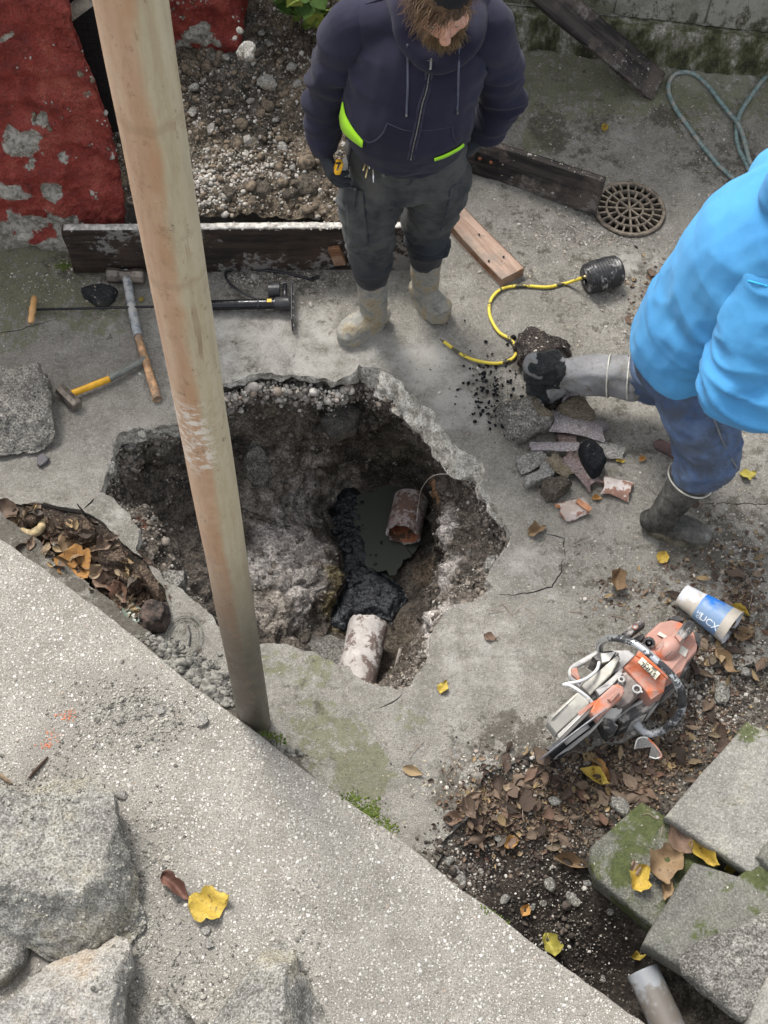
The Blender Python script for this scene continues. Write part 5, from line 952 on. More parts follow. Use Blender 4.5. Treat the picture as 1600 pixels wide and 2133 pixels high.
prism('maker_plate', [(757, 650, .2505), (792, 614, .2525), (930, 738, .2525), (892, 785, .2475)], .0012, simple('cream_label', (.60, .56, .43), .5, 0, .06), 0)
prism('rating_label', [(1060, 575, .214), (1085, 518, .214), (1142, 560, .205), (1118, 612, .205)], .003, simple('faded_label', (.42, .40, .35), .6, 0, .1), 0); prism('rating_label', [(905, 440, .222), (925, 420, .22), (990, 462, .22), (975, 478, .222)], .002, bpy.data.materials['faded_label'], 0)
# muffler ring bolts
for X, Y_, s in ((752, 856, .013), (635, 782, .009)):
    c = sw(X, Y_, .224); th = np.linspace(0, 2 * pi, 20); P = np.array([c + [s * math.cos(t), s * math.sin(t), 0] for t in th]); obj('ring_bolt', *tube(P, .0038, 8, False), M_gry, saw)
obj('ring_tail', *tube(np.array([sw(770, 866, .224), sw(795, 880, .224)]), .0035, 8), M_gry, saw)
# handlebar
P = spline([sw(470, 560, .14), sw(478, 505, .20), sw(540, 472, .27), sw(640, 478, .315), sw(760, 525, .335), (sw(900, 640, .335)), sw(1010, 745, .315), sw(1085, 870, .26), sw(1095, 990, .19), sw(1030, 1100, .12), sw(920, 1180, .06), sw(820, 1185, .04), sw(740, 1110, .05)], 9); obj('handlebar', *tube(P, .0125, 16), M_chr, saw)
ph = P[58:]; obj('rubber_sleeve', *tube(ph, .0142, 14), simple('worn_black_sleeve', (.03, .03, .032), .5, 0, .4, 40, .0005, dirt=.35, dirtc=(.35, .36, .37)), saw)
# starter grip
prism('starter_grip', [(640, 430, .19), (700, 375, .20), (770, 330, .20), (812, 335, .195), (818, 365, .19), (760, 410, .195), (690, 465, .19)], .035, M_dkp, .008); obj('grip_badge', *tube(np.array([sw(738, 380, .198), sw(738, 380, .2035)]), .0105, 18), M_or, saw); obj('grip_hub', *tube(np.array([sw(738, 380, .203), sw(738, 380, .2055)]), .006, 14), M_gry, saw)
prism('choke_lever', [(725, 470, .16), (800, 430, .17), (815, 460, .17), (780, 490, .16)], .04, M_dkp, .004)
prism('bracket', [(470, 570, .19), (560, 560, .20), (620, 580, .2), (560, 650, .2), (490, 660, .19), (415, 610, .18)], .10, M_dkp, .006); prism('bracket_face', [(480, 585, .203), (590, 572, .205), (545, 640, .205), (490, 655, .202)], .01, M_gry, .002)
# arm with belt
prism('cutting_arm', [(330, 830, .20), (600, 600, .215), (628, 618, .215), (560, 740, .21), (400, 900, .2)], .06, M_bei, .006); prism('arm_rail', [(400, 905, .175), (640, 690, .19), (660, 715, .19), (420, 935, .175)], .05, M_gry, .003); prism('arm_plate', [(560, 560, .17), (690, 560, .19), (740, 600, .2), (640, 700, .19), (560, 740, .18)], .08, M_gry, .005)
prism('arrow_mark', [(400, 830, .2012), (420, 800, .2022), (420, 812, .202), (440, 805, .202), (436, 822, .202), (420, 826, .2015), (422, 838, .2012)], .001, M_dkp, 0)
obj('side_rail', *tube(spline([sw(470, 575, .14), sw(360, 640, .12), sw(265, 700, .10), (sw(260, 770, .09)), sw(330, 830, .09)], 6), .011, 12), M_gry, saw); prism('orange_tip', [(255, 700, .118), (300, 690, .122), (330, 800, .11), (318, 812, .108), (290, 770, .11), (258, 745, .112)], .02, M_or, .003)
obj('water_hose', *tube(spline([sw(465, 655, .21), sw(440, 720, .23), sw(340, 790, .24), sw(200, 820, .23), sw(250, 830, .245), sw(330, 880, .25), sw(400, 940, .24), sw(440, 1010, .22)], 7), .0058, 10), simple('milky_hose', (.42, .42, .42), .5, 0, .1), saw)
# wheel guard: two plates round a blade, opening forward
tipw = sw(20, 1420, .06); upw = sw(430, 1040, .20); fdir = tipw - upw; fdir[2] = 0; fdir /= np.linalg.norm(fdir); sd_ = np.cross(fdir, [0, 0, 1]); bc = np.array([*(tipw - fdir * .142)[:2], .125]); 
if (sw(480, 1100, .1) - sw(330, 1000, .1)) @ sd_ < 0: sd_ = -sd_
vw = bc - np.array([0, 0, CH]); nv_ = np.cross(fdir, vw); nv_ /= np.linalg.norm(nv_); sd_ = nv_ if nv_ @ sd_ > 0 else -nv_; sd_ = sd_ + np.array([0, 0, .03]); sd_ /= np.linalg.norm(sd_)
def disc(name, c, r, t, mat, n=64, **kw): obj(name, *tube(np.array([c - sd_ * t / 2, c + sd_ * t / 2]), r, n), mat, saw, smooth=False, **kw)
disc('cutting_disc', bc, .15, .0035, simple('abrasive_disc', (.24, .24, .25), .6, .2, .2, 60)); disc('disc_flange', bc + sd_ * .008, .05, .012, M_gry)
def guard(name, r, a0_, a1_, s0, s1, mat, rin=0.02):
    th = np.radians(np.linspace(a0_, a1_, 40)); L = []
    for s, rr in ((s0, rin), (s0, r), (s1, r), (s1, rin)): L.append([bc + sd_ * s + fdir * (rr * math.cos(t)) + np.array([0, 0, rr * math.sin(t)]) for t in th])
    L = np.array(L).reshape(-1, 3); o = obj(name, L, grid_faces(4, 40), mat, saw); sm = o.modifiers.new('thickness', 'SOLIDIFY'); sm.thickness = .0025; return o
prism('guard_liner', [(180, 1200, .145), (400, 980, .18), (470, 1060, .17), (465, 1105, .16), (250, 1330, .12)], .10, simple('black_void', (.008, .008, .009), .9), 0) if False else None
prism('guard_band', [(75, 1100, .20), (100, 1055, .215), (325, 850, .25), (415, 930, .25), (395, 965, .24), (145, 1190, .19)], .05, M_bei, .012)
prism('guard_rail', [(150, 1200, .185), (395, 968, .235), (410, 985, .235), (165, 1225, .18)], .02, M_gry, .002); prism('guard_rail', [(75, 1300, .12), (170, 1218, .175), (400, 1000, .225), (408, 1012, .222), (180, 1245, .16), (95, 1310, .115)], .012, M_gry, .002)
prism('guard_side', [(130, 1370, .06), (260, 1290, .09), (415, 1165, .16), (500, 1075, .19), (495, 1060, .19), (400, 1160, .155), (240, 1280, .085)], .03, M_gry, .002)
prism('guard_lining', [(80, 1310, .075), (200, 1230, .10), (400, 1030, .13), (460, 1095, .13), (330, 1230, .09), (180, 1365, .05), (110, 1365, .05)], .02, simple('guard_black', (.010, .010, .011), .8), 0)
prism('guard_lever', [(440, 940, .245), (570, 820, .26), (610, 815, .262), (650, 835, .26), (660, 870, .255), (640, 910, .25), (500, 1040, .235), (455, 1095, .225), (400, 1030, .235)], .03, M_or, .007); prism('lever_lip', [(300, 1030, .222), (440, 935, .246), (440, 965, .242), (320, 1062, .218)], .015, M_or, .003); prism('lever_grip', [(530, 930, .262), (600, 865, .268), (625, 880, .266), (560, 950, .258)], .012, M_or, .004)
prism('spiked_foot', [(478, 1085, .14), (520, 1060, .15), (612, 1130, .14), (600, 1165, .13), (550, 1195, .11), (515, 1165, .115), (500, 1130, .13)], .08, M_dkp, .004)
prism('belt_housing', [(520, 1000, .17), (640, 990, .18), (640, 1020, .175), (580, 1080, .16), (500, 1060, .16)], .08, M_gry, .004); prism('rail_block', [(440, 860, .21), (500, 820, .218), (620, 720, .222), (650, 735, .222), (560, 830, .218), (470, 905, .21)], .03, M_gry, .003)
def text_on(name, body, c, xdir, ydir, size, mat, parent, ext=.0006, align='CENTER'):
    cu = bpy.data.curves.new(name, 'FONT'); cu.body = body; cu.size = size; cu.extrude = ext; cu.align_x = align; cu.align_y = 'CENTER'; cu.resolution_u = 3; to = bpy.data.objects.new(name, cu)
    me = bpy.data.meshes.new_from_object(to); bpy.data.objects.remove(to); me.materials.clear(); me.materials.append(mat); x = np.array(xdir) / np.linalg.norm(xdir); z = np.cross(x, ydir); z /= np.linalg.norm(z); y = np.cross(z, x)
    Mx = Matrix([[x[0], y[0], z[0], c[0]], [x[1], y[1], z[1], c[1]], [x[2], y[2], z[2], c[2]], [0, 0, 0, 1]]); me.transform(Matrix.Translation(-Vector(world_loc(parent))) @ Mx); o = bpy.data.objects.new(name, me); link(o, parent); return o
M_ink = simple('black_ink', (.03, .03, .032), .6)
tx = sw(785, 655, .25) - sw(895, 755, .25); ty = sw(800, 690, .25) - sw(835, 655, .25)
text_on('lettering', 'STIHL', sw(838, 706, .2525), tx, ty, .025, M_ink, saw); text_on('small_lettering', '080 · TS', sw(862, 684, .2545), tx, ty, .013, M_ink, saw)

# ================================================================ paper cup
M_cup = simple('cup_white', (.48, .49, .52), .5, 0, .08, 12, .0003, dirt=.45, dirtc=(.36, .32, .26)); M_cupb = simple('cup_blue', (.012, .13, .46), .4, 0, .12, 9, .0002, dirt=.3, dirtc=(.18, .26, .36))
c0 = G(1420, 1238, .048); c1 = G(1527, 1308, .066); d = (c1 - c0); Lc = np.linalg.norm(d); d /= Lc; cup = thing('paper_cup', 'large white and blue paper cup lying on its side among the leaves', 'cup', c0)
rr = lambda t: .040 + .024 * t + (.004 if t > .3 else 0) * min(1, (t - .3) / .06 if t > .3 else 0) * 0 + .004 * float(t > .32)
def cseg(name, t0, t1, mat, r=rr, n=44, cap=False, steps=8):
    ts = np.linspace(t0, t1, steps); obj(name, *tube(np.array([c0 + d * Lc * t for t in ts]), np.array([r(t) for t in ts]), n, cap), mat, cup)
ts = [0, .004, .28, .31, .33, .36]; obj('lower_wall', *tube(np.array([c0 + d * Lc * t for t in ts]), np.array([.037, .041, .047, .048, .0505, .051]), 44, False), M_cup, cup); cseg('blue_band', .36, .83, M_cupb, lambda t: .051 + .0115 * (t - .36) / .47); ts = [.83, .9, .97, .985, 1.]; obj('upper_wall', *tube(np.array([c0 + d * Lc * t for t in ts]), np.array([.0625, .064, .0655, .069, .067]), 44, False), M_cup, cup)
obj('inner_wall', *tube(np.array([c0 + d * Lc * t for t in (1., .97, .4, .02)]), np.array([.067, .0635, .048, .038]), 44, False), M_cup, cup); obj('bottom', *tube(np.array([c0 + d * Lc * .0, c0 + d * Lc * .015]), .0375, 44), M_cup, cup)
# letters wrapped on the band
def cup_text(s, t, phi, size):
    T_, Aa, Bb = frames(np.array([c0, c1])); cu = bpy.data.curves.new('t', 'FONT'); cu.body = s; cu.size = size; cu.extrude = .0004; cu.align_x = 'CENTER'; cu.align_y = 'CENTER'; to = bpy.data.objects.new('t', cu); me = bpy.data.meshes.new_from_object(to); bpy.data.objects.remove(to)
    vc_ = np.zeros(len(me.vertices) * 3); me.vertices.foreach_get('co', vc_); vc_ = vc_.reshape(-1, 3); tt_ = t + vc_[:, 0] / Lc; r = .051 + .0115 * (tt_ - .36) / .47 + .0006 + vc_[:, 2]; ph_ = phi - vc_[:, 1] / .056
    W_ = c0 + d * (Lc * tt_)[:, None] + Aa[0] * (np.cos(ph_) * r)[:, None] + Bb[0] * (np.sin(ph_) * r)[:, None]; F_ = [tuple(p.vertices) for p in me.polygons]; obj('lettering', W_, F_, bpy.data.materials.get('cup_ink') or simple('cup_ink', (.72, .76, .82), .5, 0, .05), cup, smooth=False)
_, Aa, Bb = frames(np.array([c0, c1])); vdir = np.array([0, 0, CH]) - (c0 + c1) / 2; vdir /= np.linalg.norm(vdir); phv = math.atan2(vdir @ Bb[0], vdir @ Aa[0])
sgn = 1 if (np.cross(d, vdir) @ (ray(1400, 1300) - ray(1400, 1280))) * 1 != 0 else 1
low = (G(1450, 1300, .03) - G(1480, 1260, .03)); low /= np.linalg.norm(low); dph = .55 if (math.cos(phv + .55) * (Aa[0] @ low) + math.sin(phv + .55) * (Bb[0] @ low)) > (math.cos(phv - .55) * (Aa[0] @ low) + math.sin(phv - .55) * (Bb[0] @ low)) else -.55
cup_text('UCX', .66, phv + dph, .036); cup_text('HE', .46, phv + dph * .75, .02); cup_text('CB', .47, phv + dph * 1.3, .018)
# safety goggles scrap
P = spline([G(x, y, z) for x, y, z in [(1322, 1560, .02), (1328, 1540, .035), (1345, 1536, .04), (1360, 1548, .035), (1372, 1562, .03), (1378, 1575, .02), (1366, 1580, .015), (1352, 1576, .012)]], 6)
gg = thing('safety_goggles', 'dirty clear and orange safety goggles half buried in leaves near the saw', 'goggles', P[0]); obj('orange_rim', *tube(P[14:34], .003, 8), M_or, gg); obj('clear_frame', *tube(P, .0026, 8), simple('milky_frame', (.4, .4, .38), .3), gg)
lens = Mt('clear_lens', .15); lens.b.inputs['Transmission Weight'].default_value = .9; lens.b.inputs['Base Color'].default_value = (.8, .8, .78, 1); V = np.vstack([P, P.mean(0) + [0, 0, .012]]); obj('lens', V, [(i, i + 1, len(P)) for i in range(len(P) - 1)], lens.m, gg)
# glass jar and round lid in the trench
gl = Mt('greenish_glass', .3); gl.b.inputs['Transmission Weight'].default_value = .35; gl.b.inputs['Base Color'].default_value = (.20, .24, .19, 1)
shard('glass_shard', 'curved pale green glass shard lying in the leaf-filled trench', G(252, 1246, .02), G(292, 1300, .02), .05, 1.3, .004, gl.m, 3.3)
lt = thing('round_lid', 'round clear ring with a black strip pressed on the concrete between trench and waste pipe', 'lid', G(384, 1328, 0)); c = G(384, 1328, .0); c[2] = float(zg(c[None])[0]) + .012; th = np.linspace(0, 2 * pi, 49)
P = np.array([c + [.062 * math.cos(t), .078 * math.sin(t), .004 * math.cos(t)] for t in th]); obj('rim', *tube(P, .0022, 6, False), simple('lid_plastic', (.11, .11, .09), .5), lt)
P2_ = c + (P - c) * .8; obj('rim', *tube(P2_ - [0, 0, .003], .0012, 6, False), bpy.data.materials['lid_plastic'], lt)
obj('black_strip', *tube(spline([G(392, 1303, .008), G(396, 1322, .009), G(394, 1345, .008)], 6), .0028, 6), M_blkp, lt)
# ================================================================ people
def organic(name, tubes, mat, parent, voxel=.009, smooth=6, disp=None, subs=True, **kw):
    """one continuous surface grown from overlapping tapered limbs: [(points, radii, radii2 or None, up), ...] or (V, F) lumps"""
    mb = MB()
    for t in tubes:
        if len(t) == 2: mb.add(*t); continue
        P, r, r2, up = t; mb.add(*tube(P, r, 20, True, up, r2))
        for e, q in ((0, 1), (-1, 1)):
            V, F = ico(3); rr_ = r[e] if hasattr(r, '__len__') else r; r22 = rr_ if r2 is None else (r2[e] if hasattr(r2, '__len__') else r2); T_, A_, B_ = frames(P, up); mb.add((V * [min(rr_, r22) * (.30 if max(rr_, r22) > .12 else .8), rr_ * .98, r22 * .98]) @ np.array([T_[e], A_[e], B_[e]]) + P[e], F)
    V, F = mb.get(); me = mesh('tmp', V, F); o = bpy.data.objects.new('tmp', me); COL.objects.link(o)
    m1 = o.modifiers.new('r', 'REMESH'); m1.mode = 'VOXEL'; m1.voxel_size = voxel; m2 = o.modifiers.new('s', 'SMOOTH'); m2.factor = .5; m2.iterations = smooth
    dg = bpy.context.evaluated_depsgraph_get(); e = o.evaluated_get(dg); m_ = e.to_mesh(); V = np.zeros(len(m_.vertices) * 3); m_.vertices.foreach_get('co', V); V = V.reshape(-1, 3); N = np.zeros(len(V) * 3); m_.vertices.foreach_get('normal', N); N = N.reshape(-1, 3); F = [tuple(p.vertices) for p in m_.polygons]; e.to_mesh_clear(); bpy.data.objects.remove(o)
    if disp is not None: V = V + N * disp(V)[:, None]
    V2 = V; o = obj(name, V2, F, mat, parent, **kw); t = BVHTree.FromPolygons([Vector(v) for v in V2.tolist()], F); return o, t
def limb(pts, rs, k=6, r2=None, up=(0, 1, 0)):
    P = spline(pts, k); t = np.linspace(0, len(pts) - 1, len(P)); R_ = np.interp(t, range(len(pts)), rs); return (P, R_, None if r2 is None else np.interp(t, range(len(pts)), r2), up)
def fabric(name, c, c2=None, sc=5, fuzz=.0006, rough=.92, dirt=0., dirtc=(.3, .28, .24), low=None):
    m = Mt(name, rough, spec=.15); n = m.noise(sc, 5, .6); f = m.noise(420, 3, .7); cc = m.mix(m.mr(n, .2, .8, 0, 1), c, c2 or tuple(q * 1.3 for q in c)); cc = m.mix(m.mr(f, .5, 1., 0, .35), cc, tuple(min(1, q * 1.7 + .003) for q in c))
    if dirt: cc = m.mix(m.mth('MULTIPLY', m.mr(m.noise(7, 8, .75), .85 - dirt * .6, 1.05 - dirt * .4), .75), cc, dirtc)
    if low: cc = m.mix(m.mth('MULTIPLY', m.mr(m.xyz()[2], low[1], low[0]), m.mr(m.noise(6, 7, .7), .15, .8, .15, .85)), cc, low[2])
    m.col(cc); m.bump(f, fuzz, .7); m.b.inputs['Sheen Weight'].default_value = .06; m.b.inputs['Sheen Roughness'].default_value = .6; return m.m
J = GY
# ---------------------------------------------------------------- worker in the dark hoodie
W1 = thing('person', 'standing worker in a dark navy hoodie, cargo trousers and muddy boots', 'person', G(830, 660, 0))
M_navy = fabric('navy_fleece', (.010, .0098, .021), (.017, .016, .032), 4); M_trs = fabric('dark_work_cotton', (.006, .009, .013), (.012, .017, .023), 5, .0008, dirt=.26, dirtc=(.05, .058, .064), low=(.60, .34, (.085, .084, .078)))
M_bootm = Mt('muddy_rubber', .75); _n = M_bootm.noise(16, 8, .72); _g = M_bootm.noise(70, 5, .7); M_bootm.col(M_bootm.mix(M_bootm.mr(_g, .4, .9, 0, .5), M_bootm.ramp(_n, [(.1, (.13, .128, .115)), (.45, (.25, .245, .22)), (.66, (.30, .25, .165)), (.9, (.21, .15, .085))]), (.38, .355, .30))); M_bootm.bump(_n, .006); M_bootm.bump(_g, .003); M_bootm = M_bootm.m
M_neo = fabric('black_neoprene', (.018, .018, .02), None, 8, .0004, .7); M_glv = fabric('black_glove', (.010, .012, .016), (.02, .024, .03), 20, .0006, .6); M_vis = fabric('hi_vis_yellow', (.30, .62, .02), (.36, .68, .04), 5, .0004)
M_skin = simple('skin', (.50, .27, .19), .5, 0, .12, 25, .0004); M_skin.node_tree.nodes['Principled BSDF'].inputs['Subsurface Weight'].default_value = .15; M_skin.node_tree.nodes['Principled BSDF'].inputs['Subsurface Radius'].default_value = (.01, .004, .002)
X_ = np.array([1., 0, 0])
hipc = J(845, 345, 3.30); hL, hR = hipc + [-.105, 0, -.05], hipc + [.115, .01, -.05]
kL = J(768, 480, 3.24); kR = J(890, 462, 3.40); aL = np.array([*G(768, 655, .10)[:2], .10]) ; aR = np.array([*G(890, 610, .10)[:2], .10]); tL = G(716, 700, .035); tR = G(922, 655, .035)
aL = G(778, 640, .12); aR = G(886, 590, .12)
shL, shR = J(730, 56, 3.24), J(1018, 58, 3.24); neck = J(905, 20, 3.20); headc = J(924, -10, 3.07)
elL, elR = J(682, 208, 3.27), J(1046, 198, 3.36); wrL, wrR = J(675, 296, 3.24), J(1014, 268, 3.36)
hem = hipc + [.0, -.01, .02]; belly = J(852, 225, 3.20); chest = J(875, 110, 3.22); upch = J(885, 62, 3.24)
f_ = np.array([.10, -.80, -.60]); f_ /= np.linalg.norm(f_); u_ = np.array([0, -.60, .80]); u_ = u_ - (u_ @ f_) * f_; u_ /= np.linalg.norm(u_); r_ = np.cross(f_, u_)
H = lambda a, b, c: headc + r_ * a + f_ * b + u_ * c
# body: head, neck, trunk and limbs as one surface under the clothes
Vi, Fi = ico(3); skull = (Vi * [.078, .098, .105]) @ np.array([r_, f_, u_]) + H(0, -.005, .03); jaw = (Vi * [.06, .062, .068]) @ np.array([r_, f_, u_]) + H(0, .045, -.05); nose = (Vi * [.015, .022, .030]) @ np.array([r_, f_, u_]) + H(0, .102, .0); ntip = (Vi * .0175) + H(0, .118, -.018); chk = [(Vi * .030) + H(s * .04, .062, -.012) for s in (-1, 1)]; brow = (Vi * [.055, .02, .014]) @ np.array([r_, f_, u_]) + H(0, .078, .032); lips = (Vi * [.025, .012, .010]) @ np.array([r_, f_, u_]) + H(0, .098, -.052)
ears = [(Vi * [.010, .022, .032]) @ np.array([r_, f_, u_]) + H(s * .082, -.005, .0) for s in (-1, 1)]
organic('body', [(skull, Fi), (jaw, Fi), (nose, Fi), (ntip, Fi), (brow, Fi), (lips, Fi)] + [(c, Fi) for c in chk + ears] + [limb([H(0, -.02, -.03), neck + [0, .02, -.03], upch + [0, 0, -.03]], [.056, .055, .05]), limb([upch, chest, belly, hipc], [.08, .12, .13, .10], up=(0, 1, 0)), limb([upch, shL, elL, wrL], [.06, .055, .042, .032]), limb([upch, shR, elR, wrR], [.06, .055, .042, .032]), limb([hL, kL, aL], [.10, .06, .045]), limb([hR, kR, aR], [.10, .06, .045])], M_skin, W1, .006, 2)
for s in (-1, 1):
    V, F = ico(2); e = obj('eye', V * .0115 + H(s * .033, .078, .008), F, simple('eye_white', (.45, .42, .40), .3, 0, .02) if 'eye_white' not in bpy.data.materials else bpy.data.materials['eye_white'], W1)
    obj('iris', V * [.0085, .0085, .0085] + H(s * .033, .0815, .003), F, M_iron, e)
# trousers
def folds(axis_pts, amp, fr=16.):
    def fn(V):
        q = V * np.array([5, 5, fr]) ; d = fbm(q, 3) * amp + (1 - np.abs(pn(V * np.array([7, 7, 22]) + 3)) * 2) ** 3 * amp * .5
        k = np.zeros(len(V)) + .42
        for c, r in axis_pts: k = np.maximum(k, sstep(r, r * .2, np.linalg.norm(V - c, axis=1)))
        return d * k + fbm(V * 60, 2) * .0006
    return fn
hemL, hemR = kL * .38 + aL * .62, kR * .38 + aR * .62; hemL = aL + (kL - aL) * .66; hemR = aR + (kR - aR) * .66
tr, tr_t = organic('trousers', [limb([hipc + [0, 0, .17], hipc + [0, 0, .04], hipc + [0, 0, -.06]], [.195, .212, .20], r2=[.145, .152, .14], up=(1, 0, 0)), limb([hL, hL * .5 + kL * .5 + [-.015, 0, 0], kL, hemL], [.125, .112, .090, .082], 8), limb([hR, hR * .5 + kR * .5 + [.01, 0, 0], kR, hemR], [.125, .108, .088, .080], 8)], M_trs, W1, .009, 5, folds([(kL, .22), (kR, .22), (hemL, .15), (hemR, .15), (hipc + [0, -.1, -.1], .2)], .026, 15))
# boots
def boot(a_, toe, top, s, nm, heel=.075, mat=None, cuff=None, rtop=.064, parent=W1, matc=None, sole=None):
    g_ = np.array([*a_[:2], .0]); d = toe - a_; d[2] = 0; d /= np.linalg.norm(d); hl = g_ - d * .045 + [0, 0, .05]; mid = g_ + d * .10 + [0, 0, .055]; te = np.array([*toe[:2], 0]) + [0, 0, .045]
    up = np.array([0, 0, 1.])
    o, t = organic(nm, [limb([top, top * .5 + a_ * .5, a_, g_ + [0, 0, .07]], [rtop, .060, .056, .052]), limb([hl, g_ + [0, 0, .055], mid, te - d * .03, te], [.040, .046, .051, .050, .040], r2=[.045, .05, .048, .040, .032], up=np.cross(d, up))], mat or M_bootm, parent, .007, 3, lambda V: fbm(V * 18 + s, 3) * .004 + sstep(.20, .03, V[:, 2]) * np.abs(fbm(V * 30 + s, 3)) * .003)
    P = densify(np.array([hl[:2] + [-d[1] * w, d[0] * w] for w in (-.03, .03)] + [g_[:2] + [-d[1] * .045, d[0] * .045], mid[:2] + [-d[1] * .054, d[0] * .054], te[:2] - d[:2] * .01 + [-d[1] * .045, d[0] * .045], te[:2] + d[:2] * .03, te[:2] - d[:2] * .01 - [-d[1] * .045, d[0] * .045], mid[:2] - [-d[1] * .054, d[0] * .054], g_[:2] - [-d[1] * .045, d[0] * .045]]), .02)
    P[:, :] = (P + np.roll(P, 1, 0) + np.roll(P, -1, 0)) / 3; c = P.mean(0); L = [np.c_[c + (P - c) * k_, np.full(len(P), z)] for k_, z in ((.90, .055), (1.03, .040), (1.06, .018), (1.02, .002))]; n = len(P); V = np.array(L).reshape(-1, 3); V += fbm(V * 30, 3)[:, None] * .0025
    obj('sole', V, [tuple(f) for f in grid_faces(4, n, False, True)] + [tuple(range(n))[::-1], tuple(range(3 * n, 4 * n))], sole or M_bootm, o); return o, t
for a_, t_, k_, hm, s in ((aL, tL, kL, hemL, 1.), (aR, tR, kR, hemR, 5.)):
    top = a_ + (k_ - a_) * .42; o, t = boot(a_, t_, top, s, 'boot'); cf, _ = organic('boot_cuff', [limb([a_ + (k_ - a_) * .42, a_ + (k_ - a_) * .66], [.0665, .078])], M_neo, W1, .006, 2, lambda V: fbm(V * np.array([8, 8, 30]), 2) * .004)
# hoodie
def armfold(c1, c2):
    def fn(V):
        base = fbm(V * np.array([4, 4, 5]), 3) * .009 + fbm(V * 60, 2) * .0005; k = np.zeros(len(V))
        for c, r in c1: k = np.maximum(k, sstep(r, r * .15, np.linalg.norm(V - c, axis=1)))
        rg = (1 - np.abs(pn(V * np.array([6, 6, 17]) + 7)) * 2); k2 = np.zeros(len(V))
        for c, r in c2: k2 = np.maximum(k2, sstep(r, r * .15, np.linalg.norm(V - c, axis=1)))
        rg2 = 1 - np.abs(pn(V * np.array([9, 6, 9]) + 3)) * 2
        return base + k * rg * .019 + k2 * rg2 * .020 + (1 - np.abs(pn(V * np.array([3.2, 3.2, 7]) + 11)) * 2) * .007
    return fn
cuL, cuR = wrL + (elL - wrL) * .02, wrR + (elR - wrR) * .02
hd, hd_t = organic('hoodie', [
    limb([upch + [0, .01, .035], upch + [0, 0, -.02], chest + [0, 0, 0], belly + [0, 0, .02], belly + [0, .015, -.05], hem + [0, .005, .205], hem + [0, .01, .175]], [.145, .18, .195, .207, .212, .208, .200], 8, r2=[.085, .12, .158, .182, .187, .178, .160], up=(1, 0, 0)),
    limb([neck + [-.07, .02, -.04], shL + [.05, 0, .02]], [.075, .08]), limb([neck + [.07, .02, -.04], shR + [-.05, 0, .02]], [.075, .08]),
    limb([neck + [-.11, .02, -.02], neck + [-.10, .09, .02], neck + [0, .14, .03], neck + [.10, .09, .02], neck + [.11, .02, -.02]], [.045, .06, .07, .06, .045]),
    limb([neck + [-.09, .02, .03], J(846, 20, 3.16), J(850, 70, 3.12), J(872, 108, 3.09), J(908, 128, 3.08), J(948, 114, 3.08), J(982, 74, 3.11), neck + [.115, .04, .0]], [.055, .045, .036, .030, .032, .030, .030, .035], 6)],
    M_navy, W1, .0085, 5, armfold([(elL, .2), (elR, .2), (hem + [0, -.12, .12], .24), (wrL, .1), (wrR, .1)], [(shL + [.05, -.05, -.12], .16), (shR + [-.05, -.05, -.12], .16)]))
for sh_, el_, cu_, sx in ((shL, elL, cuL, -1), (shR, elR, cuR, 1)):
    sl_, _t = organic('sleeve', [limb([sh_ + [-.07 * sx, .01, .015], sh_, sh_ * .5 + el_ * .5 + [.012 * sx, 0, 0], el_, (el_ + wrL * (sx < 0) + wrR * (sx > 0)) / 2 + [.005 * sx, 0, 0], cu_], [.078, .083, .071, .064, .058, .049], 7)], M_navy, W1, .0075, 4, armfold([(el_, .22), (cu_, .12), (sh_ * .4 + el_ * .6, .16)], [(sh_ + [-.05 * sx, -.05, -.12], .16)]))
for c_, e_ in ((wrL, elL), (wrR, elR)):
    dd_ = (e_ - c_) / np.linalg.norm(e_ - c_); tt_ = np.linspace(-.028, .045, 10); P = np.array([c_ + dd_ * t for t in tt_]); obj('cuff', *tube(P, np.interp(tt_, [-.028, -.02, .035, .045], [.040, .0475, .0535, .050]), 28), M_navy, hd)
hw = np.array([hem + [.23 * math.cos(a), .165 * math.sin(a) + .0, .035 + .006 * math.sin(3 * a)] for a in np.linspace(0, 2 * pi, 60, endpoint=False)])
def onb(px, tr_, off=.002, k=5, z=None):
    P = [camhit(x, y, off, tr_) for x, y in px]; P = [p[0] for p in P if p is not None]; return spline(P, k) if len(P) > 1 else None
M_seam = fabric('navy_ribbing', (.022, .020, .036), (.035, .033, .052), 30); M_zip = simple('zip_metal', (.16, .155, .15), .35, .7, .2, 200); M_cord = fabric('grey_cord', (.065, .07, .095), None, 40)
def strip(name, px, tr_, w, t, mat, parent, off=.001, k=5, n=6):
    P = onb(px, tr_, off, k)
    if P is None: return
    return obj(name, *tube(P, t, n, True, (0, 0, 1), t) if w is None else tube(P, w, 8, True, (0, 1, .4), t), mat, parent)
strip('zip', [(897, 125), (893, 160), (888, 190), (880, 215), (875, 240), (868, 275), (862, 300), (856, 332)], hd_t, None, .0028, M_zip, hd, .0015)
for dx_ in (-6, 6): strip('zip_tape', [(898 + dx_, 125), (893 + dx_, 160), (888 + dx_, 190), (880 + dx_, 215), (875 + dx_, 240), (868 + dx_, 275), (862 + dx_, 300), (856 + dx_, 332)], hd_t, None, .0045, M_seam, hd, -.001)
strip('zip_pull', [(898, 122), (898, 142)], hd_t, None, .0045, M_zip, hd, .005)
for px in ([(849, 92), (850, 130), (850, 180), (848, 215), (847, 242)], [(958, 92), (955, 140), (953, 190), (951, 235)]): strip('drawstring', px, hd_t, None, .0035, M_cord, hd, .003); strip('cord_tip', [(px[-1][0], px[-1][1] - 6), px[-1]], hd_t, None, .0036, M_zip, hd, .0045)
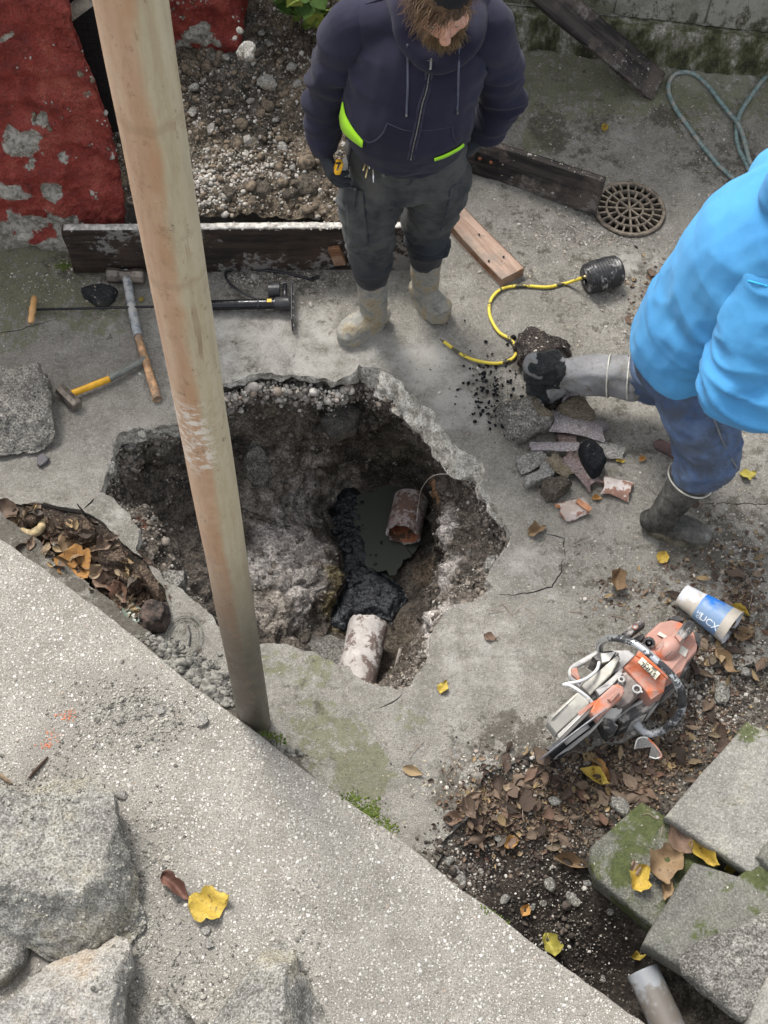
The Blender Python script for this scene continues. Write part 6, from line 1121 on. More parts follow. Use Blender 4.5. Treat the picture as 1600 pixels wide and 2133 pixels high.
strip('pocket_seam', [(808, 256), (800, 275), (786, 290), (770, 296), (757, 288)], hd_t, None, .0032, M_seam, hd); strip('pocket_seam', [(941, 262), (943, 280), (950, 296)], hd_t, None, .0032, M_seam, hd); strip('pocket_seam', [(808, 257), (840, 270), (866, 272)], hd_t, None, .0022, M_seam, hd); strip('pocket_seam', [(876, 272), (905, 270), (941, 263)], hd_t, None, .0022, M_seam, hd)
for px in ([(722, 5), (735, 20), (742, 60), (745, 100), (755, 150)], [(1052, 10), (1042, 40), (1030, 90), (1018, 130)]): strip('shoulder_seam', px, hd_t, None, .0025, M_seam, hd, 0)
strip('shoulder_seam', [(722, 25), (760, 8), (800, -4)], hd_t, None, .0025, M_seam, hd, 0)
# hi-vis shirt showing under the hem
sv1, _ = organic('shirt', [limb([hipc + [-.012, .015, .30], hipc + [-.008, .010, .22], hipc + [-.004, 0.005, .155]], [.205, .208, .205], r2=[.155, .157, .152], up=(1, 0, 0))], M_vis, W1, .009, 2)
P = onb([(716, 232), (722, 262), (738, 285), (757, 303)], hd_t, .002)
def ribbon(name, A_, B_, mat, parent, th=.004):
    n = len(A_); V = np.array([A_, B_]).reshape(-1, 3); F = grid_faces(2, n); o = obj(name, V, F, mat, parent); s_ = o.modifiers.new('cloth', 'SOLIDIFY'); s_.thickness = th; return o
def onorj(px, off, Y_, tr_):
    o = []
    for x, y in px: h = camhit(x, y, off, tr_); o.append(h[0] if h is not None else J(x, y, Y_))
    return spline(o, 6)
ribbon('shirt_hem', onorj([(717, 212), (722, 238), (737, 266), (758, 292)], .007, 3.2, hd_t), onorj([(713, 246), (718, 268), (734, 285), (758, 303)], .012, 3.2, hd_t), M_vis, W1)
ribbon('shirt_hem', onorj([(962, 296), (950, 305), (925, 318), (903, 326)], .006, 3.2, hd_t), onorj([(962, 301), (950, 310), (925, 323), (903, 330)], .007, 3.2, hd_t), M_vis, W1)
# cargo pocket
def patch(name, corners, tr_, mat, parent, off=.004, n=10, th=.003):
    V = []; (a, b, c, d) = corners
    for i in range(n):
        for j in range(n):
            u, v = i / (n - 1), j / (n - 1); x = (a[0] * (1 - u) + b[0] * u) * (1 - v) + (d[0] * (1 - u) + c[0] * u) * v; y = (a[1] * (1 - u) + b[1] * u) * (1 - v) + (d[1] * (1 - u) + c[1] * u) * v; h = camhit(x, y, off, tr_)
            if h is None: return None
            V.append(h[0])
    o = obj(name, np.array(V), grid_faces(n, n), mat, parent); s_ = o.modifiers.new('cloth', 'SOLIDIFY'); s_.thickness = th; return o
patch('cargo_pocket', ((722, 392), (757, 396), (768, 510), (728, 516)), tr_t, M_trs, tr); patch('pocket_flap', ((720, 385), (748, 390), (742, 430), (718, 422)), tr_t, M_trs, tr, .010); h = camhit(744, 392, .012, tr_t)
if h: V, F = ico(1); obj('snap_button', V * .004 + h[0], F, M_zip, tr)
for px in ([(756, 394), (762, 440), (768, 500), (764, 522), (740, 528)], [(938, 392), (948, 385), (962, 380)], [(938, 394), (930, 440), (918, 480)], [(858, 345), (857, 378), (848, 385)], [(735, 300), (728, 330), (722, 380)]): strip('trouser_seam', px, tr_t, None, .0022, M_seam, tr, 0)
# head gear, hair and beard
capm = fabric('black_cap', (.008, .008, .009), None, 20); Vc = ico(3)[0]; kc = Vc[:, 2] > .25; 
obj('cap', (Vc * [.092, .112, .070]) @ np.array([r_, f_, u_]) + H(-.010, -.042, .094), ico(3)[1], capm, W1)
hm = Mt('brown_hair', .45, spec=.4); hm.col(hm.mix(hm.isl(), (.05, .027, .013), (.21, .125, .065))); M_hair = hm.m; bm2 = Mt('beard_hair', .5, spec=.3); bm2.col(bm2.mix(bm2.isl(), (.045, .024, .012), (.26, .17, .075))); M_beard = bm2.m
def strands(name, roots, dirs, lens, mat, parent, curl=.01, n=7, r=.0009, grav=.0, seed=1, k=3):
    rr = np.random.default_rng(seed); mb_V = []; mb_F = []; nb = 0
    for p, d, L_ in zip(roots, dirs, lens):
        d = d / np.linalg.norm(d); ph = rr.uniform(0, 6.28); s1 = np.cross(d, [0.3, .2, 1]); s1 /= np.linalg.norm(s1); s2 = np.cross(d, s1); P = []
        q = p.copy(); dd = d.copy()
        for i in range(n):
            t = i / (n - 1); P.append(q + (s1 * math.sin(ph + t * 5) + s2 * math.cos(ph + t * 4)) * curl * t); dd = dd + np.array([0, 0, -grav]); dd /= np.linalg.norm(dd); q = q + dd * L_ / (n - 1)
        V, F = tube(np.array(P), np.linspace(r, r * .35, n), k, False); mb_V.append(V); mb_F += [tuple(i + nb for i in f) for f in F]; nb += len(V)
    return obj(name, np.concatenate(mb_V), mb_F, mat, parent)
ro, di, le = [], [], []
RH = np.random.default_rng(4)
for _ in range(2300):
    a = RH.uniform(0, 2 * pi); el = RH.uniform(-.1, 1.2); v = np.array([math.cos(el) * math.cos(a), math.cos(el) * math.sin(a), math.sin(el)])
    if v[1] > -.2 and v[2] < .42 - .25 * v[0]: continue           # leave the face free
    if v[2] > .70: continue
    p = H(v[0] * .077, v[1] * .098 - .005, v[2] * .108 + .03); out = r_ * v[0] + f_ * v[1] + u_ * v[2]
    d = out * .12 + f_ * (.6 if v[1] > -.3 else .1) + r_ * .7 * (1 if v[0] > -.5 else -.6) + RH.normal(size=3) * .25; ro.append(p); di.append(d); le.append(RH.uniform(.04, .065) * (1.3 if v[0] > .1 else 1))
strands('hair', ro, di, le, M_hair, W1, .009, 8, .0011, .10, 2)
hb = (ico(4)[0] * [.086, .104, .100]) @ np.array([r_, f_, u_]); n_ = fbm(ico(4)[0] * 5, 3); hV = hb * (1 + n_ * .05)[:, None] + H(.003, -.014, .047); obj('hair_base', hV, ico(4)[1], simple('dark_hair', (.07, .042, .022), .8, 0, .4, 60, .003), bpy.data.objects['hair'] if False else W1)
ro, di, le = [], [], []
for _ in range(2600):
    a = RH.uniform(-1.75, 1.75); h_ = RH.uniform(-1, 1); x = math.sin(a) * .056; y = math.cos(a) * .058 + .030; z = -.055 + h_ * .033 + abs(math.sin(a)) * .030
    if abs(x) < .026 and -.058 < z < -.034: continue
    if z > -.03 and abs(x) < .05: continue
    p = H(x, y, z); out = r_ * math.sin(a) * .45 + f_ * math.cos(a) * .9 - u_ * .95 + RH.normal(size=3) * .22; ro.append(p); di.append(out); le.append(RH.uniform(.04, .07) * (1 if abs(x) < .045 else .7))
strands('beard', ro, di, le, M_beard, W1, .007, 7, .0011, .12, 3)
bb = (ico(3)[0] * [.056, .056, .046]) @ np.array([r_, f_, u_]) + H(0, .042, -.082); obj('beard_base', bb, ico(3)[1], simple('dark_beard', (.075, .045, .022), .85, 0, .4, 60, .003), W1)
# gloves
def hand(name, w, dirh, palmn, curl, s, mat, parent, splay=.10, sc=1.):
    d = dirh / np.linalg.norm(dirh); n = palmn - (palmn @ d) * d; n /= np.linalg.norm(n); sd = np.cross(d, n) * s; tb = []; pc = w + d * .05 * sc
    tb.append(limb([w - d * .03, w + d * .01, w + d * .05 * sc, w + d * .085 * sc], [.030, .034, .042, .040], 5, r2=[.026, .022, .020, .017], up=sd))
    for i, (o_, L_) in enumerate(((-.033, .068), (-.011, .078), (.011, .074), (.032, .060))):
        b = w + d * (.078 - abs(i - 1.4) * .005) * sc + sd * o_; P = [b]; a_ = curl * (.35 + .06 * i); q = b; dirf = d + sd * o_ * splay * 12
        for k_, seg in enumerate((.42, .33, .25)):
            aa = a_ * (k_ + .6); q = q + (dirf * math.cos(aa) + n * math.sin(aa)) / np.linalg.norm(dirf) * L_ * seg * sc; P.append(q)
        tb.append(limb(P, [.0115, .0108, .0100, .0085], 4))
    b = w + d * .02 * sc - sd * .030; P = [b, b + d * .028 - sd * .018 + n * .012, b + d * .055 - sd * .018 + n * .028, b + d * .075 - sd * .008 + n * .038]; tb.append(limb(P, [.017, .0145, .0125, .010], 4))
    return organic(name, tb, mat, parent, .0042, 2, lambda V: fbm(V * 50, 2) * .0012)
hand('glove', wrL + (wrL - elL) / np.linalg.norm(wrL - elL) * .035, J(695, 345, 3.17) - wrL, np.array([.8, .3, -.1]), 1.1, 1, M_glv, W1)
hand('glove', wrR + (wrR - elR) / np.linalg.norm(wrR - elR) * .035, J(975, 305, 3.34) - wrR, np.array([-.6, .7, .1]), .6, -1, M_glv, W1)
# tape measure at the belt, keys
bt = thing('tape_measure', 'yellow and black tape measure held beside the hip of the standing worker', 'tape measure', J(704, 350, 3.15)); V, F = box(J(705, 348, 3.15), (.022, .03, .050), rotm(0, .25, .3).T, .006); obj('case', V, F, simple('amber_plastic', (.75, .40, .02), .4, 0, .08), bt); V, F = box(J(705, 346, 3.133), (.005, .003, .036), rotm(0, .25, .3).T); obj('black_band', V, F, M_dkp, bt, smooth=False); V, F = box(J(705, 340, 3.133), (.018, .003, .007), rotm(0, .25, .3).T); obj('black_band', V, F, M_dkp, bt, smooth=False)
kh = camhit(777, 318, .006, hd_t) or camhit(777, 318, .006, tr_t); ky = thing('key_ring', 'bunch of keys on a silver carabiner hanging from the dark trousers', 'keys', kh[0]); brt = bpy.data.materials['bright_metal']
def kp(x, y, o=.020): h = camhit(x, y, o, tr_t) or camhit(x, y, o, hd_t); return h[0]
obj('carabiner', *tube(spline([kp(770, 304), kp(768, 312), kp(773, 321), kp(780, 324), kp(777, 316)], 5), .0034, 6), brt, ky)
c = kp(788, 322); obj('ring', *tube(np.array([c + [.011 * math.cos(t), .003 * math.sin(t), .013 * math.sin(t)] for t in np.linspace(0, 2 * pi, 20)]), .0024, 6, False), brt, ky)
M_brk2 = simple('brass_key', (.55, .45, .25), .35, .9, .1); 
for (x0, y0, x1, y1, m_) in ((772, 326, 763, 352, M_brk2), (776, 328, 768, 362, M_brk2), (782, 330, 784, 373, brt), (778, 328, 776, 350, brt)):
    a_, b_ = kp(x0, y0), kp(x1, y1); k_ = MB(); k_.add(*tube(np.array([a_, b_]), .0038, 4)); V, F = ico(1); k_.add(V * [.011, .004, .011] + a_, F); k_.out('key', m_, ky)
a_, b_ = kp(788, 330), kp(806, 358); obj('fob', *tube(np.array([a_, a_ + (b_ - a_) * .2, a_ + (b_ - a_) * .4, b_]), [.003, .004, .010, .010], 8, r2=[.003, .004, .006, .006]), M_dkp, ky)

# ---------------------------------------------------------------- worker in the blue hoodie
W2 = thing('person', 'bending worker in a bright blue hoodie and blue jeans stepping away with a tarry boot', 'person', G(1400, 1090, 0))
M_blue = fabric('sky_blue_fleece', (.048, .205, .42), (.065, .26, .50), 3, .0006); M_jean = fabric('blue_denim', (.04, .065, .13), (.085, .125, .21), 6, .0008, .85, dirt=.9, dirtc=(.048, .054, .063)); M_rubb = Mt('dusty_black_rubber', .6); _n = M_rubb.noise(7, 7, .7); _g = M_rubb.noise(50, 5, .7); M_rubb.col(M_rubb.mix(M_rubb.mr(_g, .3, .9, 0, .4), M_rubb.ramp(_n, [(.35, (.02, .02, .019)), (.65, (.07, .068, .062)), (.9, (.22, .22, .21))]), (.13, .12, .10))); M_rubb.bump(_n, .003); M_rubb.bump(_g, .001); M_rubb = M_rubb.m
M_gryb = Mt('pale_dusty_rubber', .6); _n = M_gryb.noise(5, 6, .65); M_gryb.col(M_gryb.ramp(_n, [(.2, (.13, .13, .13)), (.6, (.22, .22, .22)), (.9, (.14, .13, .11))])); _g = M_gryb.noise(22, 7, .75); M_gryb.col(M_gryb.mix(M_gryb.mr(_g, .55, .8, 0, .8), M_gryb.ramp(_n, [(.2, (.12, .12, .12)), (.6, (.21, .21, .215)), (.9, (.13, .12, .10))]), (.10, .09, .07))); M_gryb.bump(_n, .004); M_gryb.bump(_g, .0015); M_gryb = M_gryb.m
a1 = G(1385, 1070, .12); t1 = G(1468, 1118, .04); Yg_ = a1[1]
k1 = J(1475, 948, Yg_ + .06); hp = J(1405, 742, Yg_ + .32); hA = J(1440, 775, Yg_ + .24); hB = J(1385, 750, Yg_ + .45)
a2 = J(1172, 778, G(1135, 825, .03)[1] + .0); k2 = J(1385, 790, G(1135, 825, .03)[1] - .06)
print('w2', a1, k1, hp, a2, k2, np.linalg.norm(k1 - a1), np.linalg.norm(hA - k1), np.linalg.norm(k2 - a2), np.linalg.norm(k2 - hB))
ch2 = J(1560, 520, hp[1] + .0); up2 = J(1640, 460, hp[1] - .02); nk2 = J(1700, 440, hp[1] - .05); hd2 = J(1765, 440, hp[1] - .10); s2 = J(1600, 600, hp[1] - .17); e2 = J(1535, 805, hp[1] - .31); w2 = J(1690, 878, hp[1] - .44); s2b = J(1640, 380, hp[1] + .22); e2b = J(1720, 520, hp[1] + .22); w2b = J(1800, 640, hp[1] + .1)
print('arm', np.linalg.norm(s2 - e2), np.linalg.norm(e2 - w2), hp, ch2, s2, e2, w2)
top2 = a1 + (k1 - a1) * .78
V2h = ico(3)[0]
organic('body', [(V2h * [.10, .08, .10] + hd2, ico(3)[1]), limb([hd2, nk2, up2], [.06, .06, .08]), limb([up2, ch2, hp], [.12, .13, .13]), limb([up2, s2, e2, w2], [.06, .05, .04, .03]), limb([up2, s2b, e2b, w2b], [.06, .05, .04, .03]), limb([hA, k1, a1], [.09, .055, .045]), limb([hB, k2, a2], [.09, .055, .045])], M_skin, W2, .009, 3)
hc2 = (ico(3)[0] * [.108, .088, .1]) + hd2 + [-.02, 0, .02]; obj('hair', hc2, ico(3)[1], bpy.data.materials['dark_hair'], W2)
dsh = (a1 - k1) / np.linalg.norm(a1 - k1)
jn, jn_t = organic('jeans', [limb([hp + (ch2 - hp) * .25, hp, hp - (ch2 - hp) * .10], [.175, .185, .155], r2=[.135, .15, .13], up=(0, 1, 0)), limb([hA, hA * .5 + k1 * .5 + [0, 0, .0], k1, a1 + (k1 - a1) * .72], [.142, .130, .108, .092], 8), limb([hB, k2, a2 + (k2 - a2) * .70], [.13, .098, .083], 8)], M_jean, W2, .009, 5, folds([(k1, .24), (k2, .2), (a1 + (k1 - a1) * .5, .14)], .022, 16))
bo1, bt1 = boot(a1, t1, a1 + (k1 - a1) * .66, 9., 'boot', mat=M_rubb, rtop=.084, parent=W2, sole=simple('muddy_sole', (.10, .09, .065), .9, 0, .5, 30, .004))
dd_ = (k1 - a1) / np.linalg.norm(k1 - a1); c = a1 + (k1 - a1) * .60; T_, Aa, Bb = frames(np.array([a1, k1])); obj('piping', *tube(np.array([c + Aa[0] * .084 * math.cos(t) + Bb[0] * .084 * math.sin(t) for t in np.linspace(0, 2 * pi, 40)]), .0035, 6, False), simple('pale_rubber_line', (.4, .39, .34), .6), bo1)
dk = (k2 - a2) / np.linalg.norm(k2 - a2); toe2 = G(1128, 822, .045); heel2 = J(1112, 755, a2[1] - .02)
M_tar = Mt('wet_tar', .32, spec=.5); _n = M_tar.noise(18, 7, .75, M_tar.mp((1, 3, 3))); M_tar.col(M_tar.ramp(_n, [(.2, (.006, .008, .009)), (.7, (.02, .026, .028)), (.95, (.06, .065, .06))])); M_tar.bump(_n, .012); M_tar = M_tar.m
rb, rb_t = organic('boot', [limb([a2 + (k2 - a2) * .68, a2 + (k2 - a2) * .3, a2 + dk * .02], [.088, .074, .058], 8), limb([heel2, a2 - dk * .03, toe2 + [.01, 0, .03], toe2], [.045, .062, .055, .04], 6)], M_gryb, W2, .007, 4, lambda V: fbm(V * np.array([5, 10, 10]), 3) * .012 + (1 - np.abs(pn(V * np.array([14, 4, 4]))) * 2) * .003)
T_, Aa, Bb = frames(np.array([a2, k2]))
for q_ in (.46, .66): c = a2 + (k2 - a2) * q_; obj('piping', *tube(np.array([c + Aa[0] * (.0815 if q_ < .6 else .0895) * math.cos(t) + Bb[0] * (.0815 if q_ < .6 else .0895) * math.sin(t) for t in np.linspace(0, 2 * pi, 40)]), .0035, 6, False), bpy.data.materials['pale_rubber_line'], rb)
organic('tar_coating', [limb([heel2, a2 - dk * .035, toe2 + [.012, 0, .04], toe2 + [0, 0, .01]], [.052, .067, .062, .050], 6), limb([heel2 + [.0, 0, -.02], toe2 + [-.01, 0, .05]], [.044, .046])], M_tar, rb, .007, 2, lambda V: fbm(V * 9, 4) * .020 + (ridged(V * np.array([10, 18, 18]), 3) - 1) * .007)
tq = (ch2 - hp) / np.linalg.norm(ch2 - hp)
h2, h2_t = organic('hoodie', [limb([hp + (ch2 - hp) * .02 + [0, 0, .02], hp + (ch2 - hp) * .25 + [0, 0, .02], hp + (ch2 - hp) * .6, ch2, up2, nk2], [.205, .212, .215, .215, .20, .13], 8, r2=[.165, .172, .178, .18, .15, .11], up=(0, 1, 0)), limb([up2, s2b, e2b, w2b], [.12, .11, .09, .06], 8), limb([nk2 + [-.12, .0, .05], nk2 + [-.08, 0, .12], nk2 + [.0, 0, .12]], [.07, .09, .06])], M_blue, W2, .009, 5, armfold([(e2, .26), (w2, .2), (hp + (ch2 - hp) * .3, .24)], [(s2 + [-.05, 0, -.1], .18), (hp + (ch2 - hp) * .5, .3)]))
M_bseam = fabric('blue_seam', (.03, .27, .50), None, 20)
sl2, sl2_t = organic('sleeve', [limb([up2 + [0, .06, 0], up2 * .3 + s2 * .7 + [0, .02, 0], s2 * .5 + e2 * .5, e2, (e2 + w2) / 2, w2], [.08, .115, .112, .104, .088, .06], 8)], M_blue, W2, .008, 4, armfold([(e2, .30), (w2, .2), (s2 * .4 + e2 * .6, .2)], [(s2, .2)]))
def strip2(*a, **k):
    try: return strip(*a, **k)
    except Exception: return None
strip2('sleeve_seam', [(1494, 570), (1520, 574), (1560, 585), (1598, 596)], sl2_t, None, .003, M_bseam, h2, 0)
M_js = fabric('jean_stitch', (.10, .11, .13), (.2, .19, .17), 20)
for px in ([(1335, 690), (1345, 715), (1366, 738)], [(1368, 740), (1375, 770), (1392, 812)], [(1470, 842), (1490, 880), (1510, 930), (1535, 975)], [(1330, 680), (1330, 660)]): strip2('jean_seam', px, jn_t, None, .0032, M_js, jn, 0)
patch('leather_patch', ((1325, 723), (1347, 742), (1349, 752), (1328, 735)), jn_t, simple('brown_leather', (.20, .09, .05), .6), jn, .003, 5, .002)
for s_, w_, e_, q_ in ((1, w2, e2, 1), (-1, w2b, e2b, -1)): hand('glove', w_ + (w_ - e_) / np.linalg.norm(w_ - e_) * .03, w_ - e_, np.array([0, .3, -1.]), .8, s_, M_glv, W2)
# ================================================================ loose stones, grit, leaves
tree = drop_tree()
PEB = ico(1)
def flat_rot(m, r, tilt=.25):
    yaw = r.uniform(0, 2 * pi, m); tx, ty = r.normal(size=m) * tilt, r.normal(size=m) * tilt
    cy, sy = np.cos(yaw), np.sin(yaw); Rz = np.zeros((m, 3, 3)); Rz[:, 0, 0] = cy; Rz[:, 0, 1] = -sy; Rz[:, 1, 0] = sy; Rz[:, 1, 1] = cy; Rz[:, 2, 2] = 1
    Rx = np.zeros((m, 3, 3)); cx, sx = np.cos(tx), np.sin(tx); Rx[:, 0, 0] = 1; Rx[:, 1, 1] = cx; Rx[:, 1, 2] = -sx; Rx[:, 2, 1] = sx; Rx[:, 2, 2] = cx
    Ry = np.zeros((m, 3, 3)); c2, s2_ = np.cos(ty), np.sin(ty); Ry[:, 1, 1] = 1; Ry[:, 0, 0] = c2; Ry[:, 0, 2] = s2_; Ry[:, 2, 0] = -s2_; Ry[:, 2, 2] = c2
    return Ry @ Rx @ Rz
def many(name, base, pts, scl, mat, seed=0, tilt=.3, flat=1., smooth=False, kind='stuff', **kw):
    r = np.random.default_rng(seed); BV, BF = base; m = len(pts); Rm = flat_rot(m, r, tilt); B_ = BV[None] * scl.reshape(m, 1, -1) * np.array([1, 1, flat]); V = np.einsum('mij,mnj->mni', Rm, B_) + np.asarray(pts)[:, None]
    F = (np.asarray(BF)[None] + (np.arange(m) * len(BV))[:, None, None]).reshape(-1, np.asarray(BF).shape[1]); return obj(name, V.reshape(-1, 3), F, mat, smooth=smooth, kind=kind, **kw)
def dropped(xy, lift=0., zmax=1.0, zr=None):
    o = []
    for x, y in xy:
        h = tree.ray_cast(Vector((x, y, zmax)), Vector((0, 0, -1)))
        if h[0] is not None and (zr is None or zr[0] < h[0][2] < zr[1]): o.append([h[0][0], h[0][1], h[0][2] + lift])
    return np.array(o)
def pxcloud(cl, n, seed):
    """n ground positions drawn from clouds (px, py, spread x, spread y, weight)"""
    r = np.random.default_rng(seed); w = np.array([c[4] for c in cl], float); w /= w.sum(); k = r.choice(len(cl), n, p=w); o = []
    for i in k: c = cl[i]; o.append(G(c[0] + r.normal() * c[2], c[1] + r.normal() * c[3], .02)[:2])
    return np.array(o)
r5 = np.random.default_rng(55)
# grit over the yard
xy = np.c_[r5.uniform(-1.75, 1.75, 7000), r5.uniform(1.0, 4.9, 7000)]; P = dropped(xy, .0006, 1.0, (-.03, .3)); s_ = np.exp(r5.normal(-6.35, .45, len(P)))[:, None] * r5.uniform(.7, 1.3, (len(P), 3)); many('grit', PEB, P, s_, M_peb, 1, .5, .6)
CL = [(1180, 480, 70, 40, 2), (1380, 260, 120, 60, 2), (1050, 330, 60, 40, 1), (1150, 480, 60, 16, 1.5), (1320, 620, 60, 60, 1.5), (560, 575, 80, 16, 3), (650, 590, 20, 20, 1), (1050, 800, 70, 60, 1.3), (1480, 1420, 60, 60, 4), (1550, 1250, 60, 60, 2), (1420, 1480, 60, 30, 3), (1100, 1600, 90, 40, 2), (1313, 480, 80, 14, 1.5), (120, 580, 80, 30, 1), (1530, 1090, 50, 50, 1.5), (1250, 1180, 70, 50, 1), (1150, 210, 70, 50, 1), (640, 560, 60, 10, 2), (1500, 350, 60, 40, 1)]
P = dropped(pxcloud(CL, 9500, 3), .001, 1.0, (-.08, .3)); s_ = np.exp(r5.normal(-6.0, .5, len(P)))[:, None] * r5.uniform(.7, 1.3, (len(P), 3)); many('gravel', PEB, P, s_, M_peb, 2, .5, .65)
# exposed aggregate of the raised slab
ag = Mt('aggregate_pebble', .85); ag.col(ag.ramp(ag.isl(), [(0, (.16, .15, .13)), (.25, (.27, .255, .23)), (.5, (.36, .345, .31)), (.72, (.46, .44, .41)), (.9, (.56, .54, .50)), (1, (.24, .19, .15))])); ag.bump(ag.noise(120, 3), .0008)
edl = G(0, 1124, TZ)[:2], G(1340, 2133, TZ)[:2]
xy = np.c_[r5.uniform(-1.6, 1.3, 26000), r5.uniform(.3, 2.6, 26000)]; en = edl[1] - edl[0]; nn = np.array([en[1], -en[0]]); nn = nn if nn @ np.array([-1, -1]) > 0 else -nn; xy = xy[((xy - edl[0]) @ nn) > .004 * np.linalg.norm(nn)]
P = dropped(xy, -.0002, 1.0, (TZ - .012, TZ + .012)); q = np.c_[P[:, :2], np.zeros(len(P))]; P = P[(fbm(q * 3, 3) > -.55 + r5.uniform(-.4, .2, len(P)))]; s_ = np.exp(r5.normal(-6.1, .42, len(P))); s_ = s_[:, None] * r5.uniform(.75, 1.35, (len(P), 3)); many('aggregate', ico(1), P, s_, ag.m, 5, .15, .42, True)
CL = [(270, 1490, 60, 26, 3), (330, 1540, 40, 30, 2), (230, 1560, 60, 30, 2), (330, 1800, 30, 80, 2), (300, 1960, 30, 60, 2.5), (400, 2050, 60, 60, 2), (140, 1930, 60, 30, 1), (150, 1700, 60, 50, 2.5), (60, 1670, 60, 30, 1.5), (640, 1980, 30, 60, 1), (300, 2100, 40, 20, 1)]
cr2 = simple('mortar_crumb', (.20, .19, .165), .95, 0, .6, 30, .001); P = dropped(pxcloud(CL, 4200, 6), .001, 1.0, (TZ - .02, TZ + .3)); s_ = np.exp(r5.normal(-5.95, .5, len(P)))[:, None] * r5.uniform(.7, 1.3, (len(P), 3)); many('crumbs', PEB, P, s_, cr2, 7, .6, .75)
# earth heap
xy = np.c_[r5.uniform(-1.4, .1, 9000), r5.uniform(3.62, 5.0, 9000)]; P = dropped(xy, .001, 1.2, (.1, 1.)); s_ = np.exp(r5.normal(-5.7, .55, len(P)))[:, None] * r5.uniform(.7, 1.3, (len(P), 3)); many('gravel', PEB, P, s_, M_peb, 8, .5, .8)
CR = rock(9, (2, 2, 2), 2, 8, .2, .08); xy = np.c_[r5.uniform(-1.4, .05, 1500), r5.uniform(3.62, 4.9, 1500)]; P = dropped(xy, .002, 1.2, (.1, 1.)); s_ = np.exp(r5.normal(-4.7, .5, len(P)))[:, None] * r5.uniform(.7, 1.3, (len(P), 3)); many('earth_clods', CR, P, s_, simple('brown_crumb', (.11, .085, .06), .97, 0, .5, 50, .002), 9, .6, .8, True)
CL = [(440, 385, 50, 20, 4), (520, 370, 70, 24, 3)]; P = dropped(pxcloud([(x, y + 95, a, b, w) for x, y, a, b, w in CL], 900, 10), .003, 1.2, (.1, 1.)); s_ = np.exp(r5.normal(-5.35, .4, len(P)))[:, None] * r5.uniform(.8, 1.2, (len(P), 3)); many('round_gravel', ico(2), P, s_, M_peb, 11, .5, .75, True)
k = 0
for x, y, s in [(512, 105, 30), (545, 70, 13), (500, 66, 12), (558, 92, 14), (606, 140, 18), (555, 172, 34), (401, 235, 17), (440, 270, 20), (575, 250, 12), (590, 310, 22), (520, 118, 16), (470, 120, 14), (490, 80, 10), (620, 175, 16), (610, 350, 14), (580, 365, 14), (640, 280, 12), (530, 370, 10), (403, 183, 18), (595, 372, 12), (418, 300, 9), (655, 110, 9)]:
    p = G(x, y, .33)
    for _ in range(5):
        h = tree.ray_cast(Vector((p[0], p[1], 1.5)), Vector((0, 0, -1))); 
        if h[0]: p = G(x, y, h[0][2])
    s_m = s / 480; V, F = rock(300 + k, (s_m * 1.3, s_m, s_m * .7), 2, 6, .06, .02, (r5.uniform(-.5, .5), r5.uniform(-.5, .5), r5.uniform(0, 6))); obj('stone', V + p + [0, 0, s_m * .1], F, M_rock2, smooth=False, origin=p, label='pale broken stone lying on the earth heap behind the blackened board', cat='stone', group='pale stones on the earth heap'); k += 1
for x, y, s in [(540, 395, 50), (640, 385, 60), (600, 405, 40), (480, 400, 40), (680, 400, 40), (590, 385, 30), (510, 385, 30), (650, 350, 34), (560, 320, 26)]:
    p = G(x, y, .27); s_m = s / 480; V, F = rock(350 + k, (s_m * 1.2, s_m, s_m * .8), 4, 7, .16, .09, (0, 0, r5.uniform(0, 6))); obj('earth_clod', V + p, F, M_mud, origin=p, label='large brown clod of earth just behind the top edge of the blackened board', cat='clod', group='earth clods behind the board'); k += 1
# pit: pebbles and crumbs stuck in its walls
zz_ = PV[:, 2]; wgt = np.where((zz_ < -.06) & (zz_ > -.9), 1., 0.); top_ = np.exp(-((zz_ + .12) / .09) ** 2) * 6; wgt = wgt * (1 + top_); wgt /= wgt.sum(); ii = r5.choice(len(PV), 7500, p=wgt)
P = PV[ii] + N[ii] * .001 if len(N) == len(PV) else PV[ii]; P = P + r5.normal(size=P.shape) * .004; s_ = np.exp(r5.normal(-6.0, .5, len(P)))[:, None] * r5.uniform(.7, 1.3, (len(P), 3)); many('pit_gravel', PEB, P, s_, M_peb, 12, 1.5, 1.)
ii = r5.choice(len(PV), 2600, p=wgt); P = PV[ii] + r5.normal(size=(2600, 3)) * .003; s_ = np.exp(r5.normal(-5.1, .45, len(P)))[:, None] * r5.uniform(.7, 1.3, (len(P), 3)); many('pit_clods', CR, P, s_, simple('pit_crumb', (.14, .12, .10), .97, 0, .6, 40, .003), 13, 1.5, 1., True)
xx = wT > .3; up_ = hole[xx]; P = []
for _ in range(1100): i = r5.integers(len(up_)); P.append([up_[i][0] + r5.normal() * .006, up_[i][1] - .02 + r5.normal() * .012, -.05 - abs(r5.normal()) * .05])
P = np.array(P); s_ = np.exp(r5.normal(-5.35, .55, len(P)))[:, None] * r5.uniform(.7, 1.3, (len(P), 3)); many('rim_gravel', ico(2), P, s_, M_peb, 14, 1.5, .9, True)
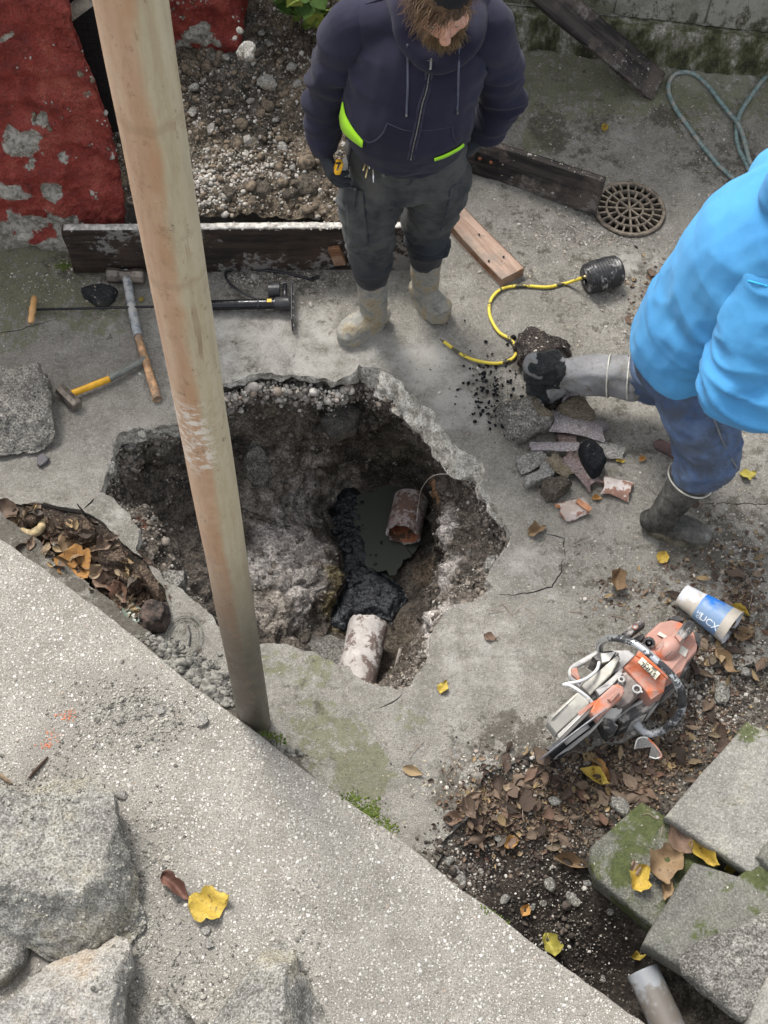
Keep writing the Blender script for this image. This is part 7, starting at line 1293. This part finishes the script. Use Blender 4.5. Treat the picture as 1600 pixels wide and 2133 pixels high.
# soil bed
CL = [(1100, 1830, 110, 90, 3), (1250, 1950, 60, 60, 1), (1200, 1620, 130, 50, 3), (1500, 1430, 80, 50, 3), (940, 1790, 25, 40, 1.5), (980, 1820, 20, 30, 1), (1180, 1750, 80, 60, 1.5)]; P = dropped(pxcloud(CL, 2300, 15), .001, 1.0, (-.5, .01)); s_ = np.exp(r5.normal(-6.1, .55, len(P)))[:, None] * r5.uniform(.7, 1.3, (len(P), 3)); many('gravel', PEB, P, s_, M_peb, 16, .5, .7)
P = dropped(pxcloud(CL, 3500, 17), .001, 1.0, (-.5, .01)); s_ = np.exp(r5.normal(-5.75, .5, len(P)))[:, None] * r5.uniform(.7, 1.3, (len(P), 3)); many('earth_clods', CR, P, s_, simple('dark_crumb', (.05, .04, .032), .97, 0, .6, 40, .003), 18, .6, .7, True)
k = 0
for x, y, s in [(935, 1795, 22), (960, 1830, 28), (948, 1812, 16), (1052, 1875, 18), (1128, 1882, 16), (1110, 1890, 14), (1145, 1840, 26), (1195, 1870, 34), (1272, 1895, 18), (1297, 1990, 26), (1275, 1980, 16), (1205, 1940, 14), (1225, 1840, 14), (1160, 1905, 12), (1220, 1925, 14), (1505, 1445, 40), (1550, 1400, 22), (1480, 1400, 16), (1530, 1365, 20), (1566, 1290, 14), (1035, 1745, 16), (1155, 1670, 22), (1290, 1680, 40), (1260, 2035, 20), (1040, 1700, 14)]:
    q = G(x, y, -.08)
    h = tree.ray_cast(Vector((q[0], q[1], .14)), Vector((0, 0, -1))); z = h[0][2] if h[0] else -.08; p = G(x, y, z); s_m = s / 580; V, F = rock(400 + k, (s_m * 1.3, s_m, s_m * .6), 3, 6, .04, .01, (r5.uniform(-.3, .3), 0, r5.uniform(0, 6)), 4)
    obj('pebble', V + p + [0, 0, s_m * .12], F, M_rock, origin=p, label='grey pebble in the dark soil between the raised slab and stone blocks' if y > 1500 else 'angular grey stone on the gritty ground between the saw and the right edge', cat='stone', group='pebbles in the dark soil' if y > 1500 else 'stones right of the saw'); k += 1
# ---------------------------------------------------------------- leaves
def leafmesh(seed, kind='oval', nu=11, nv=7):
    r = np.random.default_rng(seed); V = []; curl = r.uniform(.15, 1.5); fold = r.uniform(.15, .8); tw = r.uniform(-.8, .8); wd = r.uniform(.22, .36); wv = r.uniform(.02, .06); ph = r.uniform(0, 6)
    for i in range(nu):
        u = i / (nu - 1); w = math.sin(pi * min(1, u ** .8)) ** 1.15 * wd * (1 + .06 * math.sin(u * 27 + ph)) if kind == 'oval' else wd * 1.15 * (math.sin(pi * u ** .7) ** .7) * (1 + .16 * math.sin(u * 13 + ph) + .07 * math.sin(u * 31))
        w = max(w, .004)
        for j in range(nv):
            v = j / (nv - 1) * 2 - 1; y = v * w; z = abs(v) ** 1.3 * w * fold + wv * math.sin(u * 9 + v * 3 + ph) * (.3 + abs(v)); th = (u - .5) * curl
            x = (math.sin(th) / curl if curl > .05 else u - .5); z2 = z * math.cos(th) + (1 - math.cos(th)) / curl; yy = y * math.cos(tw * (u - .5)) - z * math.sin(tw * (u - .5)); V.append((x, yy, z2 + y * math.sin(tw * (u - .5))))
    V = np.array(V); V[:, 2] -= np.percentile(V[:, 2], 15); return V, grid_faces(nu, nv)
def leaf_mat(name, stops, isl=False, dry=True):
    m = Mt(name, .65, spec=.25); i = m.isl() if isl else m.rnd(); n = m.noise(30, 5, .7); c = m.ramp(i, stops); c = m.mix(m.mr(n, .55, 1, 0, .6), c, m.mix(.6, c, (.07, .04, .025))); m.col(c); m.bump(n, .0015)
    v_ = m.vor(55, feat='DISTANCE_TO_EDGE'); c = m.mix(m.mr(v_, .10, .02, 0, .35), c, m.mix(.5, c, (.06, .035, .02))); c = m.mix(m.mr(m.noise(70, 4, .7), .74, .8, 0, .75), c, (.05, .03, .02)); m.col(c); return m.m
BR = [(0, (.035, .026, .02)), (.2, (.07, .048, .036)), (.38, (.115, .082, .06)), (.55, (.16, .12, .085)), (.68, (.10, .05, .034)), (.78, (.22, .17, .12)), (.88, (.28, .20, .10)), (1, (.085, .075, .065))]
M_lf = leaf_mat('dry_leaf', BR); M_lfi = leaf_mat('dry_leaf_litter', BR + [], True); M_ly = leaf_mat('yellow_leaf', [(0, (.34, .235, .04)), (.5, (.40, .29, .055)), (1, (.27, .24, .05))]); M_lo = leaf_mat('orange_leaf', [(0, (.28, .14, .045)), (1, (.34, .19, .06))]); M_lt = leaf_mat('tan_leaf', [(0, (.15, .098, .055)), (1, (.21, .145, .08))]); M_lfrag = leaf_mat('pale_seed', [(0, (.36, .31, .22)), (.6, (.46, .42, .32)), (1, (.28, .22, .15))], True)
LM = [leafmesh(i, 'oval' if i % 3 else 'lobed') for i in range(9)]; LMe = [mesh('dry_leaf', v, f, M_lf, True) for v, f in LM]
LCL = [(1520, 1170, 60, 50, 1.6), (1440, 1230, 70, 40, .9), (1120, 1640, 90, 34, 6), (1030, 1690, 45, 35, 5), (1240, 1640, 70, 40, 5), (1330, 1600, 50, 35, 4), (1180, 1700, 50, 30, 2), (1420, 1560, 40, 30, 2.2), (1530, 1300, 40, 40, 2), (1500, 1490, 30, 25, 1.4), (1560, 1240, 25, 30, 1), (1290, 1240, 30, 20, .6), (1460, 1370, 20, 30, .8), (1350, 620, 26, 45, 1.2), (1570, 1180, 30, 40, .5), (1400, 1480, 40, 20, 1.2), (1550, 1400, 40, 60, 1.2)]
P = dropped(pxcloud(LCL, 290, 20), .003, .135, (-.3, .05))[:210]
for i, p in enumerate(P):
    o = bpy.data.objects.new('fallen_leaf', LMe[i % 9]); s = r5.uniform(.030, .066) if r5.random() < .8 else .08; o.scale = (s, s * r5.uniform(.6, 1.05), s * .8); o.rotation_euler = (r5.normal() * .35 + (pi if r5.random() < .3 else 0), r5.normal() * .3, r5.uniform(0, 2 * pi)); o.location = Vector(p) + Vector((0, 0, .006 + .01 * float(r5.random() < .4)))
    rg_ = ('below the blade of the saw', 'at the left end of the litter', 'beside the pale stone block', 'right of the saw handlebar', 'around the paper cup', 'beside the blue hooded worker')[0 if 1.28 < p[1] < 1.62 and .5 < p[0] < .78 else 1 if p[0] <= .5 and p[1] < 1.75 else 2 if p[1] <= 1.5 else 3 if p[1] < 1.95 else 4 if p[1] < 2.35 else 5]
    link(o, None, 'dry brown fallen leaf ' + rg_, 'leaf', 'dry leaves ' + rg_)
P = dropped(pxcloud(LCL, 2600, 21), .002, .135, (-.3, .06)); s_ = r5.uniform(.007, .028, len(P))[:, None] * np.array([1, 1, 1.]); many('leaf_litter', LM[1], P, s_, M_lfi, 22, .35, 1., True)
P = dropped(pxcloud(LCL, 1200, 23), .003, .135, (-.3, .06)); s_ = r5.uniform(.008, .024, len(P))[:, None] * np.array([1, .7, 1.]); many('leaf_litter', LM[4], P, s_, M_lfi, 24, .5, 1., True)
CL = [(1170, 330, 150, 90, 3), (980, 1640, 60, 40, 2), (850, 1640, 40, 50, .8), (1400, 330, 100, 80, 2), (1250, 700, 150, 100, 1), (1300, 1200, 150, 80, 1.5), (150, 620, 90, 40, 1.5), (1050, 520, 120, 60, 1), (1500, 1100, 60, 90, 1)]; P = dropped(pxcloud(CL, 420, 25), .001, .3, (-.05, .25)); s_ = r5.uniform(.007, .016, len(P))[:, None] * np.array([1, .8, 1.]); many('seed_husks', LM[2], P, s_, M_lfrag, 26, .2, .6, True)
def gz(x, y, z=.0):
    p = G(x, y, z)
    for _ in range(4):
        h = tree.ray_cast(Vector((p[0], p[1], p[2] + .12)), Vector((0, 0, -1)))
        if h[0] is None: break
        p = G(x, y, h[0][2])
    return p
def leaf(label, x, y, spx, yaw, mat, seed, kind='oval', z=0., flip=False, tilt=(0, 0), parts=None, wide=1.):
    p = gz(x, y, z); d = np.linalg.norm(p - [0, 0, CH]); s = spx / (FPX / d); V, F = leafmesh(seed, kind, 15, 9); V = V * s * [1, wide, 2.0]; V = V @ rotm(tilt[0] + (pi if flip else 0), tilt[1], math.radians(yaw)).T; V[:, 2] -= V[:, 2].min() - .001; c = V.mean(0); V[:, :2] -= c[:2]; return obj('fallen_leaf', V + p, F, mat, origin=p, label=label, cat='leaf')
leaf('large curled yellow leaf lying alone on the raised slab', 438, 1886, 88, 20, M_ly, 31, 'lobed', TZ, wide=1.15); leaf('crumpled dark brown leaf left of the large yellow leaf on the slab', 368, 1850, 80, -40, leaf_mat('dark_brown_leaf', [(0, (.12, .06, .045)), (1, (.12, .06, .045))]), 32, 'lobed', TZ, wide=.6)
leaf('small bright yellow leaf on bare concrete below the pit', 923, 1433, 34, 70, M_ly, 33, wide=1.3); leaf('yellow leaf caught on the edge of the raised slab above the dark soil', 1145, 1968, 50, 110, M_ly, 34, 'lobed', TZ); leaf('bright yellow folded leaf in the litter below the saw', 1238, 1620, 66, -25, M_ly, 35, wide=.7); leaf('orange brown leaf overlapping the bright yellow folded leaf', 1250, 1606, 56, -50, M_lo, 36, z=.02)
leaf('yellow curled leaf on the mossy stone block', 1330, 1832, 60, 60, M_ly, 37, 'lobed', .1); leaf('small brown leaf on top of the yellow leaf on the mossy block', 1322, 1808, 34, 100, M_lf, 38, z=.12); leaf('large tan crumpled leaf on the mossy stone block', 1385, 1800, 84, 30, M_lt, 39, 'lobed', .1, wide=1.3); leaf('yellow leaf between the pale stone block and the stepped block', 1462, 1785, 74, -35, M_ly, 40, 'lobed', .1, wide=.8); leaf('small yellow leaf at the right between stone blocks', 1520, 1812, 30, 10, M_ly, 41, z=.1)
leaf('dark brown leaf at the top of the mossy stone block', 1415, 1755, 70, -50, M_lf, 42, z=.1, wide=1.2); leaf('long pale brown leaf running down the side of the mossy stone block', 1388, 1850, 60, 75, M_lt, 43, z=.08, wide=.6)
leaf('yellow leaf on the yard just below the front boot of the blue worker', 1380, 1162, 36, 60, M_ly, 44); leaf('small yellow leaf on the mossy yard near the drain grate', 1259, 270, 26, 80, M_ly, 45, wide=.8, z=.03); leaf('brown leaf alone on the concrete right of the pit', 1021, 1329, 32, -10, M_lf, 46); leaf('large reddish brown leaf at the left of the litter', 976, 1688, 60, -60, M_lf, 47); leaf('deep brown rounded leaf at the left edge of the litter', 945, 1708, 46, 10, M_lf, 48); leaf('golden brown leaf in the litter above the dark soil', 1066, 1755, 40, 40, M_lo, 49); leaf('small golden leaf scrap low in the dark soil', 1094, 1898, 30, 60, M_lo, 50, z=-.1); leaf('long curled tan leaf right of the saw', 1510, 1385, 76, -50, M_lt, 51, wide=.7); leaf('broad tan leaf beside the rim of the paper cup', 1548, 1325, 50, 20, M_lt, 52, wide=1.3); leaf('yellow leaf behind the rim of the paper cup', 1540, 1275, 44, -25, M_ly, 53, wide=.6)
leaf('long pinkish brown curled leaf left of the mossy block', 1195, 1800, 84, -15, M_lt, 54, z=-.05, wide=.5); leaf('large ragged tan leaf above the saw on the yard', 1285, 1215, 60, 80, M_lt, 55, 'lobed'); leaf('yellow leaf at the right edge beside the blue worker knee', 1556, 992, 34, 10, M_ly, 56, 'lobed'); leaf('yellow scrap under the right end of the rubble', 1292, 962, 22, 0, M_ly, 57); leaf('tan crumpled leaf patch below the rubble', 1118, 1108, 44, 30, M_lt, 58, 'lobed'); leaf('orange brown leaf beside the orange broken shard', 1243, 1040, 24, 0, M_lo, 59)
leaf('yellow leaf above the grey plastic pipe', 1332, 1990, 40, 20, M_ly, 60, z=-.05, wide=.6); leaf('curled golden leaf near the reddish wood strip', 1338, 958, 20, 40, M_lo, 61); leaf('small yellow green leaf by the sledgehammer handle', 296, 626, 16, 70, M_ly, 62)
# debris hanging in the pit
for i, (x, y, s, a) in enumerate([(650, 885, 40, 100), (668, 890, 36, 60), (640, 900, 34, 80), (680, 905, 24, 20)]):
    h = camhit(x, y, .01)
    if h: V, F = leafmesh(80 + i); V = V * (s / 520) @ rotm(1., .2, math.radians(a)).T + h[0]; obj('dead_leaf', V, F, leaf_mat('grey_dead_leaf', [(0, (.10, .09, .08)), (1, (.2, .18, .15))]) if 'grey_dead_leaf' not in bpy.data.materials else bpy.data.materials['grey_dead_leaf'], origin=h[0], label='wilted grey leaf hanging on the upper wall of the pit', cat='leaf', group='wilted leaves on the pit wall')
for i, (x, y, s) in enumerate([(688, 862, 16), (694, 850, 10), (682, 872, 9), (715, 838, 7)]):
    h = camhit(x, y, .008)
    if h: V, F = rock(90 + i, (s / 500, s / 640, s / 900), 2, 6, .1, .05, (.5, .3, i)); obj('plaster_flake', V + h[0], F, M_plw, smooth=False, origin=h[0], label='white plaster flake on the upper wall of the pit', cat='flake', group='plaster flakes on the pit wall')
# ---------------------------------------------------------------- trench contents
M_root = rock_mat('rotten_wood', (.05, .035, .028), (.19, .14, .10), (.30, .21, .13), .8); tk = dict(cat='debris', step=.006, rings=22, rnd_=.9)
shaped('rotten_wood', 'brown crumbly lump of rotten wood at the upper end of the leafy trench', [(40, 1070), (60, 1052), (90, 1058), (92, 1078), (70, 1092), (48, 1088)], .012, .06, M_root, 501, amp=.010, fineamp=.006, **tk); shaped('rotten_wood', 'dark brown knotted clod by the cracked concrete at the trench edge', [(130, 1095), (150, 1078), (180, 1080), (200, 1098), (196, 1118), (165, 1124), (138, 1118)], .012, .07, M_root, 503, amp=.016, fineamp=.008, **tk)
shaped('rotten_wood', 'largest tan and brown clod in the middle of the trench', [(200, 1120), (225, 1112), (248, 1122), (262, 1150), (270, 1175), (240, 1185), (215, 1175), (205, 1150)], .012, .10, M_root, 505, amp=.015, fineamp=.008, **tk); shaped('rotten_wood', 'mossy brown clod right below the largest clod in the trench', [(245, 1190), (270, 1180), (300, 1192), (302, 1212), (275, 1222), (250, 1210)], .012, .06, M_root, 507, amp=.010, fineamp=.006, **tk)
shaped('rotten_wood', 'dark brown split stump filling the lower end of the trench', [(292, 1260), (310, 1240), (345, 1245), (350, 1275), (340, 1302), (305, 1305), (290, 1285)], .012, .08, simple('stump', (.045, .032, .026), .9, 0, .8, 25, .008), 509, amp=.022, fineamp=.006, **tk); shaped('rotten_wood', 'crumbly brown strip of roots along the pit side of the trench', [(285, 1190), (305, 1180), (325, 1205), (340, 1235), (330, 1245), (310, 1225)], .012, .065, M_root, 511, amp=.014, fineamp=.009, **tk)
P = spline([G(45, 1105, .03), G(65, 1112, .05), (G(85, 1100, .05)), G(88, 1082, .03)], 6); obj('bent_root', *tube(P, np.interp(np.linspace(0, 1, len(P)), [0, .5, 1], [.012, .018, .012]), 12), simple('pale_root', (.26, .20, .11), .8, 0, .4, 30, .002), origin=P[0], label='pale bent root at the upper end of the leafy trench', cat='root')
shaped('stone', 'small pale grey stone among the leaves in the trench', [(108, 1126), (116, 1121), (126, 1128), (124, 1148), (112, 1150)], .015, .03, M_rock, 513, rnd_=.8, amp=.003, step=.005, rings=18)
tree = drop_tree()
for i, (x, y, s, a, m_, lb) in enumerate([(82, 1130, 44, 80, M_lf, 'reddish brown leaf standing against the raised slab in the trench'), (108, 1110, 60, -10, M_lf, 'flat reddish leaf below the dark clod in the trench'), (140, 1132, 36, -20, M_lo, 'orange leaf scrap at the middle of the trench'), (165, 1145, 84, 10, M_lt, 'large crumpled tan leaf in the middle of the trench'), (190, 1135, 40, 10, M_lo, 'orange leaf tip behind the crumpled tan leaf in the trench'), (162, 1188, 84, -45, M_lo, 'large golden orange leaf against the edge of the raised slab'), (185, 1180, 40, 0, M_lt, 'small pale leaf beside the golden orange leaf'), (225, 1212, 64, 25, M_lf, 'reddish brown leaf low in the trench'), (205, 1195, 50, 60, M_lf, 'dark folded leaf between clods in the trench'), (250, 1245, 60, -60, M_lf, 'dark red pointed leaf beside the glass jar'), (20, 1070, 60, -40, M_lf, 'brown leaf at the far left end of the trench'), (225, 1230, 40, 0, M_lf, 'small dark leaf beside the slab edge near the jar')]): leaf(lb, x, y, s, a, m_, 110 + i, 'lobed' if i % 2 else 'oval', -.02, wide=1.1)
CL = [(60, 1085, 30, 12, 2), (130, 1125, 36, 18, 3), (200, 1180, 40, 24, 3), (270, 1235, 30, 25, 3)]; P = dropped(pxcloud(CL, 800, 27), .003, .135, (-.2, .04)); s_ = r5.uniform(.010, .045, len(P))[:, None] * np.array([1, 1, 1.]); many('leaf_litter', LM[5], P, s_, M_lfi, 28, .5, 1., True)
P = dropped(pxcloud([(60, 1085, 30, 12, 2), (130, 1122, 36, 16, 3), (195, 1165, 36, 24, 3), (270, 1225, 28, 24, 3)], 110, 127), .006, .135, (-.2, .12)); s_ = r5.uniform(.035, .075, len(P))[:, None] * np.array([1, .9, 1.2]); many('leaf_litter', LM[7], P, s_, M_lfi, 128, .6, 1., True)
# crumbly mortar along the ledge
CL = [(380, 1385, 26, 12, 3), (430, 1425, 26, 12, 3), (470, 1462, 20, 8, 2), (340, 1345, 20, 8, 1), (600, 1570, 14, 8, .8)]; P = dropped(pxcloud(CL, 1500, 29), .001, .3, (-.05, .14)); s_ = np.exp(r5.normal(-5.2, .5, len(P)))[:, None] * r5.uniform(.7, 1.3, (len(P), 3)); many('crumbled_mortar', CR, P, s_, simple('grey_mortar_crumb', (.13, .125, .11), .96, 0, .6, 30, .002), 30, .6, .8, True)
# wood splinters on the raised slab, orange brick dust
for i, (a, b, w, m_, lb) in enumerate([((60, 1622), (100, 1576), .010, M_lf, 'reddish bark splinter lying on the raised slab above the largest rock'), ((-6, 1610), (24, 1632), .014, M_lf, 'brown bark chip at the left edge of the raised slab')]): p0, p1 = G(*a, TZ + .006), G(*b, TZ + .006); obj('bark_chip', *tube(np.array([p0, p0 * .7 + p1 * .3 + [0, 0, .004], p0 * .3 + p1 * .7, p1]), [w * .5, w, w * .9, w * .4], 7, True, (0, 0, 1), np.array([w * .5, w, w * .9, w * .4]) * .5), m_, smooth=False, origin=p0, label=lb, cat='bark')
P = dropped(pxcloud([(158, 1520, 10, 6, 2), (112, 1580, 6, 4, 1), (125, 1560, 10, 8, .5)], 150, 31), .0005, .3); s_ = np.exp(r5.normal(-6.2, .3, len(P)))[:, None] * np.ones((1, 3)); many('brick_dust', PEB, P, s_, simple('brick_crumb', (.45, .15, .07), .9), 32, .4, .5)
for x, y, s in [(428, 1938, 18), (436, 1966, 18), (252, 1655, 22), (420, 1500, 30), (335, 1480, 20)]: p = G(x, y, TZ); s_m = s / 620; V, F = rock(x, (s_m * 1.2, s_m, s_m * .7), 2, 7, .05, .02, (0, 0, y)); obj('stone_chip', V + p + [0, 0, s_m * .15], F, M_rock2, smooth=False, origin=p, label='small pale stone chip loose on the raised slab', cat='stone', group='stone chips on the raised slab')
# twigs
mbt = MB()
for p in dropped(pxcloud([(1200, 1640, 120, 50, 2), (1380, 640, 40, 40, 1), (1300, 1250, 150, 60, 1), (150, 600, 80, 30, .6), (1520, 1300, 50, 60, 1)], 110, 33), .003, .135):
    a = r5.uniform(0, 2 * pi); L_ = r5.uniform(.02, .08); d = np.array([math.cos(a), math.sin(a), r5.normal() * .1]) * L_; mbt.add(*tube(np.array([p, p + d * .5 + r5.normal(size=3) * .003, p + d]), .0014, 4, False))
mbt.out('twigs', simple('twig', (.20, .15, .11), .85), kind='stuff')
# ivy at the back
iv = thing('ivy_plant', 'green leafy ivy growing at the back above the earth heap', 'plant', J(650, 40, 4.45)); gm = leaf_mat('ivy_leaf', [(0, (.03, .075, .012)), (.5, (.06, .12, .02)), (.8, (.14, .20, .035)), (1, (.26, .28, .05))]); IL = [leafmesh(140 + i, 'oval', 9, 7) for i in range(4)]; IM = [mesh('leaf', v * [1, 1.7, 1], f, gm) for v, f in IL]
for i in range(64):
    x = r5.uniform(585, 735); y = r5.uniform(-60, 58) * (1 if x > 610 else .5); p = J(x, y, r5.uniform(4.25, 4.5)); o = bpy.data.objects.new('leaf', IM[i % 4]); s = r5.uniform(.06, .10); o.scale = (s, s, s); o.rotation_euler = (r5.uniform(.3, 1.1), r5.normal() * .5, r5.uniform(0, 2 * pi)); o.location = Vector(p) - world_loc(iv); link(o, iv)
for i in range(7): a = J(600 + i * 20, 50, 4.45); obj('stem', *tube(spline([a + [0, 0, -.25], a + [.02, .0, .1], a + [r5.normal() * .06, 0, .3]], 4), .004, 5), simple('ivy_stem', (.10, .08, .04), .8) if 'ivy_stem' not in bpy.data.materials else bpy.data.materials['ivy_stem'], iv)
# moss tufts along edges
mm = Mt('moss', .95); mm.col(mm.mix(mm.isl(), (.035, .06, .008), (.10, .13, .02))); P = dropped(pxcloud([(560, 1535, 14, 7, 1), (590, 1560, 8, 8, 1), (770, 1690, 14, 12, 1.5), (800, 1722, 14, 10, 1), (735, 1665, 12, 12, 1), (1030, 1905, 16, 10, 1.2), (1060, 1925, 10, 8, .6), (132, 548, 8, 4, .7)], 1400, 35), .0, .3, (-.1, .17)); s_ = np.exp(r5.normal(-5.9, .3, len(P)))[:, None] * np.array([1, 1, 1.2]); many('moss', PEB, P, s_, mm.m, 36, 1., 1., True)
